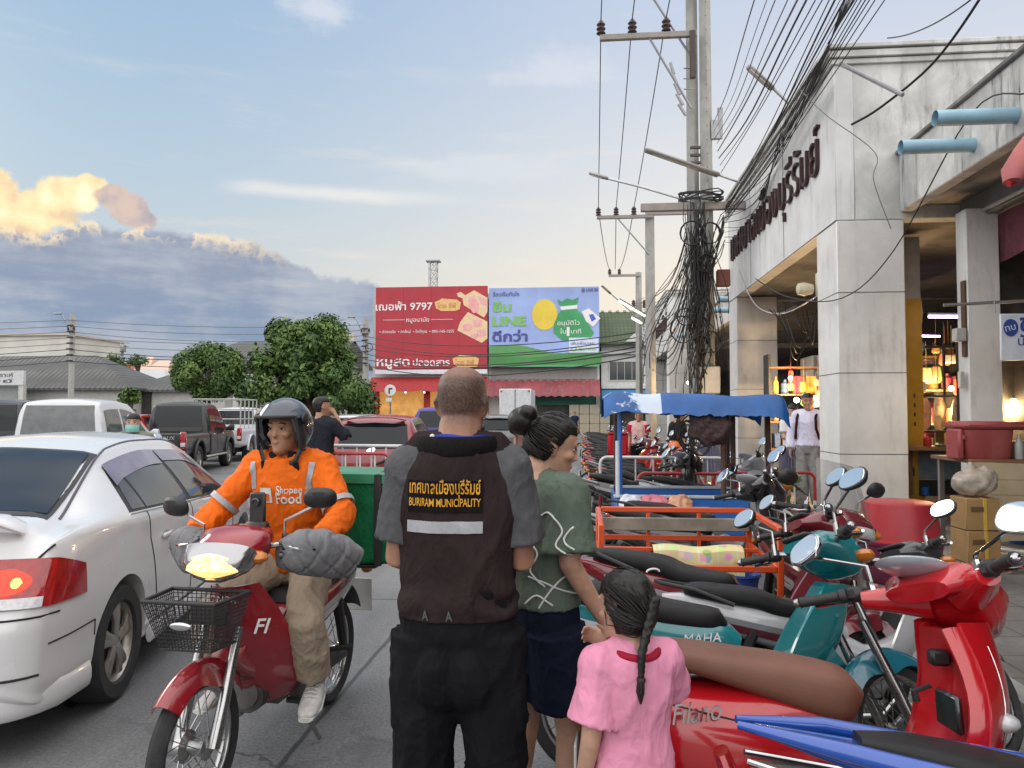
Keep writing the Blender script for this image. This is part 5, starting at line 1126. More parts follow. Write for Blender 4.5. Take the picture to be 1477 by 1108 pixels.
# ---- generic pickup truck
def pickup(name_label, col, P_, rz=RZ, H=1.80, tail=None, badge=None, canopy=None, anchor=(-1.55, -.76), lamp=REDL, cat='pickup truck', second=False, gl=GLS):
    t = thing('pickup_truck', name_label, cat, (0, 0, 0), 0, None); PC_ = paint('pickup paint %s' % (col,), col, sc=1.5, coat=.35 if col[0] < .1 else .8)
    zr = [(-.52, 1.1), (-.46, H-.13), (-.30, H-.02), (.3, H), (.75, H-.05), (1.0, H-.17), (1.55, 1.22), (1.75, 1.15), (2.3, 1.06), (2.58, .92), (2.62, .80)]
    zb = [(-.52, 1.08), (0, 1.08), (1.2, 1.08), (1.6, 1.07), (2.3, .96), (2.62, .72)]
    wm = [(-.52, .84), (-.3, .87), (2.0, .87), (2.4, .83), (2.62, .68)]
    wr = [(-.52, .70), (-.3, .68), (.6, .66), (1.1, .69), (1.6, .76), (2.2, .76), (2.62, .6)]
    def half(x):
        W, Zb, Zr, R_ = spl(wm, x), spl(zb, x), spl(zr, x), spl(wr, x); ze = max(Zb+.005, min(Zr-.03, Zb+(Zr-Zb)*.86))
        return [(0, .45), (W*.9, .45), (W*.99, .52), (W, .72), (W*.99, Zb-.10), (W*.96, Zb), ((W*.96+R_)/2+.02, (Zb+ze)/2), (R_, ze), (R_*.85, ze+(Zr-ze)*.6), (R_*.4, Zr-.008), (0, Zr)]
    body = loft_body(lin(-.52, -.3, 6)+lin(-.27, 2.4, 50)+lin(2.43, 2.62, 7), half, 4, .12)
    cut = MB()
    for s in (-1, 1): cut.lathe([(.43, -.2), (.43, .3)], 30, Matrix.Translation((1.55, s*.8, .42)) @ Matrix.Rotation(-s*pi/2, 4, 'X'))
    me = boolcut(body, cut, 'cab'); me.materials.append(PC_); sk = Skin(me); link('cab', me, t, 30)
    b = MB(); b.tube([(-2.62, 0, .78), (-2.60, 0, .78), (-.56, 0, .78), (-.54, 0, .78)], [(.80, .29), (.85, .315), (.865, .315), (.83, .30)], 28, side=(0, 1, 0), sq=.72)
    cut = MB().box((-1.58, 0, 1.15), (1.9, 1.5, .8))
    for s in (-1, 1): cut.lathe([(.42, -.25), (.42, .3)], 30, Matrix.Translation((-1.55, s*.8, .42)) @ Matrix.Rotation(-s*pi/2, 4, 'X'))
    me = boolcut(b, cut, 'bed'); me.materials.append(PC_); link('bed', me, t, 30)
    for x in (-1.55, 1.55):
        for s in (-1, 1):
            car_wheel(t, x, s*.76, .37, .24, 6)
            fl = MB(); fl.tube([(x+.46*cos(a), s*.885, .42+.46*sin(a)) for a in lin(-.1, pi+.1, 16)], [(.045, .03)]*16, 6, side=(0, 1, 0)); fl.build('wheel_flare', PC_ if col[0] > .3 else BLK, t)
    MB().box((0, 0, .40), (4.6, 1.2, .2), .02).build('chassis', BLK, t)
    MB().box((-2.68, 0, .56), (.14, 1.72, .17), .03).build('rear_bumper', CHR if col[0] < .1 else pm('bumper grey', (.25, .25, .25), .5), t)
    for s in (-1, 1): MB().box((.0, s*.90, .42), (2.0, .14, .05), .02).build('side_step', pm('step grey', (.4, .38, .34), .5, .4), t)
    tg = MB().box((-2.622, 0, .86), (.03, 1.36, .42), .02).build('tailgate', PC_, t); MB().box((-2.642, 0, .95), (.015, .22, .06), .006).build('handle', CHR if col[0] < .2 else PC_, tg)
    if badge: text(badge, frame((-2.645, -.40 if not second else 0, .92 if not second else .83), (0, -1, 0), (0, 0, 1)), .13, CHR, tg, ext=.006)
    for s in (-1, 1):
        l_ = MB().box((-2.60, s*.775, .90), (.10, .15, .44), .03).build('tail_lamp', lamp, t); MB().box((-2.645, s*.775, .80), (.02, .12, .10), .008).build('reversing_lens', CLR, l_)
        D_ = (0, -s, 0)
        for (xa, xb, ta, tb_) in ((-.40, .22, -.36, .22), (.30, 1.35, .30, .92)):
            sk.patch([(x, 1.11) for x in lin(xa, xb, 8)], [(x, spl(zr, x)-.20 if x < .95 else spl(zr, x)-.19) for x in lin(ta, tb_, 8)], D_, 10, 6, .006, 'side_window', gl, t, side=s)
        g = MB(); sk.line([(.26, 1.1), (.26, .55)], D_, .007, side=s, mb=g); sk.line([(1.28, 1.08), (1.15, .75), (1.1, .55)], D_, .007, side=s, mb=g); sk.line([(-.45, 1.05), (-.42, .55)], D_, .007, side=s, mb=g); g.build('panel_gap', GAP, t)
        for x in (.05, 1.0)[:2]: MB().box((x-.1, s*.868, 1.0), (.2, .03, .04), .01).build('door_handle', CHR if col[0] < .2 else PC_, t)
        m_ = MB().tube([(1.15, s*.86, 1.12), (1.15, s*1.02, 1.17), (1.15, s*1.10, 1.17)], [(.03, .03), (.06, .10), (.05, .09)], 10, side=(1, 0, 0)).build('door_mirror', PC_ if col[0] > .3 else BLK, t)
        sk.patch([(y, .80) for y in lin(s*.55, s*.76, 5)], [(y, .93) for y in lin(s*.52, s*.74, 5)], (-1, 0, 0), 6, 4, .01, 'headlamp', CLR, t, axis='yz')
    sk.patch([(y, 1.20) for y in lin(-.66, .66, 8)], [(y, H-.14) for y in lin(-.60, .60, 8)], (1, 0, 0), 12, 6, .006, 'rear_window', gl, t, axis='yz')
    sk.patch([(1.55, y) for y in lin(-.68, .68, 8)], [(.95, y) for y in lin(-.58, .58, 8)], (0, 0, -1), 12, 8, .006, 'windscreen', GLS, t, axis='xy')
    if canopy == 'bar':
        for s in (-1, 1): MB().tube([(-.75, s*.70, 1.1), (-.9, s*.66, 1.55), (-.62, s*.6, H-.03)], .03, 8).build('roll_bar', CHR, t)
    if canopy == 'cage':
        c = MB()
        for s in (-1, 1):
            for x in lin(-2.5, -.7, 5): c.tube([(x, s*.78, 1.05), (x, s*.78, 2.05)], .022, 5)
            for z in (1.4, 1.72, 2.05): c.tube([(-2.5, s*.78, z), (-.7, s*.78, z)], .02, 5)
        for x in lin(-2.5, -.7, 5): c.tube([(x, -.78, 2.05), (x, .78, 2.05)], .02, 5)
        for z in (1.4, 1.72): c.tube([(-2.5, -.78, z), (-2.5, .78, z)], .02, 5)
        c.build('cargo_cage', pm('cage grey', (.42, .42, .40), .6), t)
    place(t, anchor[0], anchor[1], P_, rz); return t
pickup('black pickup truck with chrome bumper in the left parking row', (.014, .014, .014), D(281, 672, 19.2), RZ+radians(4), 1.92, badge='HILUX', canopy=None)
pickup('white pickup truck right behind the white saloon car', (.52, .535, .55), D(203, 660, 14.4), RZ, 1.86, gl=pm('grey rear glass', (.07, .08, .085), .06, spec=.9, var=.3), anchor=(.9, -.86))
pickup('dark pickup at the left edge beside the white pickup', (.012, .016, .025), D(38, 660, 15.6), RZ, 1.90, anchor=(-.5, -.86))
pickup('silver white pickup partly behind the rider with a cargo cage', (.55, .57, .60), D(350, 650, 24.0), RZ, 1.82, badge=None, canopy='cage', anchor=(-2.5, -.86))
pickup('purple blue pickup parked behind the dark red hatchback', (.035, .022, .22), D(672, 640, 18.8), RZ-radians(4), 1.78, badge='ISUZU', anchor=(-2.6, -.86), second=True)
# ---- small hatchback (dark red) and a few further cars
def hatch(label, col, P_, rz, anchor=(-1.75, -.78), words_=None, L=3.6, H=1.56, cat='car'):
    t = thing('hatchback_car', label, cat); PR = paint('car paint %s' % (col,), col, rough=.26, sc=1.4); h = L/2
    zr = [(-h, .82), (-h+.05, 1.02), (-h+.22, H-.16), (-h+.40, H-.04), (-.3, H), (.3, H-.02), (.55, H-.10), (1.1, 1.14), (1.25, 1.04), (h-.2, .90), (h, .66)]
    zb = [(-h, .78), (-h+.1, .98), (-.6, .96), (.5, .93), (1.2, .90), (h-.15, .78), (h, .58)]
    wm = [(-h, .70), (-h+.12, .79), (-h+.5, .83), (1.1, .83), (h-.2, .74), (h, .55)]
    wr = [(-h, .62), (-h+.2, .60), (-.6, .58), (.4, .58), (.9, .64), (1.25, .68), (h, .5)]
    def half(x):
        W, Zb, Zr, R_ = spl(wm, x), spl(zb, x), spl(zr, x), spl(wr, x); ze = max(Zb+.005, min(Zr-.02, Zb+(Zr-Zb)*.84))
        return [(0, .22), (W*.88, .22), (W*.98, .30), (W, .62), (W*.985, Zb-.1), (W*.955, Zb), ((W*.955+R_)/2+.02, (Zb+ze)/2), (R_, ze), (R_*.85, ze+(Zr-ze)*.6), (R_*.4, Zr-.008), (0, Zr)]
    body = loft_body(lin(-h, -h+.2, 9)+lin(-h+.23, h-.2, 50)+lin(h-.17, h, 7), half, 4, .12); cut = MB(); ax = h-.72
    for x in (-ax, ax-.05):
        for s in (-1, 1): cut.lathe([(.32, -.17), (.32, .3)], 30, Matrix.Translation((x, s*.76, .285)) @ Matrix.Rotation(-s*pi/2, 4, 'X'))
    me = boolcut(body, cut, 'body'); me.materials.append(PR); sk = Skin(me); link('body', me, t, 30)
    for x in (-ax, ax-.05):
        for s in (-1, 1): car_wheel(t, x, s*.74, .28, .17, 6)
    for s in (-1, 1):
        D_ = (0, -s, 0)
        for (xa, xb, ta, tb_) in ((-h+.42, -h+.62, -h+.50, -h+.64), (-h+.68, -.12, -h+.70, -.12), (-.04, .92, -.04, .44)):
            sk.patch([(x, spl(zb, x)+.03) for x in lin(xa, xb, 8)], [(x, H-.17) for x in lin(ta, tb_, 8)], D_, 10, 6, .006, 'side_window', GLS, t, side=s)
        MB().box((-.65, s*.832, .84), (.16, .025, .03), .008).build('door_handle', PR, t); MB().box((.3, s*.832, .82), (.16, .025, .03), .008).build('door_handle', PR, t)
        MB().tube([(.72, s*.78, .97), (.72, s*.90, 1.0), (.72, s*.98, 1.0)], [(.02, .02), (.05, .07), (.04, .05)], 10, side=(1, 0, 0)).build('door_mirror', PR, t)
        g = MB(); sk.line([(-.08, .96), (-.08, .3)], D_, .006, side=s, mb=g); sk.line([(-h+.75, .95), (-h+.9, .6), (-h+1.05, .3)], D_, .006, side=s, mb=g); g.build('panel_gap', GAP, t)
        l_ = sk.patch([(y, .74) for y in lin(s*.60, s*.76, 6)], [(y, .98) for y in lin(s*.63, s*.75, 6)], (1, 0, 0), 8, 8, .012, 'tail_lamp', REDL, t, axis='yz')
        sk.patch([(y, .76) for y in lin(s*.62, s*.74, 6)], [(y, .82) for y in lin(s*.62, s*.74, 6)], (1, 0, 0), 6, 4, .016, 'reversing_lens', CLR, l_, axis='yz')
        sk.patch([(y, .68) for y in lin(s*.42, s*.66, 6)], [(y, .80) for y in lin(s*.40, s*.62, 6)], (-1, 0, 0), 8, 4, .01, 'headlamp', CLR, t, axis='yz')
    sk.patch([(y, 1.0) for y in lin(-.58, .58, 9)], [(y, H-.14-.03*abs(k)) for k, y in zip(lin(-1, 1, 9), lin(-.53, .53, 9))], (1, 0, 0), 14, 8, .006, 'rear_window', GLS, t, axis='yz')
    sk.patch([(1.12, y) for y in lin(-.58, .58, 9)], [(.5, y) for y in lin(-.5, .5, 9)], (0, 0, -1), 12, 8, .006, 'windscreen', GLS, t, axis='xy')
    MB().tube([(-h+.26, -.5, H-.09), (-h+.17, -.3, H-.055), (-h+.15, 0, H-.05), (-h+.17, .3, H-.055), (-h+.26, .5, H-.09)], [(.07, .015)]*5, 8, side=(1, 0, 0)).build('roof_spoiler', PR, t)
    MB().tube([(-h+.02, .05, 1.03), (-h+.0, -.12, 1.04), (-h+.02, -.32, 1.035)], .009, 6).build('wiper', BLK, t)
    MB().box((-h-.01, 0, .56), (.03, .36, .13), .006).build('number_plate', pm('plate white', (.65, .65, .63), .5), t)
    if words_:
        for (s, y, z, q) in words_: text(s, frame((-h-.002, y, z), (0, -1, 0), (.0, 0, 1)), q, CHR, t, ext=.012, w=None)
        a = MB(); a.tube([(-h-.0, -.035, .94), (-h, .035, .915), (-h, -.035, .88), (-h, .03, .86)], .009, 6); a.tube([(-h, .03, .955), (-h, -.035, .935)], .009, 6); a.build('emblem', CHR, t)
    place(t, anchor[0], anchor[1], P_, rz); return t
hatch('dark red hatchback seen from behind left of the man in the vest', (.24, .010, .018), D(607, 650, 12.3), RZ-radians(2), words_=[('SUZUKI', .47, .90, .06), ('CELERIO', -.5, .88, .055)])
hatch('small white car parked left of the dark red hatchback', (.6, .61, .62), D(535, 620, 27), RZ)
hatch('grey car beyond the man in the vest', (.16, .16, .17), D(752, 620, 26), RZ)
hatch('far white car by the bracket lamp pole', (.6, .61, .62), D(520, 620, 36), RZ-.5)
hatch('far red car behind the black pickup', (.35, .02, .02), D(205, 620, 38), RZ)
hatch('far white car behind the pole at left', (.6, .61, .62), D(90, 620, 34), RZ)
# box truck by the green shuttered shop
t = thing('box_truck', 'white box truck standing before the green shuttered shop', 'truck', D(762, 630, 49)); t.location.z = 0; t.rotation_euler = (0, 0, pi/2)
b = MB().box((1.0, .75, 2.0), (4.2, 2.0, 2.3), .04); b.build('cargo_box', pm('truck white', (.60, .62, .63), .5, dirt=(.4, .4, .4), damt=.3), t)
MB().box((3.9, .75, 1.5), (1.4, 1.8, 1.9), .15).build('cab', pm('truck white', (.60, .62, .63), .5), t); MB().box((-1.12, .75, 2.0), (.02, .03, 2.2)).build('door_seam', GAP, t)
for y in (-.12, 1.62): MB().box((-1.13, y, 3.0), (.03, .12, .08)).build('marker_lamp', REDL, t)
MB().box((1.0, .75, .72), (4.4, .9, .2)).build('chassis', BLK, t); MB().box((-1.15, .75, .6), (.1, 1.9, .14), .02).build('rear_bumper', BLK, t)
for x in (-.2, 3.8):
    for y in (-.1, 1.6): car_wheel(t, x, y-.75+.75, .4, .24, 6)
# ============================================================ motorbikes (local +X forward, +Y left)
CHRD = pm('dull chrome', (.42, .42, .42), .25, 1.0, var=.15, grime=.3); ENG = pm('engine alloy', (.16, .155, .15), .5, .7, var=.3, grime=.4)
SEATB = pm('black vinyl seat', (.012, .012, .013), .5, var=.3, bump=.15, bsc=120, spec=.3); RUB = pm('black rubber', (.02, .02, .02), .6)
MIRG = pm('mirror sky glass', (.80, .83, .87), .03, 1.0, var=.01); ORNL = pm('orange indicator', (.55, .17, .01), .2, coat=.6)
def xf(mb, M):
    mb.v = [tuple(M @ V(p)) for p in mb.v]; return mb
def steer(a, px=.44, pz=.80, rake=26):
    ax = V((-sin(radians(rake)), 0, cos(radians(rake)))); o = V((px, 0, pz))
    return Matrix.Translation(o) @ Matrix.Rotation(a, 4, ax) @ Matrix.Translation(-o)
def bwheel(par, x, r, w, M, spokes=18, mag=0, rimm=CHRD, n=32):
    W = Matrix.Translation((x, 0, r)) @ Matrix.Rotation(pi/2, 4, 'X'); a = w/2; ri = r-.062
    o = xf(MB().lathe([(ri, -a*.62), (r-.03, -a), (r-.008, -a*.6), (r, 0), (r-.008, a*.6), (r-.03, a), (ri, a*.62)], n, W, (False, False)), M).build('wheel', TYRE, par)
    b = MB(); b.lathe([(ri+.006, -a*.62), (ri-.010, -a*.5), (ri-.016, -.006), (ri-.016, .006), (ri-.010, a*.5), (ri+.006, a*.62), (ri-.002, a*.3), (ri-.002, -a*.3), (ri+.006, -a*.62)], n, W, (False, False))
    b.lathe([(.028, -.06), (.045, -.05), (.03, -.02), (.03, .02), (.062, .035), (.062, .06), (.02, .065)], 16, W)
    if mag:
        for i in range(mag):
            th = 2*pi*i/mag; b.tube([(cos(th)*.03, sin(th)*.03, 0), (cos(th+.1)*ri*.6, sin(th+.1)*ri*.6, 0), (cos(th)*ri, sin(th)*ri, 0)], [(.03, .016), (.017, .014), (.024, .014)], 6, side=(-sin(th), cos(th), 0), M=W)
    else:
        for i in range(spokes):
            th = 2*pi*i/spokes; q = th+(.35 if i % 2 else -.35); z0 = .045 if i % 4 < 2 else -.045
            b.tube([(cos(q)*.035, sin(q)*.035, z0), (cos(th)*(ri-.01), sin(th)*(ri-.01), 0)], .0026, 4, M=W)
    xf(b, M).build('rim', rimm, o); return o
def mirror(par, M, s, base, tip, r=(.062, .042), ang=.15, tilt=0.0, mat=CHRD, face=None):
    b = MB(); p, q = V(base), V(tip); b.tube([p, p+V((0, 0, (q.z-p.z)*.55)), p.lerp(q, .75)+V((0, 0, .02)), q], .0065, 6); b.tube([p-V((0, 0, .02)), p+V((0, 0, .03))], .013, 8)
    o = xf(b, M).build('mirror', mat, par)
    F_ = V(face if face is not None else (-1, s*-.25, .22)).normalized(); Yd = V((0, 0, 1))-F_*F_.z; Xd = Yd.cross(F_); Xd.normalize(); Yd.normalize()
    T = Matrix(((Xd.x, Yd.x, F_.x, q.x), (Xd.y, Yd.y, F_.y, q.y+s*.02), (Xd.z, Yd.z, F_.z, q.z+.03), (0, 0, 0, 1)))
    c, d = cos(tilt*s), sin(tilt*s); T = T @ Matrix(((c, -d, 0, 0), (d, c, 0, 0), (0, 0, 1, 0), (0, 0, 0, 1)))
    rg = lambda k, z: [(r[0]*k*math.copysign(abs(cos(t))**.8, cos(t)), r[1]*k*math.copysign(abs(sin(t))**.8, sin(t)), z) for t in [2*pi*j/22 for j in range(22)]]
    xf(MB().loft([rg(.3, -.03), rg(.75, -.024), rg(.97, -.008), rg(1, .004), rg(.95, .006)], (True, True), True, T), M).build('mirror_shell', BLK if mat != CHR else CHR, o)
    xf(MB().loft([rg(.90, .0062), rg(.88, .0085)], (True, True), True, T), M).build('mirror_glass', MIRG, o)
def bars(par, M, z=1.0, x=.33, w=.33, back=.10, wide=.0):
    b = MB()
    for s in (-1, 1): b.tube([(x+.04, 0, z-.01), (x+.03, s*.09, z), (x-.01, s*.2, z+.02), (x-back, s*w, z+.005)], .012, 8)
    o = xf(b, M).build('handlebar', CHRD, par)
    for s in (-1, 1):
        d = V((-back*.5, s*(w-.2)*.55, -.006)); e = V((x-back, s*w, z+.005))
        xf(MB().tube([e-d*1.45, e-d*1.3, e-d*1.25, e, e+d*.04], [.024, .024, .0165, .0175, .021], 12), M).build('grip', RUB, o)
        xf(MB().ball(e+d*.12, .016, 8, 6), M).build('bar_end', CHRD, o)
        xf(MB().box(e-d*1.7, (.05, .05, .05), .012), M).build('switch_box', BLK, o)
        xf(MB().tube([e-d*1.5+V((.035, 0, -.005)), e-d*.8+V((.07, 0, -.01)), e-d*.05+V((.06, 0, -.012))], [.008, .0055, .007], 6), M).build('lever', CHR, o)
    return o
def cowl(secs, n=20, sq=.35):
    """secs: (x, z, half width, half height)"""
    return MB().tube([(x, 0, z) for x, z, w, h in secs], [(w, h) for x, z, w, h in secs], n, side=(0, 1, 0), sq=sq)
def smooth_secs(secs, n=22):
    ks = list(zip(*secs)); xs = ks[0]; m = []
    for i in range(n):
        x = lerp(xs[0], xs[-1], i/(n-1)); m.append((x,)+tuple(spl([(-a if xs[0] > xs[-1] else a, v) for a, v in zip(xs, k)], -x if xs[0] > xs[-1] else x) for k in ks[1:]))
    return m
def underbone(label, c1, c2=None, c3=None, st=0.0, seat=SEATB, detail=True, word=None, fast=1.0, fender=None, cat='motorbike', group=None, inner=None, mirr=CHRD, tailw=None, screen=False, mf=None, cowlc=None, mr=(.072, .046), bz=1.0, mh=(.10, .15)):
    t = thing('motorbike', label, cat, (0, 0, 0), 0, group); P1 = paint('bike paint %.2f %.2f %.2f' % c1, c1, rough=.22, sc=4, grime=.22)
    P2 = paint('bike trim %.2f %.2f %.2f' % (c2 or c1), c2 or c1, rough=.25, sc=4, grime=.2); P3 = paint('bike stripe %.2f %.2f %.2f' % (c3 or (.5, .5, .5)), c3 or (.5, .5, .5), rough=.3)
    IN = paint('bike inner %.2f %.2f %.2f' % inner, inner, rough=.3) if inner else BLK
    M = steer(st); I = Matrix(); N = 30 if detail else 18
    bwheel(t, .635, .285, .070, M, 24 if detail else 10, n=N); bwheel(t, -.60, .285, .082, I, 24 if detail else 10, n=N)
    for s in (-1, 1):
        xf(MB().tube([(.635, s*.075, .285), (.575, s*.078, .43), (.46, s*.075, .70)], [.024, .024, .017], 10), M).build('fork', CHRD, t)
    def fen(a, b):
        th = lerp(.80, 2.60, a); r = .325; w = .062*(1-.25*abs(a-.55)); y = (b-.5)*2*w; d = -.055*abs((b-.5)*2)**2.2*(1+.9*exp(-((a-.55)/.2)**2))
        return V((.635+(r+d)*cos(th), y, .285+(r+d)*sin(th)))
    xf(MB().sheet(fen, 22, 8, .006), M).build('front_fender', paint('bike fender %.2f %.2f %.2f' % (fender or c1), fender or c1, rough=.22), t)
    # leg shield with swept wings
    def shield(a, b):
        k = (a-.5)*2; z = lerp(.86, .30, b); w = spl([(0, .10), (.25, .155), (.5, .185), (.8, .165), (1, .10)], b); x = spl([(0, .47), (.3, .44), (.6, .36), (1, .20)], b)
        return V((x-.16*abs(k)**1.7*spl([(0, .7), (.4, 1.2), (1, 1.0)], b), k*w, z))
    o = MB().sheet(shield, 20, 18, .014).build('leg_shield', P1, t, 60)
    for s in (-1, 1):
        MB().sheet(lambda a, b: shield(.5+s*(.22+.24*a), lerp(.30, .52, b)-.05*a)+V((.004, s*.004, 0)), 8, 4, .003).build('shield_trim', P3, o, 60)
    MB().sheet(lambda a, b: shield(.06+.88*a, .03+.9*b)+V((-.03-.02*(1-abs(a-.5)*2), 0, 0)), 12, 12, .01).build('inner_shield', IN, t, 60)
    cowl(smooth_secs([(.40, .60, .07, .09), (.26, .50, .075, .085), (.12, .455, .08, .09), (-.02, .50, .085, .10), (-.15, .55, .09, .10)])).build('centre_spine', P1 if not inner else IN, t, 50)
    body = cowl(smooth_secs([(.02, .56, .06, .07), (-.06, .58, .10, .11), (-.25, .60, .125, .115), (-.45, .635, .13, .10), (-.65, .68, .115, .08), (-.82, .725, .075, .05), (-.92, .745, .035, .022)]))
    bo = body.build('side_cowl', P1, t, 50); sk = Skin(bo.data)
    for s in (-1, 1):
        D_ = (0, -s, 0)
        sk.patch([(x, .545+.11*i/7) for i, x in enumerate(lin(-.04, -.70, 8))], [(x, .575+.115*i/7) for i, x in enumerate(lin(-.06, -.72, 8))], D_, 14, 3, .003, 'stripe', P3, bo, side=s)
        sk.patch([(x, .51+.10*i/7) for i, x in enumerate(lin(-.10, -.62, 8))], [(x, .54+.11*i/7) for i, x in enumerate(lin(-.06, -.66, 8))], D_, 14, 3, .003, 'stripe', P2, bo, side=s)
        if word and detail:
            h = sk.hit((-.16, s*2, .600), D_, .004); text(word, frame(h, (s*-1, 0, .12 if s < 0 else -.12), (0, -s*-.25 if False else 0, 1)), .055, pm('white decal', (.7, .7, .7), .4), bo, ext=.001, shear=.2)
    sp = smooth_secs([(-.03, .665, .06, .02), (-.07, .69, .095, .045), (-.18, .70, .118, .050), (-.32, .72, .135, .052), (-.42, .755, .135, .055), (-.60, .775, .125, .050), (-.75, .79, .10, .040), (-.80, .79, .07, .02)])
    so_ = cowl(sp, 22, .45).build('seat', seat, t, 60)
    MB().tube([(-.55, .15, .73), (-.75, .145, .80), (-.92, .08, .825), (-.95, 0, .83), (-.92, -.08, .825), (-.75, -.145, .80), (-.55, -.15, .73)], .012, 8).build('grab_rail', BLK, t)
    tl = MB().box((-.93, 0, .70), (.07, .14, .07), .025).build('tail_lamp', REDL, t)
    for s in (-1, 1): MB().ball((-.90, s*.10, .67), (.035, .035, .025), 8, 6).build('indicator', ORNL, tl)
    def rf(a, b):
        th = lerp(1.0, 2.75, a); r = .335; y = (b-.5)*2*.065; return V((-.60+(r-.03*abs((b-.5)*2)**2)*cos(th), y, .285+(r-.03*abs((b-.5)*2)**2)*sin(th)+.10*(a if a < .5 else .5)))
    o = MB().sheet(rf, 12, 6, .006).build('rear_fender', BLK, t); MB().box((-.985, 0, .50), (.012, .20, .19), .004, None).build('number_plate', pm('plate white', (.65, .65, .63), .5), o)
    e = MB(); e.box((-.03, 0, .33), (.26, .16, .17), .03); e.tube([(.06, 0, .34), (.28, 0, .36)], .062, 12)
    for k in range(7): e.lathe([(.075, 0), (.075, .008)], 14, frame((.10+.025*k, 0, .345), (0, 1, 0), (0, 0, 1)))
    for s in (-1, 1): e.lathe([(.085, 0), (.085, .03), (.06, .045)], 18, frame((-.06, s*.075, .31), (1, 0, 0), (0, 0, -s)))
    e.build('engine', ENG, t)
    ex = MB().tube([(.25, -.05, .30), (.16, -.10, .22), (-.10, -.13, .20), (-.30, -.145, .23)], .015, 8).build('exhaust', CHRD, t)
    MB().tube([(-.28, -.145, .225), (-.33, -.15, .24), (-.78, -.165, .36), (-.83, -.166, .375)], [.022, .042, .048, .03], 14).build('muffler', pm('muffler black', (.03, .03, .03), .5, .4), ex)
    MB().box((-.52, -.205, .295), (.3, .008, .06), .004, None).build('heat_guard', CHRD, ex)
    for s in (-1, 1):
        MB().tube([(-.05, s*.085, .32), (-.60, s*.10, .285)], [(.012, .025)]*2, 6).build('swingarm', BLK, t)
        MB().tube([(-.55, s*.105, .33), (-.45, s*.11, .60)], [.022, .03], 8).build('shock_absorber', RUB, t)
        MB().tube([(-.0, s*.06, .24), (.0, s*.24, .235)], .014, 8).build('footrest', RUB, t)
        MB().tube([(-.30, s*.10, .38), (-.32, s*.25, .40)], .013, 8).build('pillion_footrest', RUB, t)
    MB().box((-.33, .095, .295), (.55, .02, .085), .02).build('chain_cover', BLK, t)
    MB().tube([(-.02, .09, .25), (-.12, .17, .02)], .011, 6).build('side_stand', CHRD, t)
    # handlebar cowl with headlamp
    hc = xf(MB().tube([(.24, 0, 1.0), (.31, 0, 1.015), (.40, 0, .995), (.49, 0, .945), (.53, 0, .905)], [(.07, .02), (.125, .05), (.155, .075), (.125, .07), (.05, .03)], 22, side=(0, 1, 0), sq=.3), M).build('headlamp_cowl', P1 if not cowlc else paint('bike cowl dark', cowlc), t, 50)
    xf(MB().tube([(.50, 0, .955), (.525, 0, .925), (.532, 0, .915)], [(.105, .052), (.088, .042), (.05, .02)], 20, side=(0, 1, 0), sq=.2), M).build('headlamp', CLR, hc, 50)
    for s in (-1, 1): xf(MB().ball((.475, s*.135, .955), (.045, .05, .028), 10, 6), M).build('indicator', ORNL, hc)
    xf(MB().box((.275, 0, 1.04), (.08, .15, .02), .008, None), M).build('speedometer', BLK, hc)
    bars(t, M)
    for s in (-1, 1): mirror(t, M, s, (.30, s*.19, 1.03), (.28, s*.32, 1.03+mh[0 if s < 0 else 1]), mr, mat=mirr, face=None if mf is None else M.to_3x3().inverted() @ V(mf), tilt=.0)
    if screen:
        xf(MB().sheet(lambda a, b: V((.47-.13*b-.10*abs(a-.5)**1.6*4*.5, (a-.5)*.42*(1-.25*b), 1.0+.30*b)), 14, 8, .004), M).build('windscreen', pm('smoky screen', (.25, .25, .25), .08, alpha=.35, coat=.5), t)
    return t, M
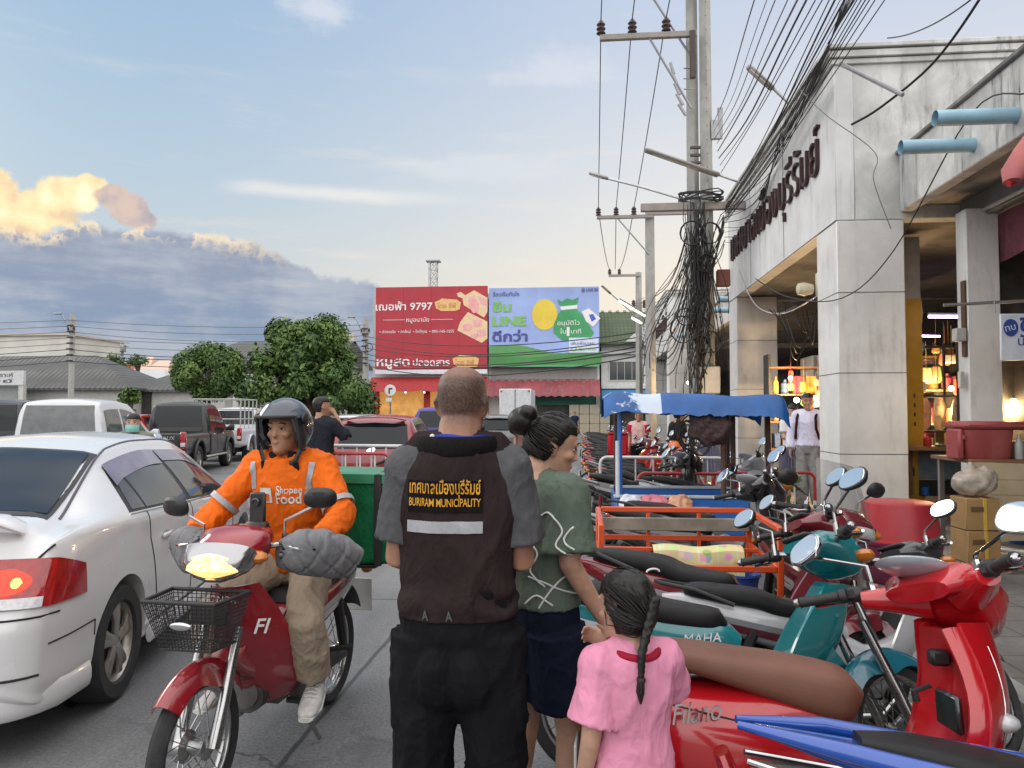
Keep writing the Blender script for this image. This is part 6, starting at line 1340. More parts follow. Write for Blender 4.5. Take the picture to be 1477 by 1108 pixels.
def scooter(label, c1, c2=None, st=0.0, seat=SEATB, detail=True, cat='scooter', group=None, word=None, classic=True, mirr=CHR, inner=None, longseat=0.0, mf=None, mr=(.074, .052), mh=(.12, .19)):
    t = thing('scooter', label, cat, (0, 0, 0), 0, group); P1 = paint('bike paint %.2f %.2f %.2f' % c1, c1, rough=.18, sc=4, grime=.10)
    P2 = paint('bike trim %.2f %.2f %.2f' % (c2 or (.03, .03, .03)), c2 or (.03, .03, .03), rough=.3); M = steer(st, .46, .75); I = Matrix(); N = 30 if detail else 18
    bwheel(t, .62, .235, .10, M, mag=5, rimm=P2 if not classic else CHRD, n=N); bwheel(t, -.60, .235, .11, I, mag=5, rimm=P2 if not classic else CHRD, n=N)
    for s in (-1, 1): xf(MB().tube([(.62, s*.075, .235), (.50, s*.075, .55)], .022, 8), M).build('fork', BLK, t)
    def fen(a, b):
        th = lerp(-.2, 2.4, a); y = (b-.5)*2; r = .285-.07*abs(y)**2.2; return V((.62+r*cos(th), y*.085*(1-.2*abs(a-.5)), .235+r*sin(th)))
    xf(MB().sheet(fen, 20, 8, .006), M).build('front_fender', P1, t, 60)
    # curved apron: outside skin and inner panel with glove box
    W = lambda b: spl([(0, .10), (.2, .165), (.5, .205), (.8, .20), (1, .16)], b)
    def apron(a, b):
        k = (a-.5)*2; z = lerp(.92, .27, b); x = spl([(0, .47), (.3, .50), (.6, .46), (.85, .36), (1, .26)], b); return V((x-.12*abs(k)**2.0, k*W(b), z))
    ap = MB().sheet(apron, 22, 20, .012).build('apron', P1, t, 60)
    MB().sheet(lambda a, b: apron(.02+.96*a, .04+.96*b)+V((-.05-.055*(1-abs((a-.5)*2)**2.5), 0, -.005)), 20, 16, .012).build('inner_apron', P1, t, 60)
    for s in (-1, 1):
        MB().tube([apron(.5+s*.5, b)+V((-.022, 0, 0)) for b in lin(.02, 1, 16)], [(.03, .012)]*16, 8, side=(1, 0, 0)).build('apron_rim', P1, t, 60)
        MB().tube([apron(.5+s*.34, b)+V((.006, 0, 0)) for b in lin(.1, .75, 12)], [(.012, .006)]*12, 6, side=(0, 1, 0)).build('chrome_trim', CHR if classic else P2, ap)
        MB().ball(apron(.5+s*.3, .42)+V((-.004, 0, 0)), (.05, .05, .03), 12, 8).build('indicator', ORNL if not classic else CLR, ap)
    MB().box((.325, -.06, .66), (.02, .16, .11), .008).build('glove_box', P2, t); MB().tube([(.30, 0, .72), (.265, 0, .70), (.27, 0, .67)], .008, 6).build('bag_hook', BLK, t)
    MB().box((.345, .04, .80), (.06, .05, .05), .01).build('ignition', BLK, t)
    fl = MB().sheet(lambda a, b: V((lerp(.34, -.05, a), (b-.5)*.40, .285-.01*sin(a*pi)+(.06*max(0, .25-a)/.25))), 10, 6, .02).build('floorboard', pm('black floor rubber', (.02, .02, .021), .6, bump=.4, bsc=30), t)
    MB().tube([(.34, 0, .235), (.1, 0, .21), (-.12, 0, .22)], [(.19, .05), (.20, .05), (.18, .06)], 18, side=(0, 1, 0), sq=.5).build('underbody', P1 if classic else P2, t, 50)
    body = cowl(smooth_secs([(-.02+longseat, .47, .10, .10), (-.05+longseat*.8, .49, .15, .21), (-.12, .50, .175, .225), (-.32, .515, .205, .205), (-.55, .55, .20, .17), (-.75, .60, .165, .13), (-.90, .645, .10, .085), (-.96, .66, .04, .04)]), 28, .25)
    if not classic: body = cowl(smooth_secs([(-.02, .50, .08, .10), (-.06, .52, .12, .19), (-.25, .56, .14, .16), (-.50, .63, .14, .11), (-.75, .70, .11, .07), (-.93, .755, .05, .03)]), 24, .35)
    bo = body.build('rear_body', P1, t, 55); sk = Skin(bo.data)
    for s in (-1, 1):
        D_ = (0, -s, 0)
        if classic:
            sk.patch([(x, .36+.10*i/7) for i, x in enumerate(lin(-.10, -.80, 8))], [(x, .40+.10*i/7) for i, x in enumerate(lin(-.08, -.82, 8))], D_, 14, 3, .003, 'lower_trim', P2, bo, side=s)
            sk.patch([(x, .675+.02*sin(i)) for i, x in enumerate(lin(-.74, -.90, 6))], [(x, .705) for x in lin(-.72, -.93, 6)], D_, 8, 3, .006, 'chrome_trim', CHR, bo, side=s)
        else:
            sk.patch([(x, .52+.13*i/7) for i, x in enumerate(lin(-.10, -.70, 8))], [(x, .56+.13*i/7) for i, x in enumerate(lin(-.08, -.74, 8))], D_, 14, 3, .003, 'stripe', P2, bo, side=s)
        if word:
            h = sk.hit((-.50, s*2, .620), D_, .005); text(word, frame(h, (-s, 0, .12*-s), (0, 0, 1)), .085, CHR, bo, ext=.0025, shear=.35)
            sk.patch([(x, .655) for x in lin(-.80, -.72, 4)], [(x, .668) for x in lin(-.80, -.72, 4)], D_, 4, 2, .005, 'chrome_badge', CHR, bo, side=s)
    sp = [(.03, .665, .11, .055), (.0, .685, .14, .082), (-.10, .71, .155, .078), (-.35, .755, .165, .055), (-.55, .785, .155, .040), (-.75, .80, .12, .030), (-.88, .80, .07, .016)]
    if not classic: sp = [(.03, .68, .06, .03), (-.03, .70, .11, .045), (-.3, .715, .135, .05), (-.42, .755, .135, .05), (-.65, .80, .11, .045), (-.80, .82, .06, .02)]
    sp = [(x+longseat*max(0, 1+x/.7), z, w, h) for x, z, w, h in sp]
    so_ = cowl(smooth_secs(sp), 24, .45).build('seat', seat, t, 60)
    MB().tube([(-.68, .17, .72), (-.88, .12, .775), (-.97, 0, .785), (-.88, -.12, .775), (-.68, -.17, .72)], .013, 8).build('grab_rail', P2 if not classic else CHR, t)
    tl = MB().ball((-.94, 0, .655), (.05, .10, .055), 14, 8).build('tail_lamp', REDL, t)
    for s in (-1, 1): MB().ball((-.90, s*.12, .63), (.04, .04, .03), 10, 6).build('indicator', ORNL if not classic else CLR, tl)
    o = MB().tube([(-.80, 0, .52), (-.95, 0, .42), (-1.0, 0, .30)], [(.09, .02), (.10, .012), (.09, .01)], 10, side=(0, 1, 0)).build('rear_fender', BLK, t); MB().box((-1.0, 0, .42), (.012, .20, .18), .004).build('number_plate', pm('plate white', (.65, .65, .63), .5), o)
    e = MB(); e.box((-.33, .02, .28), (.5, .20, .15), .04); e.box((-.50, .13, .27), (.42, .06, .15), .03); e.build('engine', ENG, t)
    ex = MB().tube([(-.10, -.10, .20), (-.25, -.16, .20), (-.35, -.18, .23)], .016, 8).build('exhaust', BLK, t); MB().tube([(-.33, -.18, .23), (-.38, -.185, .24), (-.78, -.19, .31), (-.82, -.19, .32)], [.03, .055, .06, .04], 14).build('muffler', pm('muffler black', (.03, .03, .03), .5, .4), ex)
    MB().tube([(-.10, .12, .22), (-.16, .2, .02)], .012, 6).build('side_stand', CHRD, t)
    MB().tube([(-.58, .11, .3), (-.50, .12, .55)], [.022, .03], 8).build('shock_absorber', RUB, t)
    hz = 1.0
    hc = xf(MB().tube([(.27, 0, hz+.0), (.33, 0, hz+.035), (.42, 0, hz+.02), (.50, 0, hz-.045), (.545, 0, hz-.10)], [(.09, .03), (.145, .055), (.15, .085), (.12, .085), (.06, .05)], 24, side=(0, 1, 0), sq=.2), M).build('headlamp_cowl', P1, t, 55)
    xf(MB().lathe([(.085, 0), (.08, .02), (.05, .035), (.01, .04)], 22, frame((.515, 0, hz-.055), (0, 1, 0), V((.35, 0, 1)).cross(V((0, 1, 0))).cross(V((0, 1, 0))) if False else (-.45, 0, .9))), M).build('headlamp', CLR, hc)
    for s in (-1, 1): xf(MB().tube([(.40, s*.06, hz), (.36, s*.14, hz+.01), (.31, s*.20, hz+.015)], [(.07, .07), (.055, .05), (.035, .03)], 12), M).build('bar_cowl', P1, hc, 60)
    sp_ = xf(MB().ball((.30, 0, hz+.078), (.105, .085, .022), 22, 8, Matrix.Rotation(radians(14), 4, 'Y')), M).build('speedometer', pm('speedometer grey', (.38, .42, .46), .15, coat=.8, var=.2), hc)
    xf(MB().ball((.292, 0, hz+.094), (.075, .05, .010), 20, 6, Matrix.Rotation(radians(14), 4, 'Y')), M).build('dial', pm('dial blue grey', (.20, .24, .28), .1, coat=.9, var=.3), sp_)
    bars(t, M, hz+.02, .33, .345, .12)
    for s in (-1, 1): mirror(t, M, s, (.32, s*.17, hz+.04), (.29, s*.33, hz+mh[0 if s < 0 else 1]), mr, tilt=.35, mat=mirr, face=None if mf is None else M.to_3x3().inverted() @ V(mf))
    return t, M
def put(t, x, y, rz, lean=None): t.location = (x, y, t.location.z); t.rotation_euler = (radians(-8) if lean is None else lean, 0, rz)
MFV = (-.80, -.45, .42)
LEAN = radians(-8)
BROWN = pm('brown leather seat', (.165, .068, .042), .6, var=.08, bump=.12, bsc=160)
# --- near right-hand row
fil, Mf = scooter('glossy red scooter with long brown seat and grey oval dial', (.46, .008, .014), (.02, .02, .02), radians(38), BROWN, word='Filano', mf=(-.85, -.40, .45), longseat=.09); put(fil, .71, 2.47, radians(-2))
def shorten(o):      # short wheelbase: tuck the tail in, carry the apron forward
    for c in o.children:
        if c.type == 'MESH' and not c.data.get('tucked'):
            for v in c.data.vertices:
                x = v.co.x; v.co.x = x*.74 if x < 0 else x+.075*min(1, max(0, (x-.15)/.15))
            c.data['tucked'] = 1
        shorten(c)
shorten(fil)
_sk = Skin([c for c in fil.children if c.name.startswith('rear_body')][0].data); _g = MB()
for s in (-1, 1):
    _sk.line([(-.02, .60), (-.20, .62), (-.40, .655), (-.62, .69)], (0, -s, 0), .0028, .0005, side=s, mb=_g); _sk.line([(-.06, .40), (-.25, .42), (-.45, .47), (-.62, .56)], (0, -s, 0), .0028, .0005, side=s, mb=_g)
_g.build('panel_gap', GAP, fil)
tl_, Mt = underbone('teal motorbike with black seat and purple stripes behind the red scooter', (.01, .19, .21), (.22, .08, .30), (.50, .52, .55), radians(38), word='YAMAHA', fender=(.01, .12, .17), inner=(.01, .17, .19), mf=MFV, mh=(.14, .16)); put(tl_, .62, 3.30, radians(-7))
rw, _ = underbone('maroon motorbike with long black seat behind the teal one', (.17, .012, .022), (.40, .40, .42), (.28, .28, .29), radians(34), word='WAVE 110i', mf=MFV); put(rw, .80, 4.02, radians(-16))
wf, _ = underbone('white panelled motorbike with black seat between the teal bike and orange cart', (.50, .50, .52), (.12, .02, .03), (.2, .2, .21), radians(36), mf=MFV, fender=(.03, .03, .032), cowlc=(.03, .03, .032)); put(wf, 1.20, 3.72, radians(-4)); wf.scale = (.9, .9, .9)
ms, _ = underbone('maroon and silver motorbike with smoky windscreen near the red tub', (.14, .02, .025), (.35, .35, .36), (.35, .35, .36), radians(30), screen=True, mf=MFV); put(ms, 1.34, 4.66, radians(-86), 0)
# blue bike at the bottom right: pointed tail and long blue and black seat
def blue_tail():
    t = thing('motorbike', 'blue motorbike with pointed tail and black seat at the bottom right', 'motorbike'); PB = paint('bright blue paint', (.012, .07, .36), rough=.2, grime=.05); PR = paint('deep red panel', (.22, .01, .015), rough=.2)
    bwheel(t, .64, .285, .075, Matrix(), mag=5, rimm=BLK); bwheel(t, -.60, .285, .09, Matrix(), mag=5, rimm=BLK)
    cowl(smooth_secs([(.05, .62, .09, .07), (-.2, .66, .13, .06), (-.5, .71, .125, .045), (-.75, .755, .08, .03), (-.98, .80, .016, .010)])).build('side_cowl', PB, t, 55)
    cowl(smooth_secs([(.12, .66, .05, .03), (.04, .69, .10, .05), (-.2, .70, .125, .045), (-.42, .735, .12, .042), (-.62, .775, .09, .03), (-.74, .79, .05, .015)]), 20, .4).build('seat', SEATB, t, 60)
    for s in (-1, 1):
        MB().tube([(-1.02, s*.03, .81), (-.8, s*.115, .79), (-.5, s*.15, .745), (-.1, s*.155, .70), (.25, s*.15, .66)], [(.010, .006), (.022, .022), (.028, .030), (.03, .034), (.02, .02)], 10, side=(0, 0, 1)).build('tail_rail', PB, t, 60)
        MB().tube([(-.98, s*.05, .70), (-.8, s*.10, .66), (-.6, s*.12, .62), (-.4, s*.125, .58)], [(.012, .012), (.022, .035), (.03, .04), (.02, .03)], 10, side=(0, 1, 0)).build('tail_lens', pm('smoky lens', (.30, .29, .27), .12, coat=.9, var=.3), t)
        MB().tube([(-1.0, s*.04, .73), (-.7, s*.125, .68), (-.4, s*.135, .62)], .008, 8).build('bright_strip', CHR, t)
    MB().tube([(-1.06, 0, .74), (-1.03, 0, .66), (-.98, 0, .56)], [(.05, .02), (.07, .025), (.05, .02)], 10, side=(0, 1, 0)).build('tail_lamp', REDL, t)
    MB().tube([(-.85, 0, .50), (-.98, 0, .42)], [(.08, .02), (.08, .02)], 10, side=(0, 1, 0)).build('rear_fender', PR, t)
    MB().box((0, 0, .36), (.5, .2, .28), .05).build('engine', ENG, t)
    def shield(a, b):
        k = (a-.5)*2; z = lerp(.90, .32, b); return V((lerp(.50, .24, b)-.14*abs(k)**1.7, k*spl([(0, .10), (.5, .19), (1, .1)], b), z))
    MB().sheet(shield, 16, 14, .014).build('leg_shield', PB, t, 60); cowl(smooth_secs([(.42, .62, .07, .09), (.2, .50, .08, .08), (0, .55, .09, .10)])).build('centre_spine', PB, t, 55)
    for s in (-1, 1): MB().tube([(.64, s*.075, .285), (.46, s*.075, .75)], .022, 8).build('fork', CHRD, t)
    MB().tube([(.28, 0, 1.0), (.40, 0, 1.0), (.52, 0, .92)], [(.10, .04), (.15, .07), (.06, .04)], 18, side=(0, 1, 0)).build('headlamp_cowl', PB, t, 55)
    bars(t, Matrix())
    for s in (-1, 1): mirror(t, Matrix(), s, (.30, s*.19, 1.03), (.28, s*.30, 1.17), mat=CHR)
    return t
bt = blue_tail(); put(bt, 1.38, 1.76, radians(-6))
# --- further bikes along the right-hand kerb, each a copy of one of a few kinds
kinds = []
for lb, f, a in (('u', underbone, dict(c1=(.02, .02, .022), c2=(.25, .02, .02), c3=(.30, .30, .31))), ('u', underbone, dict(c1=(.30, .012, .016), c2=(.03, .03, .03), c3=(.35, .35, .36))),
                 ('s', scooter, dict(c1=(.022, .022, .024), c2=(.20, .20, .21), classic=False)), ('s', scooter, dict(c1=(.34, .015, .02), c2=(.03, .03, .03), classic=False)),
                 ('u', underbone, dict(c1=(.16, .17, .18), c2=(.03, .03, .03), c3=(.45, .45, .46))), ('s', scooter, dict(c1=(.50, .51, .53), c2=(.05, .05, .06), classic=False))):
    kinds.append(f('parked motorbike', st=radians(36), detail=False, mf=MFV, group='motorbikes along the right kerb', **a)[0])
NAMES = ('black underbone motorbike', 'bright red underbone motorbike', 'black scooter', 'red scooter', 'grey underbone motorbike', 'white scooter')
rowspec = [(2, .92, 5.85, -12, 'wearing grey trim, between the orange cart and the blue trishaw'), (4, 1.12, 6.45, -10, 'with round mirrors in front of the blue trishaw'),
           (5, 1.55, 8.95, -12, 'between the trishaw and the white barrier'), (2, .85, 9.25, -8, 'tucked behind the trishaw posts'), (0, .95, 10.2, -14, 'behind the red and white barrier'), (4, 1.1, 10.9, -12, 'second behind the red and white barrier'),
           (1, 1.1, 11.7, -10, 'third behind the red and white barrier'), (2, .95, 12.5, -14, 'before the man in the red and white shirt'), (0, 1.05, 13.3, -12, 'just past the man in the red and white shirt'), (3, .9, 14.2, -10, 'carrying no box, near the cable-covered pole'), (1, 1.0, 15.1, -8, 'level with the cable-covered pole')]
used = set()
def far_bike(k, x, y, deg, where):
    lb = NAMES[k]+' '+where
    if k in used: t = copy_thing(kinds[k], (x, y, 0), radians(deg), lb); t.rotation_euler.x = LEAN
    else: t = kinds[k]; used.add(k); put(t, x, y, radians(deg)); t['label'] = lb
    return t
for k, x, y, d, w_ in rowspec: far_bike(k, x, y, d, w_)
ORD = ('first', 'second', 'third', 'fourth', 'fifth', 'sixth', 'seventh', 'eighth', 'ninth', 'tenth', 'eleventh', 'twelfth', 'thirteenth')
r = random.Random(8)
for i in range(13): far_bike(r.randrange(6), .95+r.uniform(-.12, .12), 16.4+i*1.25, -10+r.uniform(-6, 6), 'parked %s beyond the cable-covered pole' % ORD[i])
# second, inner line on the pavement side and the left group by the white and red barrier
far_bike(0, -4.05, 7.45, 100, 'by the left barrier, its spoked wheel showing under the green box').rotation_euler = (LEAN, 0, radians(155))
far_bike(1, -2.55, 9.9, 60, 'behind the left red and white barrier')
far_bike(5, -5.3, 9.4, 150, 'just left of the rider helmet')
# --- the delivery rider's bike
hw, Mh = underbone('red delivery motorbike with front basket and lit headlamp, ridden towards the viewer', (.27, .010, .018), (.45, .45, .46), (.42, .42, .43), 0.0, word='WAVE', fender=(.25, .01, .016))
for c in list(hw.children):
    if c.name.startswith('headlamp_cowl'):
        for q in list(c.children):
            if q.name.startswith('headlamp'): bpy.data.objects.remove(q)
        MB().tube([(.50, 0, .975), (.548, 0, .925), (.56, 0, .885), (.555, 0, .875)], [(.155, .07), (.135, .066), (.085, .035), (.05, .015)], 22, side=(0, 1, 0), sq=.3).build('headlamp', pm('clear headlamp', (.36, .36, .37), .16, .85, coat=.6, var=.05, sc=5), c, 50)
        MB().tube([(.53, 0, .970), (.560, 0, .945), (.572, 0, .915), (.568, 0, .885)], [(.06, .03), (.112, .056), (.112, .052), (.05, .02)], 26, side=(0, 1, 0)).build('lit_reflector', pm('lit headlamp', (1, .8, .5), .3, emit=(1, .47, .12), es=1.5, var=.8, sc=45), c)
        for q in ((.582, -.012, .925), (.581, .022, .915)): MB().ball(q, (.012, .026, .022), 10, 8).build('hot_spot', pm('headlamp core', (1, .9, .7), .3, emit=(1, .74, .32), es=4), c)
text('HONDA', frame((.487, 0, .80), (0, 1, 0), (-.3, 0, 1)), .04, pm('white decal', (.7, .7, .7), .4), hw, ext=.001)
for s in (-1, 1): text('FI', frame((.395, s*.142, .66), (-s*.45, 1.0, 0) if s > 0 else (.45, 1, 0), (-.1, 0, 1)), .085, pm('white decal', (.7, .7, .7), .4), hw, ext=.002, shear=.3, off=.01)
def basket():
    t = thing('wire_basket', 'black mesh basket with small oval badge on the front of the red delivery motorbike', 'basket'); b = MB()
    def wall(h, k):       # k runs round the rim
        top = [(-.085, -.17), (-.085, .17), (.135, .15), (.135, -.15)]; bot = [(-.06, -.125), (-.06, .125), (.08, .105), (.08, -.105)]
        i = int(k) % 4; f = k-int(k); p = V(top[i]).lerp(V(top[(i+1) % 4]), f); q = V(bot[i]).lerp(V(bot[(i+1) % 4]), f); w = q.lerp(p, h); return V((w.x, w.y, h*.19))
    N = 64
    for k in range(N): b.tube([wall(0, k*4/N), wall(1, k*4/N)], .0017, 4)
    for h in lin(0, 1, 13): b.tube([wall(h, k*4/32) for k in range(33)], .0017, 4)
    for k in lin(-.1, .1, 9): b.tube([(-.06, k, 0), (.08, k*.9, 0)], .0017, 4)
    for k in lin(-.05, .07, 7): b.tube([(k, -.12, 0), (k, .12, 0)], .0017, 4)
    b.build('mesh', BLK, t); MB().tube([wall(1, k*4/40) for k in range(41)], .008, 8).build('rim', BLK, t); MB().tube([wall(0, k*4/40) for k in range(41)], .005, 6).build('bottom_rim', BLK, t)
    MB().ball((.118, 0, .10), (.006, .045, .016), 16, 8).build('badge', CHR, t); MB().box((-.07, 0, .1), (.012, .16, .09), .004).build('bracket', BLK, t)
    return t
bk_ = basket()

def bike_frame(x, y, rz): return Matrix.Translation((x, y, 0)) @ Matrix.Rotation(rz, 4, 'Z')
RX, RY, RRZ = -1.44, 3.50, radians(-95)
put(hw, RX, RY, RRZ, 0)
def raise_cowl(o):
    for c in o.children:
        if c.type == 'MESH' and not c.data.get('up'):
            for v in c.data.vertices: v.co.z += .032; v.co.y += .02
            c.data['up'] = 1
        raise_cowl(c)
for c in hw.children:
    if c.name.startswith('headlamp_cowl'):
        for v in c.data.vertices: v.co.z += .032; v.co.y += .02
        raise_cowl(c)
MW = bike_frame(RX, RY, RRZ)
bk_.location = MW @ V((.63, 0, .675)); bk_.rotation_euler = (0, 0, RRZ)
# ============================================================ people (local +X = facing, +Y = left, feet at z = 0)
def skin_mat(nm, c): return pm('skin '+nm, c, .48, var=.16, sc=18, bump=.18, bsc=260, spec=.35)
SK1 = skin_mat('tan', (.36, .19, .12)); SK2 = skin_mat('light tan', (.46, .27, .185)); SK3 = skin_mat('brown', (.30, .155, .10))
HAIR = pm('black hair', (.014, .011, .010), .42, var=.3, sc=30, bump=.15, bsc=120, spec=.35)
EYEW = pm('eye white', (.55, .52, .5), .3); EYED = pm('dark eye', (.012, .010, .009), .25); LIP = pm('lips', (.24, .095, .075), .5); BROW = pm('brow', (.02, .015, .012), .8)
HEADR = [(-.118, .022, .078, -.03), (-.108, .036, .090, .0), (-.085, .050, .094, .03), (-.055, .059, .090, .06), (-.02, .066, .086, .082), (.02, .071, .087, .096), (.05, .073, .086, .100), (.08, .066, .074, .088), (.100, .050, .052, .066), (.112, .030, .030, .04), (.117, .010, .010, .012)]
def head_mb(mb, Hm, k=1.0, face=True, ears=True):
    T = Hm @ Matrix.Diagonal((k, k, k, 1)); rings = []
    for z, w, f, b in HEADR:
        rings.append([T @ V(((f if cos(t) > 0 else b)*cos(t), w*math.copysign(abs(sin(t))**.9, sin(t)), z)) for t in [2*pi*j/24 for j in range(24)]])
    mb.loft(rings)
    P_ = lambda *q: T @ V(q)
    if ears:
        for s in (-1, 1):
            mb.tube([P_(.0, s*.066, -.035), P_(-.004, s*.076, -.015), P_(-.012, s*.080, .01), P_(-.012, s*.074, .03)], [(.010*k, .007*k), (.013*k, .008*k), (.020*k, .007*k), (.012*k, .006*k)], 10, side=T.to_3x3() @ V((1, 0, 0)))
    if face:
        mb.tube([P_(.082, 0, .022), P_(.094, 0, .0), P_(.104, 0, -.022), P_(.088, 0, -.032)], [(.006*k, .006*k), (.008*k, .008*k), (.015*k, .009*k), (.012*k, .005*k)], 10, side=T.to_3x3() @ V((0, 1, 0)))
        mb.tube([P_(.082, -.045, .030), P_(.086, -.02, .034), P_(.087, .02, .034), P_(.082, .045, .030)], .008*k, 8)
        mb.tube([P_(.080, -.022, -.056), P_(.092, 0, -.054), P_(.080, .022, -.056)], [.005*k, .008*k, .005*k], 8); mb.ball(P_(.082, 0, -.095), (.016*k, .022*k, .014*k), 10, 7)
        for s in (-1, 1): mb.ball(P_(.060, s*.040, -.018), (.028*k, .022*k, .02*k), 10, 7)
def face_parts(o, Hm, k=1.0, mouth=True, smile=False):
    T = Hm @ Matrix.Diagonal((k, k, k, 1))
    for s in (-1, 1):
        e = xf(MB().ball((.077, s*.031, .010), (.009, .013, .0042), 12, 8), T).build('eye', EYEW, o); xf(MB().ball((.0850, s*.031, .010), (.004, .0062, .0042), 10, 6), T).build('iris', EYED, e)
        xf(MB().tube([(.081, s*.016, .0145), (.0865, s*.031, .0160), (.077, s*.046, .012)], [.0016, .0022, .0014], 6), T).build('eyelid', BROW, e)
        xf(MB().tube([(.090, s*.014, .035), (.090, s*.032, .041), (.078, s*.052, .035)], [(.0018, .0035)]*3, 6, side=(1, 0, 0)), T).build('eyebrow', BROW, o)
    if mouth: xf(MB().tube([(.080, -.021, -.058+.006*smile), (.0905, -.01, -.056), (.0935, 0, -.057), (.0905, .01, -.056), (.080, .021, -.058+.006*smile)], [(.0012, .002), (.003, .0045), (.003, .005), (.003, .0045), (.0012, .002)], 8, side=(1, 0, 0)), T).build('lips', LIP, o)
def hand_mb(mb, W, d, n, s, k=1.0, curl=.35, spread=.07, point=None):
    """W wrist, d along the palm, n out of the palm, s +1 thumb on d x n side."""
    W, d = V(W), V(d).normalized(); n = V(n); n = (n-d*n.dot(d)).normalized(); u = d.cross(n)*s
    mb.tube([W-d*.03*k, W+d*.01*k, W+d*.05*k, W+d*.088*k], [(.026*k, .021*k), (.029*k, .019*k), (.040*k, .016*k), (.040*k, .012*k)], 12, side=u)
    for i, (o, L, r) in enumerate(((.030, .078, .0085), (.010, .086, .0088), (-.011, .080, .0085), (-.030, .062, .0075))):
        c = curl[i] if isinstance(curl, (tuple, list)) else curl*(1+.12*i); p = W+d*.082*k+u*o*k; dr = (d+u*o*spread*20).normalized(); pts = [p-dr*.02*k, p]; a = 0
        for q in (.46, .30, .24):
            a += c; p = p+(dr*cos(a)+n*sin(a))*L*q*k; pts.append(p)
        mb.tube(pts, [r*1.1*k, r*1.1*k, r*1.0*k, r*.9*k, r*.72*k], 8)
    p = W+d*.025*k+u*.026*k; q = [p-u*.01*k]
    for a, L in ((.0, .036), (.35, .032), (.55, .025)):
        v = (d*.72+u*.62+n*(.25+a*.5)-u*a*.55).normalized(); p = p+v*L*k; q.append(p)
    mb.tube(q, [.014*k, .0125*k, .0105*k, .008*k], 8)
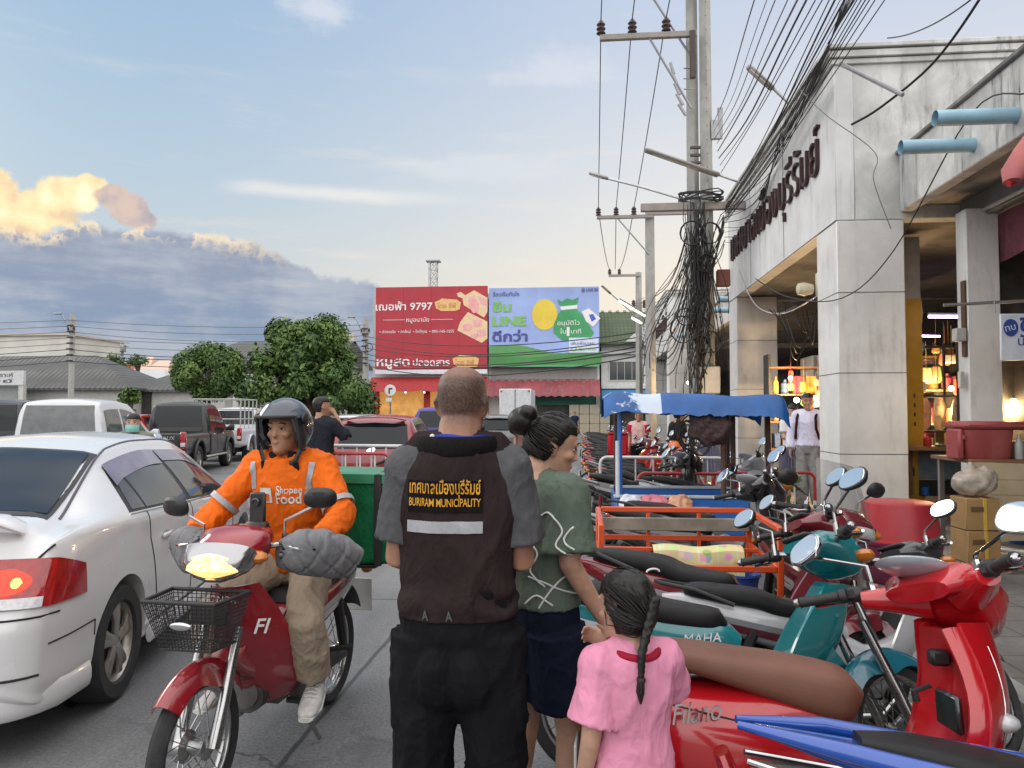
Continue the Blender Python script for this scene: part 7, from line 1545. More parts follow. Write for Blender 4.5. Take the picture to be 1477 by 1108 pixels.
class Fig:
    def __init__(s, label, loc, rz, H=1.70, J=None, wide=1.0, group=None, waist=1.0, head=(0, 0, 0), hk=1.0, vox=.007):
        s.t = thing('person', label, 'person', loc, rz, group); s.k = H/1.70; k = s.k; s.vox = vox; s.wide = wide
        s.J = dict(pel=(0, 0, .95), wai=(0, 0, 1.09), che=(.005, 0, 1.29), nek=(-.012, 0, 1.455), hed=(.022, 0, 1.587),
                   shL=(-.01, .158, 1.395), elL=(-.035, .205, 1.13), wrL=(.06, .225, .90), shR=(-.01, -.158, 1.395), elR=(-.035, -.205, 1.13), wrR=(.06, -.225, .90),
                   hiL=(0, .088, .90), knL=(.02, .095, .50), anL=(-.02, .10, .085), hiR=(0, -.088, .90), knR=(.02, -.095, .50), anR=(-.02, -.10, .085))
        s.J = {q: V(v)*k for q, v in s.J.items()}
        for q, v in (J or {}).items(): s.J[q] = V(v)
        s.Hm = Matrix.Translation(s.J['hed']) @ Euler((head[0], head[1], head[2]), 'XYZ').to_matrix().to_4x4(); s.hk = hk*k; s.hd = {}
    def torso(s, g=0.0, z0=.0, z1=1.0, mb=None, neck=True):
        """Tube along the spine; g grows it, z0..z1 crops it (0 = crotch, 1 = neck)."""
        J, k, w = s.J, s.k, s.wide; mb = mb or MB(); lo = J['pel']-V((0, 0, .12*k)); P_ = [lo, J['pel'], J['wai'], J['wai'].lerp(J['che'], .5), J['che'], J['che'].lerp(J['nek'], .6), J['nek'], J['nek']+V((.004, 0, .02*k))]
        R_ = [(.12, .09), (.150, .110), (.130*w, .098*w), (.136*w, .104*w), (.148*w, .108), (.140, .092), (.085, .07), (.060, .058)]
        tt = [0, .2, .38, .52, .68, .84, .96, 1.0]; q, r = [], []
        for i in range(22):
            t = lerp(z0, z1, i/21); a = [(tt[j], P_[j]) for j in range(8)]
            q.append(V((spl([(x, v.x) for x, v in a], t), spl([(x, v.y) for x, v in a], t), spl([(x, v.z) for x, v in a], t)))); r.append((spl([(x, v[0]) for x, v in zip(tt, R_)], t)*k+g, spl([(x, v[1]) for x, v in zip(tt, R_)], t)*k+g))
        sd = (J['shL']-J['shR']); mb.tube(q, r, 26, side=sd, sq=.18); return mb
    def arm(s, S_, mb, g=0.0, t0=0.0, t1=2.0, fl=0.0, rad=(.056, .047, .040, .036, .026)):
        J, k = s.J, s.k; a, b, c = J['sh'+S_], J['el'+S_], J['wr'+S_]; q, r = [], []
        for i in range(15):
            t = lerp(t0, t1, i/14); p = a.lerp(b, t) if t < 1 else b.lerp(c, t-1); q.append(p); r.append(spl(list(zip((0, .5, 1, 1.35, 2), rad)), t)*k+g+fl*((t-t0)/(t1-t0))**2)
        mb.tube(q, r, 16); mb.ball(q[0], r[0]*1.0, 14, 9) if t0 == 0 else None; return mb
    def leg(s, S_, mb, g=0.0, t0=0.0, t1=2.0, rad=(.085, .068, .052, .054, .034), fl=0.0):
        J, k = s.J, s.k; a, b, c = J['hi'+S_], J['kn'+S_], J['an'+S_]; q, r = [], []
        for i in range(19):
            t = lerp(t0, t1, i/18); q.append(a.lerp(b, t) if t < 1 else b.lerp(c, t-1)); r.append(spl(list(zip((0, .5, 1, 1.35, 2), rad)), t)*k+g+fl*((t-t0)/(t1-t0))**2)
        mb.tube(q, r, 18); return mb
    def body(s, mat, hands=None, face=True, legs=True, feet=True, sm=3, curl=.4, fn=None, ears=True, neckr=.056):
        J, k = s.J, s.k; mb = s.torso(-.004)
        mb.tube([J['nek']-V((0, 0, .05*k)), J['nek']+V((0, 0, .02*k)), s.Hm @ V((-.02, 0, -.06))*1.0, s.Hm @ V((-.015, 0, -.02))], [neckr*1.25*k, neckr*k, neckr*.98*k, .05*k], 14)
        head_mb(mb, s.Hm, s.hk, face, ears)
        for S_, sg in (('L', 1), ('R', -1)):
            s.arm(S_, mb); mb.ball(J['sh'+S_], .06*k, 12, 8)
            h = (hands or {}).get(S_, {}); d = h.get('d', J['wr'+S_]-J['el'+S_]); n = h.get('n', V((.1, -sg, 0))); hand_mb(mb, J['wr'+S_], d, n, h.get('s', -sg), k*h.get('k', 1), h.get('curl', curl))
            if legs:
                s.leg(S_, mb); a = J['an'+S_]; kn = J['kn'+S_]; f = s.hd.get('foot'+S_, V((1, 0, 0)))
                if feet: mb.tube([a-f*.05*k+V((0, 0, -.03*k)), a+V((0, 0, -.045*k)), a+f*.09*k+V((0, 0, -.06*k)), a+f*.17*k+V((0, 0, -.07*k))], [(.03*k, .035*k), (.034*k, .042*k), (.044*k, .028*k), (.03*k, .014*k)], 12, side=V((0, 1, 0)))
        s.bodyo = remesh(mb, 'body', mat, s.t, s.vox, sm, fn); return s.bodyo
    def folds(s, a=.006, f=9.0, v=(1, 1, .6), o=0):
        def fn(p, n):
            q = V((p.x*v[0], p.y*v[1], p.z*v[2])); w = fb(q, f, o); w2 = fb(q, f*2.3, o+3); r = max(0, 1-abs(w)*3.2); r2 = max(0, 1-abs(w2)*3.4)
            return p+n*(a*1.05*(r*r-.25+(r2*r2-.25)*.45))
        return fn
    def shirt(s, nm, mat, g=.014, hem=.22, sl=.75, slg=.02, fl=.012, fa=.006, neck=.97, vox=None, o=0, hemfl=.0):
        mb = s.torso(g, hem, neck)
        for S_ in 'LR':
            s.arm(S_, mb, slg, 0, sl, fl); mb.tube([s.J['che'].lerp(s.J['nek'], .75), s.J['sh'+S_]], [(.055*s.k+g, .07*s.k+g), (.058*s.k+g*.8, .06*s.k+g)], 14)
        return remesh(mb, nm, mat, s.t, vox or s.vox*1.2, 4, s.folds(fa, o=o))
    def trousers(s, nm, mat, g=.016, t1=1.97, top=.30, fl=.02, fa=.007, vox=None, o=5, lr=(.085, .068, .052, .054, .034)):
        mb = s.torso(g-.010, .02, top)
        for S_ in 'LR': s.leg(S_, mb, g, 0, t1, fl=fl, rad=lr)
        return remesh(mb, nm, mat, s.t, vox or s.vox*1.2, 4, s.folds(fa, o=o))
    def shoes(s, mat, sole=None, h=.0):
        for S_ in 'LR':
            a = s.J['an'+S_]; k = s.k; f = s.hd.get('foot'+S_, V((1, 0, 0))); up = V((0, 0, 1))
            mb = MB().tube([a-f*.075*k-up*.04*k, a-f*.06*k-up*.035*k, a-up*.03*k, a+f*.08*k-up*.05*k, a+f*.16*k-up*.062*k, a+f*.195*k-up*.068*k], [(.02*k, .02*k), (.038*k, .048*k), (.043*k, .056*k), (.050*k, .038*k), (.046*k, .026*k), (.025*k, .014*k)], 16, side=f.cross(up)*-1)
            mb.tube([a-up*.06*k, a+up*.01*k], [.045*k, .044*k], 12)
            o = remesh(mb, 'shoe', mat, s.t, .008 if s.vox < .012 else .015, 3)
            if sole:
                MB().tube([a-f*.085*k-up*.075*k, a-up*.075*k, a+f*.1*k-up*.078*k, a+f*.20*k-up*.078*k], [(.03*k, .012*k), (.043*k, .013*k), (.053*k, .012*k), (.03*k, .010*k)], 14, side=f.cross(up)*-1).build('sole', sole, o)
    def hair(s, fn=None, mat=HAIR, cut=lambda p: p.z > .03 or p.x < -.01, grow=.008, extra=None, vox=None, nz_=.002):
        """Hair cap: the head's own form grown a little, kept where cut() is true, plus extra volumes."""
        mb = MB(); k = s.hk; rings = []
        for z, w, f, b in HEADR[2:]:
            rings.append([V(((f+grow if cos(t) > 0 else b+grow)*cos(t), (w+grow)*sin(t), z+(grow if z > .06 else 0))) for t in [2*pi*j/28 for j in range(28)]])
        mb.loft(rings); me = mb.mesh('h'); b_ = bmesh.new(); b_.from_mesh(me); bmesh.ops.subdivide_edges(b_, edges=b_.edges, cuts=2, use_grid_fill=True)
        bmesh.ops.delete(b_, geom=[f for f in b_.faces if not cut(f.calc_center_median())], context='FACES')
        bmesh.ops.recalc_face_normals(b_, faces=b_.faces)
        r = bmesh.ops.solidify(b_, geom=b_.faces[:], thickness=.014); b_.to_mesh(me); b_.free()
        m2 = MB(); m2.add([v.co for v in me.vertices], [tuple(p.vertices) for p in me.polygons])
        if extra: extra(m2)
        T = s.Hm @ Matrix.Diagonal((k, k, k, 1)); xf(m2, T)
        return remesh(m2, 'hair', mat, s.t, vox or s.vox*.75, 3, lambda p, n: p+n*nz_*(fb((p.x*3, p.y*3, p.z), 22)+.5*fb(p, 60)))
def strands(s, target, n, seed, mat=HAIR):
    """Fine strands combed from the hairline over the scalp to a gathering point."""
    r = random.Random(seed); b = MB(); k = s.hk; T = s.Hm @ Matrix.Diagonal((k, k, k, 1)); E = V((.098, .085, .108)); c = V((-.008, 0, .012)); tg = target-c; tu = V((tg.x/E.x, tg.y/E.y, tg.z/E.z)).normalized()
    for i in range(n):
        a = r.uniform(-pi, pi); fr = cos(a)
        z = .062 if fr > .55 else (lerp(-.055, .055, (fr+.1)/.65) if fr > -.1 else -.070); z += r.uniform(-.004, .05 if fr > .3 else .02)
        p = V((.096*cos(a)*sqrt(max(.05, 1-(z/.125)**2)), .083*sin(a)*sqrt(max(.05, 1-(z/.125)**2)), z)); u = V((p.x/E.x, p.y/E.y, p.z/E.z)).normalized(); off = r.uniform(1.03, 1.085); pts = []
        sw = V((r.gauss(0, .05), r.gauss(0, .05), r.gauss(0, .05)))
        for j in range(9):
            t = j/8*.97; w = (u.lerp(tu, t)+sw*sin(pi*t)).normalized(); pts.append(c+V((w.x*E.x, w.y*E.y, w.z*E.z))*(off+.02*sin(pi*t)))
        b.tube(pts, [.0012]+[.0024]*7+[.0015], 3)
    xf(b, T); return b.build('hair_strands', mat, s.t, 180, fix=False)
Fig.strands = strands
def cloth(nm, c, **k):
    d = dict(rough=.85, var=.14, sc=5, bump=.25, bsc=160, sheen=0.0, spec=.08, wr=.22); d.update(k); return pm('cloth '+nm, c, **d)
def put_on(o, pts_dir, M): pass
def on_back(f, skin, y, z, off=.004):
    h = skin.hit((-2, y, z), (1, 0, 0), off); return h
def wrap_text(body, skin, d, org, right, up, h, w, mat, par, off=.003, ext=.001, th=0.0):
    """Lettering printed on cloth: every vertex is laid onto the garment along d."""
    right, up, d = V(right).normalized(), V(up).normalized(), V(d).normalized()
    o = text(body, frame(V(org)-d*1.0, right, up), h, mat, par, w=w, ext=ext, off=th)
    b_ = bmesh.new(); b_.from_mesh(o.data); bmesh.ops.triangulate(b_, faces=b_.faces); bmesh.ops.subdivide_edges(b_, edges=[e for e in b_.edges if e.calc_length() > .012], cuts=1); b_.to_mesh(o.data); b_.free()
    c0 = V(org)-d*1.0
    for v in o.data.vertices:
        q = v.co-c0; lift = -q.dot(d); p = skin.hit(v.co-d*(0), d, off)
        v.co = p-d*max(0, lift) if p is not None else V(org)+right*q.dot(right)+up*q.dot(up)
    return o
def wrap_patch(skin, d, org, right, up, w, h, mat, par, nm, off=.004, nu=14, nv=6, shape=None):
    right, up, d = V(right).normalized(), V(up).normalized(), V(d).normalized(); last = [V(org)]
    def fn(a, b):
        x, y = ((a-.5)*w, (b-.5)*h) if shape is None else shape(a, b)
        p = skin.hit(V(org)-d*1.0+right*x+up*y, d, off)
        if p is None: p = last[0]
        last[0] = p; return p
    return MB().sheet(fn, nu, nv, .003).build(nm, mat, par, 80)
# ---------------------------------------------------------------- 1. man in the brown vest, seen from behind
def officer():
    c = D(662, 700, 2.34)
    f = Fig('man seen from behind in a dark brown vest with yellow lettering and black trousers', (c.x, 2.34, 0), radians(90), 1.715, dict(
        shL=(-.005, .150, 1.395), shR=(-.005, -.150, 1.395), elL=(.00, .190, 1.125), wrL=(.22, .15, 1.09), elR=(.01, -.194, 1.12), wrR=(.235, -.14, 1.10), knL=(.03, .115, .50), knR=(.01, -.115, .50), hed=(.03, -.005, 1.597)), 1.10, head=(0, .06, radians(-8)), hk=1.03, vox=.0065)
    # close-cropped head: hair colour lies in the skin of the scalp
    m = bpy.data.materials.new('cropped head skin'); m.use_nodes = True; t = m.node_tree; p = t.nodes['Principled BSDF']; o = t.nodes.new('ShaderNodeTexCoord').outputs['Object']
    q = t.nodes.new('ShaderNodeSeparateXYZ'); t.links.new(o, q.inputs[0]); x, z = X(t, q.outputs[0]), X(t, q.outputs[2])
    n = nz(t, o, 160, 3, .7); n2 = nz(t, o, 9, 4)
    ln = x*.55+1.565
    hm = (z-ln+(n2-.5)*.03).ss(-.035, .055)*x.ss(.115, .08)
    thin = z.ss(1.66, 1.70)*.45
    sk = mixc(t, n2.ss(.3, .7), (.30, .15, .095), (.42, .22, .15)); hc = mixc(t, n.ss(.35, .65), (.030, .022, .020), (.12, .075, .055))
    c_ = mixc(t, (hm*(thin*-1+1)).mn(.92), sk, hc); t.links.new(c_, p.inputs['Base Color']); p.inputs['Roughness'].default_value = .5; p.inputs['Specular IOR Level'].default_value = .35
    bp = t.nodes.new('ShaderNodeBump'); bp.inputs['Strength'].default_value = .25; bp.inputs['Distance'].default_value = .004; t.links.new(n.k, bp.inputs['Height']); t.links.new(bp.outputs[0], p.inputs['Normal'])
    f.body(m, {'L': dict(n=(0, -.4, 1), curl=.6), 'R': dict(n=(0, .4, 1), curl=.6)}, neckr=.066)
    f.shirt('tshirt', cloth('grey marl', (.085, .085, .092), sc=30), .016, .3, .80, .026, .014, .006, .95)
    V_ = cloth('vest brown', (.030, .020, .0205), var=.2); mb = f.torso(.030, .20, .975)
    for s in (-1, 1):
        mb.tube([f.J['che'].lerp(f.J['nek'], .80), V((0, s*.10, 1.425)), V((-.006, s*.152, 1.385))], [(.085, .10), (.062, .092), (.040, .085)], 16)
        mb.tube([V((-.005, s*.125, 1.33)), V((0, s*.135, 1.15))], [.065, .045], 12)
    base = f.folds(.009, 6, (1, 1, .55), 2)
    def fn(p, n):
        p = base(p, n); w = exp(-((p.z-1.0)/.06)**2); p += n*(.010*w*sin(p.z*70+fb(p, 6)*5)); 
        if p.z < .97: p += n*.004*sin(p.z*300)
        return p
    vest = remesh(mb, 'vest', V_, f.t, .0075, 4, fn); sk = Skin(vest.data)
    MB().tube([(.000+.122*cos(a), .122*sin(a), 1.476+.004*cos(a)) for a in lin(.5, 2*pi-.5, 30)], [(.010, .030)]*30, 10, side=(1, 0, 0)).build('collar', cloth('vest collar', (.012, .010, .011)), vest, 60)
    B = pm('blue lanyard', (.01, .03, .36), .5)
    MB().tube([(.004+.102*cos(a), .106*sin(a), 1.500-.006*abs(sin(a))+.003*sin(5*a)) for a in lin(.9, 2*pi-.9, 30)], [(.003, .010)]*30, 8, side=(1, 0, 0)).build('lanyard', B, f.t, 60)
    MB().ball((-.080, .068, 1.502), .008, 10, 7).build('lanyard_clip', pm('white clip', (.7, .7, .7), .3), f.t)
    Y = pm('yellow embroidery', (.62, .30, .015), .7, bump=.3, bsc=300); d, r, u = (1, 0, 0), (0, -1, 0), (0, 0, 1)
    wrap_patch(sk, d, (-.1, .022, 1.328), r, u, .225, .092, cloth('patch black', (.010, .008, .009)), vest, 'name_patch', .003, 16, 8)
    wrap_text('เทศบาลเมืองบุรีรัมย์', sk, d, (-.1, .022, 1.337), r, u, .052, .212, Y, vest, .006, th=.012)
    wrap_text('BURIRAM MUNICIPALITY', sk, d, (-.1, .022, 1.300), r, u, .033, .212, Y, vest, .006, th=.012)
    wrap_patch(sk, d, (-.1, .022, 1.240), r, u, .225, .034, pm('silver tape', (.34, .35, .37), .45, .1, var=.1, sc=60, bump=.2, bsc=300), vest, 'reflective_strip', .004, 16, 4)
    for y in (.075, .005): wrap_text('A', sk, d, (-.1, y, .972), r, u, .042, .020, pm('grey tab', (.10, .11, .11), .6), vest, .004, th=.02)
    mb = f.torso(.024, .02, .33)
    for S_ in 'LR':
        f.leg(S_, mb, .034, 0, 1.95, fl=.012, rad=(.082, .072, .058, .055, .042)); s = 1 if S_ == 'L' else -1
        mb.ball(V((-.02, s*.045, .80)), (.135, .10, .13), 14, 10); mb.box((f.J['hi'+S_]*.55+f.J['kn'+S_]*.45)+V((.0, s*.092, -.03)), (.13, .03, .17), .014)
    tr = remesh(mb, 'trousers', cloth('trouser black', (.010, .010, .012), bump=.3), f.t, .008, 4, f.folds(.010, 7, (1, 1, .7), 9)); sk2 = Skin(tr.data)
    f.shoes(pm('black leather', (.012, .012, .012), .4), BLK)
officer()
# ---------------------------------------------------------------- 2. woman in the green shirt
def woman():
    c = D(780, 760, 2.72); hz = .82
    f = Fig('woman with a black hair bun in a sage green shirt and navy shorts', (c.x, 2.72, 0), radians(42), 1.575, dict(
        shR=(0, -.142, 1.29), shL=(0, .142, 1.29), elR=(-.02, -.180, 1.07), wrR=(.12, -.20, .86), elL=(-.01, .185, 1.06), wrL=(.06, .18, .86), hed=(.045, -.012, 1.455), knR=(.06, -.085, .47), anR=(.05, -.09, .08), knL=(.0, .085, .47), anL=(-.09, .09, .085)), 1.04, head=(0, radians(18), radians(-30)), hk=1.02, vox=.006)
    f.body(SK2, {'R': dict(d=(.35, -.05, -1), n=(.2, 1, .1), curl=.3, s=1)}, curl=.35)
    face_parts(f.t, f.Hm, f.hk)
    GR = cloth('sage green', (.105, .135, .105)); sh = f.shirt('tshirt', GR, .016, .24, .86, .032, .022, .007, .955, o=4); sk = Skin(sh.data)
    # white line drawing on the back
    W_ = pm('white print', (.62, .64, .62), .7)
    def squig(pts, nm='print_line'):
        q = []; P_ = [V((y, z, 0)) for y, z in pts]
        for i in range(40):
            t = i/39*(len(P_)-1); k = min(int(t), len(P_)-2); g = t-k; p0, p1, p2, p3 = P_[max(k-1, 0)], P_[k], P_[k+1], P_[min(k+2, len(P_)-1)]
            v = .5*((2*p1)+(p2-p0)*g+(2*p0-5*p1+4*p2-p3)*g*g+(3*p1-p0-3*p2+p3)*g**3); h = sk.hit((-1, v.x-.10-.62, v.y), (1, .62, 0), .003)
            if h is not None: q.append(h)
        if len(q) > 3: MB().tube(q, .0034, 6).build(nm, W_, sh)
    squig([(.06, 1.22), (.0, 1.24), (-.06, 1.19), (-.04, 1.14), (-.09, 1.11), (-.07, 1.06), (-.12, 1.04)])
    squig([(.10, 1.02), (.02, 1.0), (-.04, .97), (-.10, .94), (-.13, .925)]); squig([(-.06, 1.03), (-.02, 1.01), (.03, .95), (.05, .92)]); squig([(.12, 1.16), (.06, 1.10), (.09, 1.04), (.03, .99)]); squig([(-.10, 1.20), (-.07, 1.16), (-.11, 1.13)]); squig([(.0, .93), (.06, .96), (.11, .93)]); squig([(-.03, 1.09), (-.06, 1.085), (-.065, 1.06), (-.035, 1.055), (-.03, 1.09)])
    mb = f.torso(.008, .0, .27)
    for S_ in 'LR': f.leg(S_, mb, .022, 0, .72, rad=(.092, .082, .06, .054, .034), fl=.028)
    remesh(mb, 'shorts', cloth('navy shorts', (.010, .013, .028)), f.t, .008, 4, f.folds(.006, 8, o=7))
    def bun(m): m.ball((-.135, .02, .055), (.058, .062, .055), 14, 10); m.ball((-.15, .045, .035), (.035, .04, .04), 10, 8); m.ball((-.13, -.01, .09), (.04, .04, .03), 10, 8)
    f.hair(cut=lambda p: p.z > .060+.35*max(0, p.x-.05) or (p.x < .012+.5*p.z and p.z > -.066), extra=bun, grow=.007, nz_=.0015); f.strands(V((-.125, .02, .05)), 420, 1)
    f.shoes(pm('sandal brown', (.08, .05, .035), .6), BLK)
    return f
wo = woman()
# ---------------------------------------------------------------- 3. little girl in the pink shirt
def girl():
    c = D(912, 960, 2.08)
    f = Fig('little girl with a braid in a pink shirt with red collar', (c.x, 2.08, 0), radians(112), 1.16, dict(
        hed=(.025, .006, 1.045), nek=(-.006, 0, .955), shR=(0, -.098, .905), elR=(.07, -.150, .79), wrR=(.17, -.02, .90), shL=(0, .098, .905), elL=(-.02, .140, .72), wrL=(.03, .15, .56), che=(.0, 0, .84)), .98, head=(radians(4), radians(8), radians(22)), hk=1.24, vox=.0055)
    f.body(SK2, {'R': dict(d=(.5, .62, .35), n=(-.7, .5, -.2), curl=.45, k=1.05, s=1)}, neckr=.05)
    PK = cloth('pink cotton', (.66, .26, .38), var=.08); sh = f.shirt('tshirt', PK, .018, .16, .74, .024, .020, .006, .925, o=12)
    MB().tube([V((-.008+.064*cos(a), .066*sin(a), .953+.014*cos(a))) for a in lin(0, 2*pi, 30)], [(.010, .012)]*30, 8, side=(0, 0, 1)).build('collar', cloth('red rib', (.30, .015, .035), bsc=300), sh, 60)
    f.trousers('jeans', cloth('denim', (.035, .06, .13), var=.35, sc=40), .018, 1.9, .26, .012)
    def ex(m):
        m.ball((-.03, 0, -.03), (.074, .072, .055), 14, 10)
    f.hair(cut=lambda p: (p.z > .055 or p.x < .0) and p.z > -.075, extra=ex, grow=.008, nz_=.0015); f.strands(V((-.105, -.01, -.05)), 420, 2)
    # braid down the back, three twisted strands
    P0 = f.Hm @ V((-.098, -.012, .03)); P1 = V((-.086, .016, .955)); P2 = V((-.094, .022, .895)); b = MB()
    for j in range(3):
        q, r = [], []
        for i in range(46):
            t = i/45; p = (P0.lerp(P1, t*1.6) if t < .62 else P1.lerp(P2, (t-.62)/.38)); a = t*20+j*2*pi/3; w = .0105*(1-.45*t)
            q.append(p+V((.6*w*sin(2*a), w*sin(a), 0))); r.append(.0092*(1-.5*t))
        b.tube(q, r, 8)
    br = remesh(b, 'braid', HAIR, f.t, .005, 1); 
    MB().tube([P2+V((0, 0, .004)), P2+V((-.002, .004, -.03)), P2+V((.004, .0, -.06))], [(.010, .010), (.014, .011), (.004, .003)], 10).build('braid_tip', HAIR, br)
    MB().lathe([(.011, -.006), (.013, 0), (.011, .006)], 12, Matrix.Translation(P2)).build('hair_tie', pm('dark hair tie', (.03, .015, .02), .6), br)
    MB().tube([f.Hm @ V((-.09, -.02, .085))+V((.0, .02*cos(a), .008*sin(a)+.012)) for a in lin(0, pi, 9)], .0028, 6).build('hair_clip', pm('pale clip', (.65, .6, .6), .3), f.t)
    f.t.scale = (1, .93, 1)
    f.shoes(pm('white shoe', (.6, .6, .58), .5), None)
    return f
girl()
# ---------------------------------------------------------------- 4. delivery rider
def rider():
    f = Fig('delivery rider in a bright orange jacket and dark open helmet astride the red motorbike', (RX, RY, 0), RRZ, 1.70, dict(
        pel=(-.20, 0, .86), wai=(-.185, 0, 1.0), che=(-.13, 0, 1.20), nek=(-.11, 0, 1.365), hed=(-.07, .0, 1.492), shL=(-.12, .170, 1.305), shR=(-.12, -.170, 1.305), elL=(-.01, .320, 1.10), elR=(-.01, -.320, 1.10), wrL=(.19, .310, 1.02), wrR=(.19, -.310, 1.02),
        hiL=(-.16, .10, .83), hiR=(-.16, -.10, .83), knL=(.20, .235, .66), knR=(.20, -.235, .66), anL=(.03, .215, .345), anR=(.03, -.215, .345)), 1.0, head=(0, radians(3), radians(-5)), vox=.0075, hk=.97)
    f.hd = dict(footL=V((.97, .2, -.12)).normalized(), footR=V((.97, -.2, -.12)).normalized())
    f.body(SK1, curl=.9); face_parts(f.t, f.Hm, f.hk)
    OR = cloth('orange jacket', (.72, .135, .012), rough=.6, var=.08, sc=3, bump=.12); jk = f.shirt('jacket', OR, .026, .12, 1.93, .022, .006, .012, .965, o=21, vox=.009); sk = Skin(jk.data)
    d, r, u = (-1, 0, 0), (0, 1, 0), (0, 0, 1); WP = pm('white print', (.72, .72, .70), .6)
    wrap_patch(sk, d, (0, -.062, 1.185), r, u, .062, .070, WP, jk, 'emblem', .004, 6, 6)
    wrap_patch(sk, d, (0, -.062, 1.175), r, u, .034, .034, OR, jk, 'emblem_cutout', .0075, 4, 4)
    wrap_text('Shopee', sk, d, (0, .055, 1.195), r, u, .050, .115, WP, jk, .004, th=.005); wrap_text('Food', sk, d, (0, .052, 1.148), r, u, .068, .115, WP, jk, .004, th=.02)
    RT = pm('silver tape', (.34, .35, .37), .45, .1, var=.1, sc=60, bump=.2, bsc=300)
    for s in (-1, 1):
        wrap_patch(sk, d, (0, s*.145, 1.275), (0, 1, -.1*s), (0, .12*s, 1), .028, .13, RT, jk, 'reflective_strip', .004, 4, 10)
        a, b = f.J['elL' if s > 0 else 'elR'], f.J['wrL' if s > 0 else 'wrR']; a2 = f.J['shL' if s > 0 else 'shR']; dv = (a-a2).normalized(); p = a2.lerp(a, .80)
        MB().tube([p-dv*.014, p+dv*.014], [.079, .079], 20, cap=(False, False)).build('reflective_band', RT, jk)
    MB().tube([(-.105+.072*cos(a), .082*sin(a), 1.365+.018*cos(a)-.022) for a in lin(.35, 2*pi-.35, 28)], [(.010, .034)]*28, 10, side=(1, 0, 0)).build('collar', cloth('black collar', (.016, .014, .018)), jk, 60)
    for s in (-1, 1): MB().sheet(lambda a, b: V((-.035+.022*a-.01*b, s*(.022+.075*a), 1.352-.01*a-.065*b*(1-.45*a))), 6, 6, .008).build('collar_flap', cloth('black collar', (.016, .014, .018)), jk, 60)
    f.trousers('trousers', cloth('beige cotton', (.36, .29, .215), var=.1), .022, 1.86, .25, .016, .010, o=31, vox=.009)
    for S_ in 'LR':
        a = f.J['an'+S_]; MB().tube([a+V((0, 0, -.03)), a+V((.01, 0, .07)), a+(f.J['kn'+S_]-a).normalized()*.12], [.044, .044, .047], 14).build('sock', cloth('lilac sock', (.42, .40, .50)), f.t)
    f.shoes(pm('white trainer', (.58, .57, .54), .55, var=.2, sc=20, grime=.2), pm('trainer sole', (.66, .65, .62), .6))
    for S_ in 'LR':
        a = f.J['an'+S_]; q = f.hd['foot'+S_]
        for i in range(4): MB().tube([a+q*(.05+.02*i)+V((0, -.026, .005-.008*i)), a+q*(.055+.02*i)+V((0, 0, .018-.010*i)), a+q*(.05+.02*i)+V((0, .026, .005-.008*i))], .0035, 5).build('shoelace', pm('white print', (.72, .72, .70), .6), f.t)
    # open-face helmet with raised visor and cheek sides
    T = f.Hm @ Matrix.Translation((0, 0, -.004)) @ Matrix.Diagonal((1.13, 1.15, 1.12, 1)); HN = paint('helmet navy', (.018, .024, .04), rough=.2, grime=0); mb = MB()
    def shell(a, b):
        th = (a-.5)*2*pi; lo = -.075 if abs(th) > 1.15 else lerp(.066, -.075, max(0, (abs(th)-.95)/.20)); ph = lerp(math.asin(max(-1, min(1, (lo-.02)/.135))), pi/2, b); return V((-.006+.128*cos(ph)*cos(th), .106*cos(ph)*sin(th), .020+.122*sin(ph)))
    h = xf(mb.sheet(shell, 64, 18, .016), T).build('helmet', HN, f.t, 50)
    xf(MB().sheet(lambda a, b: V((-.006+(.136+.004*b)*cos((a-.5)*2.5)*cos(.30+.62*b), .114*sin((a-.5)*2.5)*cos(.30+.62*b), .020+.130*sin(.30+.62*b))), 30, 10, .004), T).build('visor', pm('smoky visor', (.05, .06, .085), .06, coat=.9, alpha=.9), h, 60)
    xf(MB().tube([(-.006+.131*cos(q), .110*sin(q), lerp(.066, -.075, max(0, min(1, (abs(q)-.95)/.20)))) for q in lin(-1.3, 1.3, 50)], .007, 8), T).build('helmet_edge', RUB, h)
    for s in (-1, 1): xf(MB().tube([(.04, s*.10, -.06), (.05, s*.075, -.12), (.045, s*.03, -.148), (.045, 0, -.152)], [(.004, .011)]*4, 6, side=(1, 0, 0)), T).build('chin_strap', BLK, h)
    for s in (-1, 1): xf(MB().lathe([(.022, 0), (.022, .010), (.012, .014)], 14, frame((.03, s*.106, .055), (1, 0, 0), (0, 0, -s))), T).build('visor_pivot', BLK, h)
    xf(MB().tube([(.030, -.088, .03), (.02, -.092, -.02), (.02, -.086, -.08)], [(.02, .014), (.03, .016), (.02, .014)], 10, side=(1, 0, 0)), T).build('cheek_pad', BLK, h); xf(MB().tube([(.030, .088, .03), (.02, .092, -.02), (.02, .086, -.08)], [(.02, .014), (.03, .016), (.02, .014)], 10, side=(1, 0, 0)), T).build('cheek_pad', BLK, h)
rider()
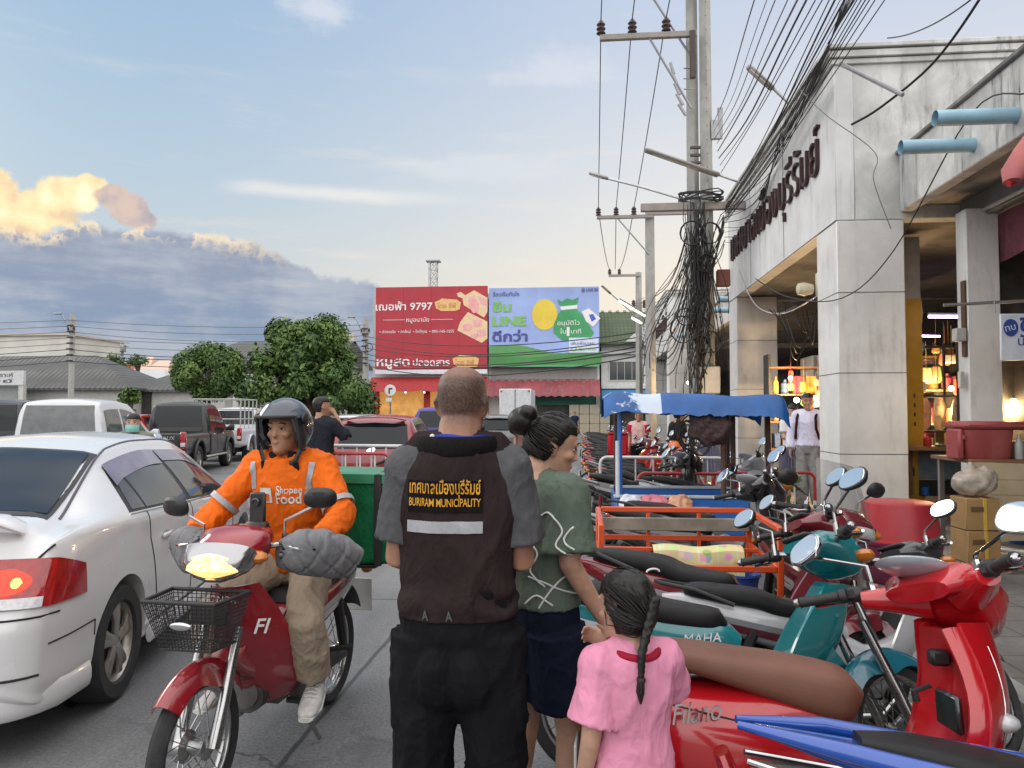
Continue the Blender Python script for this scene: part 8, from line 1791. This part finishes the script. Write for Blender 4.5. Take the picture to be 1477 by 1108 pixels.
def kit():
    # quilted bar muffs, phone holder, delivery box
    Q = cloth('grey quilted nylon', (.20, .20, .208), rough=.55, sc=9)
    for s in (-1, 1):
        mb = MB().tube([(.10, s*.43, .90), (.155, s*.375, .935), (.215, s*.31, .965), (.28, s*.24, .975), (.34, s*.18, .975)], [(.035, .075), (.062, .10), (.075, .105), (.070, .095), (.04, .06)], 22, side=(1, 0, 0), sq=.25)
        o = remesh(mb, 'bar_muff', Q, None, .008, 3, lambda p, n: p+n*(-.008*exp(-(sin((p.y*s+p.z*.5)*42)/.22)**2)-.006*exp(-(sin((p.x+p.z*.3)*38)/.2)**2)+.010*fb(p, 7, s)))
        o.location = (RX, RY, 0); o.rotation_euler = (0, 0, RRZ); tag(o, 'padded grey bar muff %s' % ('on the grip nearer the green box' if s > 0 else 'on the grip beside the white car'), 'bar muff')
    t = thing('phone_holder', 'black phone in a bar holder before the orange jacket', 'phone holder', (RX, RY, 0), RRZ)
    MB().tube([(.30, .05, 1.02), (.29, .055, 1.09)], .012, 8).build('stem', BLK, t); MB().box((.285, .055, 1.155), (.02, .075, .15), .008).build('phone', BLK, t); MB().lathe([(.018, 0), (.018, .012), (.012, .014), (.011, .008)], 16, frame((.296, .055, 1.19), (0, 1, 0), (0, 0, 1))).build('camera_lens', pm('lens glass', (.02, .02, .03), .1, spec=.8), t); MB().box((.29, .055, 1.085), (.05, .10, .04), .01).build('clamp', BLK, t)
    t = thing('delivery_box', 'large green delivery box strapped behind the rider', 'box', (RX, RY, 0), RRZ); GB = cloth('green box nylon', (.012, .14, .055), rough=.45, sc=4, var=.3, bump=.15)
    b = MB().tube([(-.58, .17, .80), (-.58, .17, .815), (-.58, .17, 1.0), (-.58, .17, 1.235), (-.58, .17, 1.25)], [(.20, .27), (.225, .30), (.23, .31), (.225, .30), (.20, .27)], 28, sq=.78, side=(1, 0, 0))
    remesh(b, 'fabric_shell', GB, t, .012, 2, lambda p, n: p+n*.012*fb(p, 9)); 
    MB().tube([(-.58, .17, 1.215), (-.58, .17, 1.262), (-.58, .17, 1.268)], [(.238, .318), (.238, .318), (.20, .28)], 28, sq=.78, side=(1, 0, 0)).build('lid', pm('green lid nylon', (.03, .22, .11), .4, var=.2, sc=3), t, 50)
    for y in (-.03, .37): MB().tube([(-.345, y, .80), (-.335, y, 1.05), (-.34, y, 1.26), (-.58, y, 1.278), (-.82, y, 1.26)], [(.022, .004)]*5, 6, side=(0, 1, 0)).build('strap', BLK, t)
    MB().box((-.58, .10, .79), (.42, .5, .02), .006).build('rack_plate', BLK, t)
kit()
# ---------------------------------------------------------------- others
def walker(label, u, Y, rz, H, top, bottom, skin=SK2, feet_z=0.0, style='trousers', female=False, J=None, sleeve=.7, head=(0, 0, 0), hairc=None, vox=.013, v=None, skirt=None, group=None, face=True, extra=None):
    c = D(u, 600, Y); f = Fig(label, (c.x, Y, feet_z), rz, H, J, 1.0, group, head=head, hk=1.05, vox=vox); f.body(skin, curl=.5, face=face)
    if face: face_parts(f.t, f.Hm, f.hk)
    f.shirt('shirt', top, .022, .2, sleeve, .026, .012, .008, .96, o=int(u) % 17)
    if style == 'skirt':
        k = f.k; mb = MB(); N = 56
        rings = [[V(((r_+(.014*(1 if j % 2 else -1) if z < .9*k else 0))*cos(2*pi*j/N)*.8, (r_+(.014*(1 if j % 2 else -1) if z < .9*k else 0))*sin(2*pi*j/N), z)) for j in range(N)] for z, r_ in ((1.06*k, .14*k), (.95*k, .18*k), (.85*k, .19*k), (.42*k, .27*k))]
        mb.loft(rings, (True, False)).build('skirt', skirt, f.t, 20)
    else: f.trousers('trousers' if style == 'trousers' else 'shorts', bottom, .024, 1.93 if style == 'trousers' else .95, .28, .02, .010)
    if hairc is not False: f.hair(cut=(lambda p: (p.z > .055 or p.x < .0) and p.z > -.075) if female else (lambda p: (p.z > .058 or p.x < -.02-.35*max(0, -p.z)) and p.z > -.055), grow=.010, extra=extra)
    f.shoes(pm('dark shoe', (.03, .028, .026), .5), None); return f
wm_ = walker('woman in a pale green face mask and grey top walking behind the white car', 193, 8.7, radians(-70), 1.56, cloth('grey olive top', (.20, .21, .17)), cloth('navy shorts', (.010, .013, .028)), female=True)
xf(MB().sheet(lambda a, b: V((.100-.055*abs(a-.5)**2*4+.010*sin(b*pi), (a-.5)*.150, -.018-.085*b)), 10, 6, .003), wm_.Hm).build('face_mask', pm('mint face mask', (.20, .46, .42), .7), wm_.t, 80)
sb = wm_.t; MB().tube([(.13, .10, 1.34*wm_.k), (.16, .02, 1.2*wm_.k), (.12, -.16, 1.0*wm_.k)], [(.018, .004)]*3, 6, side=(0, 1, 0)).build('bag_strap', BLK, sb)
k_ = 1.72/1.70
walker('man in a dark shirt holding a phone to his ear behind the left barrier', 463, 8.9, radians(75), 1.76, cloth('dark slate shirt', (.022, .024, .032)), cloth('trouser black', (.010, .010, .012)), SK1, J=dict(elR=(.08, -.31, 1.28), wrR=(.10, -.135, 1.56)), head=(0, 0, radians(-40)), sleeve=1.3)
PUR = cloth('pale lilac shirt', (.62, .60, .74), var=.05); GREY = cloth('grey trousers', (.26, .26, .255))
bo_ = walker('student in a pale shirt with a dark backpack standing by the gateway column', 1166, 11.5, radians(-120), 1.70, PUR, GREY, SK1, .152, J=dict(elR=(.0, -.25, 1.12), wrR=(.08, -.24, .88)), sleeve=1.85, head=(0, 0, radians(20)), vox=.010)
MB().tube([(-.17, 0, .92), (-.20, 0, 1.0), (-.21, 0, 1.2), (-.19, 0, 1.36), (-.16, 0, 1.40)], [(.13, .06), (.16, .09), (.17, .10), (.14, .08), (.08, .04)], 18, side=(0, 1, 0), sq=.3).build('backpack', cloth('maroon backpack', (.035, .012, .018)), bo_.t, 60)
for s in (-1, 1): MB().tube([(-.14, s*.11, 1.42), (.02, s*.125, 1.455), (.12, s*.13, 1.36), (.14, s*.14, 1.2), (.06, s*.17, 1.05)], [(.02, .007)]*5, 8, side=(0, 1, 0)).build('backpack_strap', cloth('maroon backpack', (.035, .012, .018)), bo_.t, 60)
SKI = cloth('slate pleated skirt', (.13, .135, .20)); WHS = cloth('white blouse', (.62, .63, .66), var=.05)
walker('schoolgirl in a white blouse and grey pleated skirt half behind the student', 1143, 12.1, radians(-60), 1.56, WHS, None, SK2, .152, 'skirt', True, skirt=SKI, J=dict(elR=(.06, -.24, 1.05), wrR=(.22, -.14, 1.1)), head=(0, radians(15), radians(-30)))
walker('schoolgirl in a white blouse walking behind the blue trishaw', 1022, 13.8, radians(70), 1.58, WHS, None, SK2, .152, 'skirt', True, skirt=SKI, head=(0, .2, .3))
f = walker('man in a red and white shirt among the parked bikes', 921, 17.0, radians(-100), 1.62, cloth('pink white shirt', (.60, .42, .42)), cloth('trouser black', (.010, .010, .012)), SK1)
for s in (-1, 1): MB().tube([f.J['sh'+('L' if s > 0 else 'R')]+V((0, 0, .0)), f.J['el'+('L' if s > 0 else 'R')].lerp(f.J['sh'+('L' if s > 0 else 'R')], .35)], [.088, .092], 14).build('red_sleeve', cloth('red sleeve', (.42, .02, .03)), f.t, 60)
walker('man in dark clothes standing among bikes before the cable pole', 978, 12.6, radians(20), 1.66, cloth('black tee', (.014, .014, .016)), cloth('trouser black', (.010, .010, .012)), SK1)
walker('person in a dark blue top and shorts before the far green shutter', 829, 45.5, radians(-80), 1.68, cloth('dark blue top', (.02, .03, .07)), cloth('navy shorts', (.010, .013, .028)), SK1, style='shorts', vox=.025, face=False)
walker('far person in a brown headscarf right of the man in the vest', 757, 15.5, radians(-80), 1.60, cloth('brown print top', (.20, .12, .10)), cloth('trouser black', (.010, .010, .012)), SK1, female=True, vox=.018)
walker('far man with a reddish face behind the black pickup', 193, 25.0, radians(-60), 1.72, cloth('red top', (.32, .02, .03)), cloth('trouser black', (.010, .010, .012)), SK1, vox=.02)
walker('far pedestrian on the road left of the green shuttered shop', 812, 47, radians(90), 1.66, cloth('pale tee', (.45, .45, .47)), cloth('trouser black', (.010, .010, .012)), SK1, vox=.025, face=False)
# ============================================================ carts, barriers and small things on the right
ORG = paint('orange cart paint', (.60, .075, .012), rough=.45, grime=.3, coat=.3); BLU = paint('blue cart paint', (.015, .12, .42), rough=.45, grime=.3, coat=.3)
def bar(mb, a, b, w=.045): 
    a, b = V(a), V(b); d = b-a; mb.tube([a, b], [(w*.7071, w*.7071)]*2, 4, side=V((0, 0, 1)).cross(d)+V((.001, 0, 0))+d.cross(V((0, 0, 1))).cross(d)*0 if abs(d.z) < d.length*.9 else V((1, 1, 0)))
def cart():
    t = thing('push_cart', 'orange steel framed push cart with a wooden rail among the parked bikes', 'cart'); x0, x1, y0, y1 = .10, 1.14, 4.62, 5.48
    posts = [(x0, y0), (x1, y0), (x0, y1), (x1, y1)]
    for x, y in posts: MB().box((x, y, .60), (.036, .036, .62), .006).build('post', ORG, t)
    for y, zs in ((y1, (.895, .70, .32)), (y0, (.66, .42, .32))):
        for z in zs: MB().box(((x0+x1)/2, y, z), (x1-x0-.037, .03, .036), .005).build('rail', ORG, t)
        for x in (.45, .80): MB().box((x, y, (zs[0]+zs[2])/2), (.026, .026, zs[0]-zs[2]-.038), .004).build('upright', ORG, t)
    for x in (x0, x1):
        for z in (.895, .66, .32): MB().box((x, (y0+y1)/2, z), (.032, y1-y0-.037, .036), .005).build('rail', ORG, t)
    MB().box(((x0+x1)/2, y1-.045, .80), (x1-x0, .035, .09), .006).build('wooden_rail', pm('grey worn plank', (.24, .21, .17), .8, var=.35, sc=5, dirt=(.1, .09, .08)), t)
    MB().box(((x0+x1)/2, (y0+y1)/2, .355), (x1-x0-.05, y1-y0-.05, .03), .004).build('deck', pm('grey worn plank', (.24, .21, .17), .8), t)
    for y in (y0-.06, y1+.06): bwheel(t, .0, .28, .06, Matrix.Translation((.78, y, 0)), 16)
    m = pm('printed mat', (.55, .48, .16), .6, var=.8, sc=7, col2=(.50, .30, .28)); tt = m.node_tree; o = tt.nodes.new('ShaderNodeTexCoord').outputs['Object']; p = tt.nodes['Principled BSDF']
    vo = tt.nodes.new('ShaderNodeTexVoronoi'); vo.inputs['Scale'].default_value = 13; tt.links.new(o, vo.inputs['Vector']); hs = tt.nodes.new('ShaderNodeHueSaturation'); hs.inputs['Saturation'].default_value = .8
    c = mixc(tt, X(tt, vo.outputs['Distance']).ss(.25, .5), vo.outputs['Color'], (.58, .52, .30)); c = mixc(tt, .45, c, (.60, .50, .20)); q = tt.nodes.new('ShaderNodeSeparateXYZ'); tt.links.new(o, q.inputs[0])
    c = mixc(tt, X(tt, q.outputs[0]).op('PINGPONG', .06).ss(.004, .0), c, (.65, .62, .5)); tt.links.new(c, p.inputs['Base Color'])
    mt = MB().sheet(lambda a, b: V((.44+.56*a, 5.06-.12*min(1, b*3)-.02*sin(a*14)*b, .715-.30*max(0, b-.25)/.75+.008*sin(a*9))), 30, 10, .006).build('printed_mat', m, None); tag(mt, 'yellow and pink printed mat draped over the middle of the orange cart', 'mat')
    MB().box((.62, 5.07, .69), (1.0, .026, .026), .004).build('rail', ORG, t)
    for i, (x, y, c_) in enumerate(((.96, 4.9, (.02, .08, .35)), (.72, 4.8, (.6, .6, .62)))):
        if i == 0: simple('blue_bucket', 'dark blue bucket standing in the orange cart', 'bucket', MB().lathe([(.09, 0), (.12, .2), (.13, .2), (.128, .215), (.115, .2), (.085, .01)], 22), pm('dark blue plastic', c_, .4), (x, y, .371))
        else:
            b = thing('plastic_crate', 'white lattice crate standing in the orange cart', 'crate', (x, y, .371)); g = MB()
            for k in range(9): g.box((-.15+.0375*k, -.10, .1), (.012, .008, .2)); g.box((-.15+.0375*k, .10, .1), (.012, .008, .2))
            for z in (.01, .07, .13, .19):
                for y_ in (-.10, .10): g.box((0, y_, z), (.32, .014, .016))
                for x_ in (-.155, .155): g.box((x_, 0, z), (.012, .2, .016))
            g.build('lattice', pm('white crate plastic', (.62, .63, .66), .4), b); MB().box((0, 0, .008), (.3, .19, .012)).build('base', pm('white crate plastic', (.62, .63, .66), .4), b)
    wl = G(872, 905, .3); lamp = simple('orange_lamp', 'amber reflector lamp at the near corner of the orange cart', 'lamp', MB().ball((0, 0, 0), (.05, .03, .06), 12, 8), pm('amber lens', (.6, .28, .02), .2, coat=.7), (x0-.03, y0-.04, .36))
cart()
def trishaw():
    t = thing('trishaw', 'blue market trishaw with torn blue tarpaulin roof', 'trishaw'); x0, x1, y0, y1 = .32, 1.62, 7.75, 8.75
    for a, b in (((x0, y0), (x1, y0)), ((x0, y1), (x1, y1))):
        MB().box(((a[0]+b[0])/2, a[1], .55), (x1-x0, .03, .36), .008).build('side_board', BLU, t)
        MB().box(((a[0]+b[0])/2, a[1], .745), (x1-x0+.05, .055, .03), .006).build('top_rail', pm('pale worn rail', (.42, .45, .50), .5, grime=.3), t)
    for x in (x0, x1): MB().box((x, (y0+y1)/2, .55), (.03, y1-y0-.032, .36), .008).build('end_board', BLU, t)
    MB().box(((x0+x1)/2, (y0+y1)/2, .39), (x1-x0-.04, y1-y0-.04, .03)).build('deck', pm('grey worn plank', (.24, .21, .17), .8), t)
    MB().box((1.05, y0-.02, .55), (.36, .012, .20), .004).build('pale_panel', pm('pale worn rail', (.42, .45, .50), .5, grime=.3), t)
    RS = pm('rusty brown post', (.07, .035, .025), .7, var=.4, sc=12)
    for x, y, m in ((.36, y0+.02, BLU), (1.38, y0+.02, RS), (1.52, y0+.25, RS), (.36, y1-.02, RS), (1.88, y0+.3, RS), (1.6, y1, RS)):
        MB().tube([(x, y, .36), (x, y, 1.70)], .026, 8).build('post', m, t)
    MB().tube([(.335, y0-.01, .74), (.335, y0-.01, 1.3)], .022, 8).build('white_wrap', pm('white wrap', (.55, .6, .68), .5), t)
    MB().tube([(1.38, y0+.02, 1.05), (1.52, y0+.25, 1.05)], .018, 6).build('brace', RS, t); MB().tube([(.36, y0+.02, 1.62), (1.9, y0+.02, 1.66)], .022, 6).build('roof_rail', RS, t)
    tm = pm('blue tarpaulin', (.008, .085, .29), .45, var=.3, sc=2, bump=.3, bsc=14); tt = tm.node_tree; o = tt.nodes.new('ShaderNodeTexCoord').outputs['Object']; p = tt.nodes['Principled BSDF']; q = tt.nodes.new('ShaderNodeSeparateXYZ'); tt.links.new(o, q.inputs[0])
    xx = X(tt, q.outputs[0]); n = nz(tt, o, 5, 6, .65); base = p.inputs['Base Color'].links[0].from_socket
    wm = ((xx+(n-.5)*.5).ss(.52, .58)*xx.ss(.775, .765)).mx((xx+(n-.5)*.9).ss(.30, .36)*xx.ss(.60, .5)*n.ss(.5, .56)); tt.links.new(mixc(tt, wm*.9, base, (.55, .62, .72)), p.inputs['Base Color'])
    def tarp(a, b):
        x = lerp(.22, 2.02, a); e = abs(b-.5)*2; y = lerp(y0-.12, y1+.15, b); z = 1.80-.05*a-.20*max(0, (e-.72)/.28)**1.2-.03*sin(a*pi*2)**2*(1-e)+.02*fb((a*6, b*3, 0))
        if e > .9: z -= .05*abs(fb((a*9, b, 3)))+.03*abs(fb((a*23, b, 8)))+.05*(max(0, a-.85)/.15)
        ed = max(0, (.07-a)/.07)+max(0, (a-.95)/.05); z -= .07*ed*ed; return V((x-.02*ed, y, z))
    MB().sheet(tarp, 70, 36, .006).build('tarpaulin', tm, t, 70)
    for y in (y0-.08, y1+.08): bwheel(t, .0, .29, .06, Matrix.Translation((.95, y, 0)), 18)
    r = random.Random(4); b = MB()
    for i in range(12): q_ = r.uniform(.10, .22); c = (1.18+r.uniform(-.18, .1), y0-.02-.01*i*.3, 1.40+r.uniform(-.1, .1)); b.tube([(c[0]+q_*.55*cos(a*.45), c[1], c[2]+q_*sin(a*.45)) for a in range(15)], .008, 5)
    o = b.build('cable_loops', CAB, None, 180); tag(o, 'loops of black cable hanging under the blue tarpaulin', 'cable coil')
    mb = MB().tube([(1.15, y0, 1.62), (1.2, y0-.03, 1.48), (1.33, y0-.04, 1.36), (1.38, y0, 1.28)], [(.10, .03), (.22, .06), (.18, .06), (.05, .03)], 16, side=(1, 0, 0))
    o = remesh(mb, 'mesh_bag', pm('dark patterned cloth', (.055, .03, .03), .8, var=.7, sc=30), None, .012, 2, lambda p, n: p+n*.02*fb(p, 16)); tag(o, 'dark patterned cloth bag slung under the blue tarpaulin', 'bag')
    for i, (x, c, w, lb) in enumerate(((.46, (.60, .63, .68), .12, 'white plastic bag at the left end of the blue trishaw tray'), (.68, (.62, .17, .22), .15, 'pink bag of produce hanging on the trishaw side'), (.93, (.60, .30, .18), .13, 'orange bag of produce hanging beside the pink one'))):
        mb = MB().tube([(x, y0-.09, .77), (x, y0-.10, .70), (x+.01, y0-.12, .60), (x, y0-.11, .545)], [(w*.6, .05), (w, .075), (w*1.05, .085), (w*.6, .05)], 14, side=(1, 0, 0), sq=.2)
        o = remesh(mb, 'produce_bag', pm('bag film %d' % i, c, .35, var=.2, sc=14), None, .010, 2, lambda p, n: p+n*.018*fb(p, 18, i)); tag(o, lb, 'bag')
trishaw()
WHB = paint('barrier white', (.58, .58, .58), rough=.4, grime=.5, coat=.2); RDB = paint('barrier red', (.34, .02, .025), rough=.4, grime=.4, coat=.2)
def barrier(x, y, rz, L, H, label, cols, board=None, nb=6):
    t = thing('crowd_barrier', label, 'barrier', (x, y, 0), rz); c0, c1 = cols; r = .09
    pts = [(-L/2, 0, .0), (-L/2, 0, H-r)]+[(-L/2+r-r*cos(a), 0, H-r+r*sin(a)) for a in lin(0, pi/2, 6)]+[(L/2-r+r*sin(a), 0, H-r+r*cos(a)) for a in lin(0, pi/2, 6)]+[(L/2, 0, .0)]
    MB().tube(pts, .021, 10).build('frame', c0, t)
    for s in (-1, 1): MB().tube([(s*L/2, 0, .0), (s*L/2, 0, H*.55)], .0225, 10, cap=(True, True)).build('painted_leg', c1, t); MB().box((s*L/2, 0, .012), (.05, .5, .024), .008).build('foot', c1, t)
    MB().tube([(-L/2, 0, .32), (L/2, 0, .32)], .016, 8).build('lower_rail', c0, t)
    for i in range(1, nb+1):
        xx = -L/2+L*i/(nb+1); MB().tube([(xx, 0, .32), (xx, 0, H)], .011, 6).build('bar', WHB, t)
    if board:
        b = MB().box((0, -.02, H-.27), (L*.62, .012, .17), .004).build('board', pm('white signboard', (.62, .66, .72), .45), t); text(board, frame((0, -.028, H-.30), (1, 0, 0), (0, 0, 1)), .12, DKIN, b, w=L*.5, ext=.002)
barrier(.98, 9.75, radians(-4), 1.55, 1.02, 'white crowd barrier with red lower legs behind the blue trishaw', (WHB, RDB)); barrier(1.22, 9.25, radians(-3), 1.15, .86, 'lower red topped barrier in front of the white one', (RDB, WHB), None, 4)
barrier(2.35, 10.3, radians(2), 1.3, .80, 'red topped barrier left of the student couple', (RDB, WHB), None, 4)
barrier(-2.92, 8.9, radians(-6), 1.30, 1.10, 'red framed barrier with white bars before the dark red hatchback', (RDB, RDB), 'ห้ามจอด', 6); barrier(-2.55, 9.35, radians(-6), 1.35, 1.17, 'white framed barrier behind the red framed one on the left', (WHB, RDB), None, 6)
ht = thing('helmet', 'orange helmet resting among the parked bikes', 'helmet', (1.42, 12.3, 1.02)); MB().ball((0, 0, 0), (.15, .13, .13), 18, 12).build('shell', paint('helmet orange', (.62, .12, .01)), ht); MB().tube([(.10, -.1, -.02), (.16, 0, -.01), (.10, .1, -.02)], [(.03, .008)]*3, 8, side=(0, 0, 1)).build('peak', BLK, ht)
rbk = thing('delivery_bag', 'red delivery bag on the back of a parked bike', 'bag', (.62, 14.2, .80)); MB().box((0, 0, .2), (.36, .40, .40), .04).build('fabric', cloth('red bag', (.40, .02, .03)), rbk); MB().box((0, 0, .41), (.37, .41, .03), .012).build('lid', cloth('red bag lid', (.30, .02, .03)), rbk)
gp = thing('potted_plant', 'leafy green potted plant left of the student couple', 'plant', (2.75, 11.2, .152)); MB().lathe([(.12, 0), (.17, .26), (.18, .26), (.165, .25), (.11, .02)], 18).build('pot', pm('green pot', (.03, .10, .05), .6), gp); r = random.Random(3); lf = MB()
for i in range(220):
    d = V((r.gauss(0, 1), r.gauss(0, 1), r.uniform(.1, 1.4))).normalized(); o = V((0, 0, .3))+d*r.uniform(.1, .34); a = d.orthogonal().normalized(); a = Matrix.Rotation(r.uniform(0, 6.28), 3, d) @ a; n_ = d.cross(a); s_ = r.uniform(.025, .055); lf.add([o-d*s_, o+a*s_*.5, o+d*s_*1.5+n_*.02, o-a*s_*.5], [(0, 1, 2, 3)])
link('foliage', lf.mesh('foliage', pm('leaf mid', (.05, .115, .03), .6)), gp, 180)
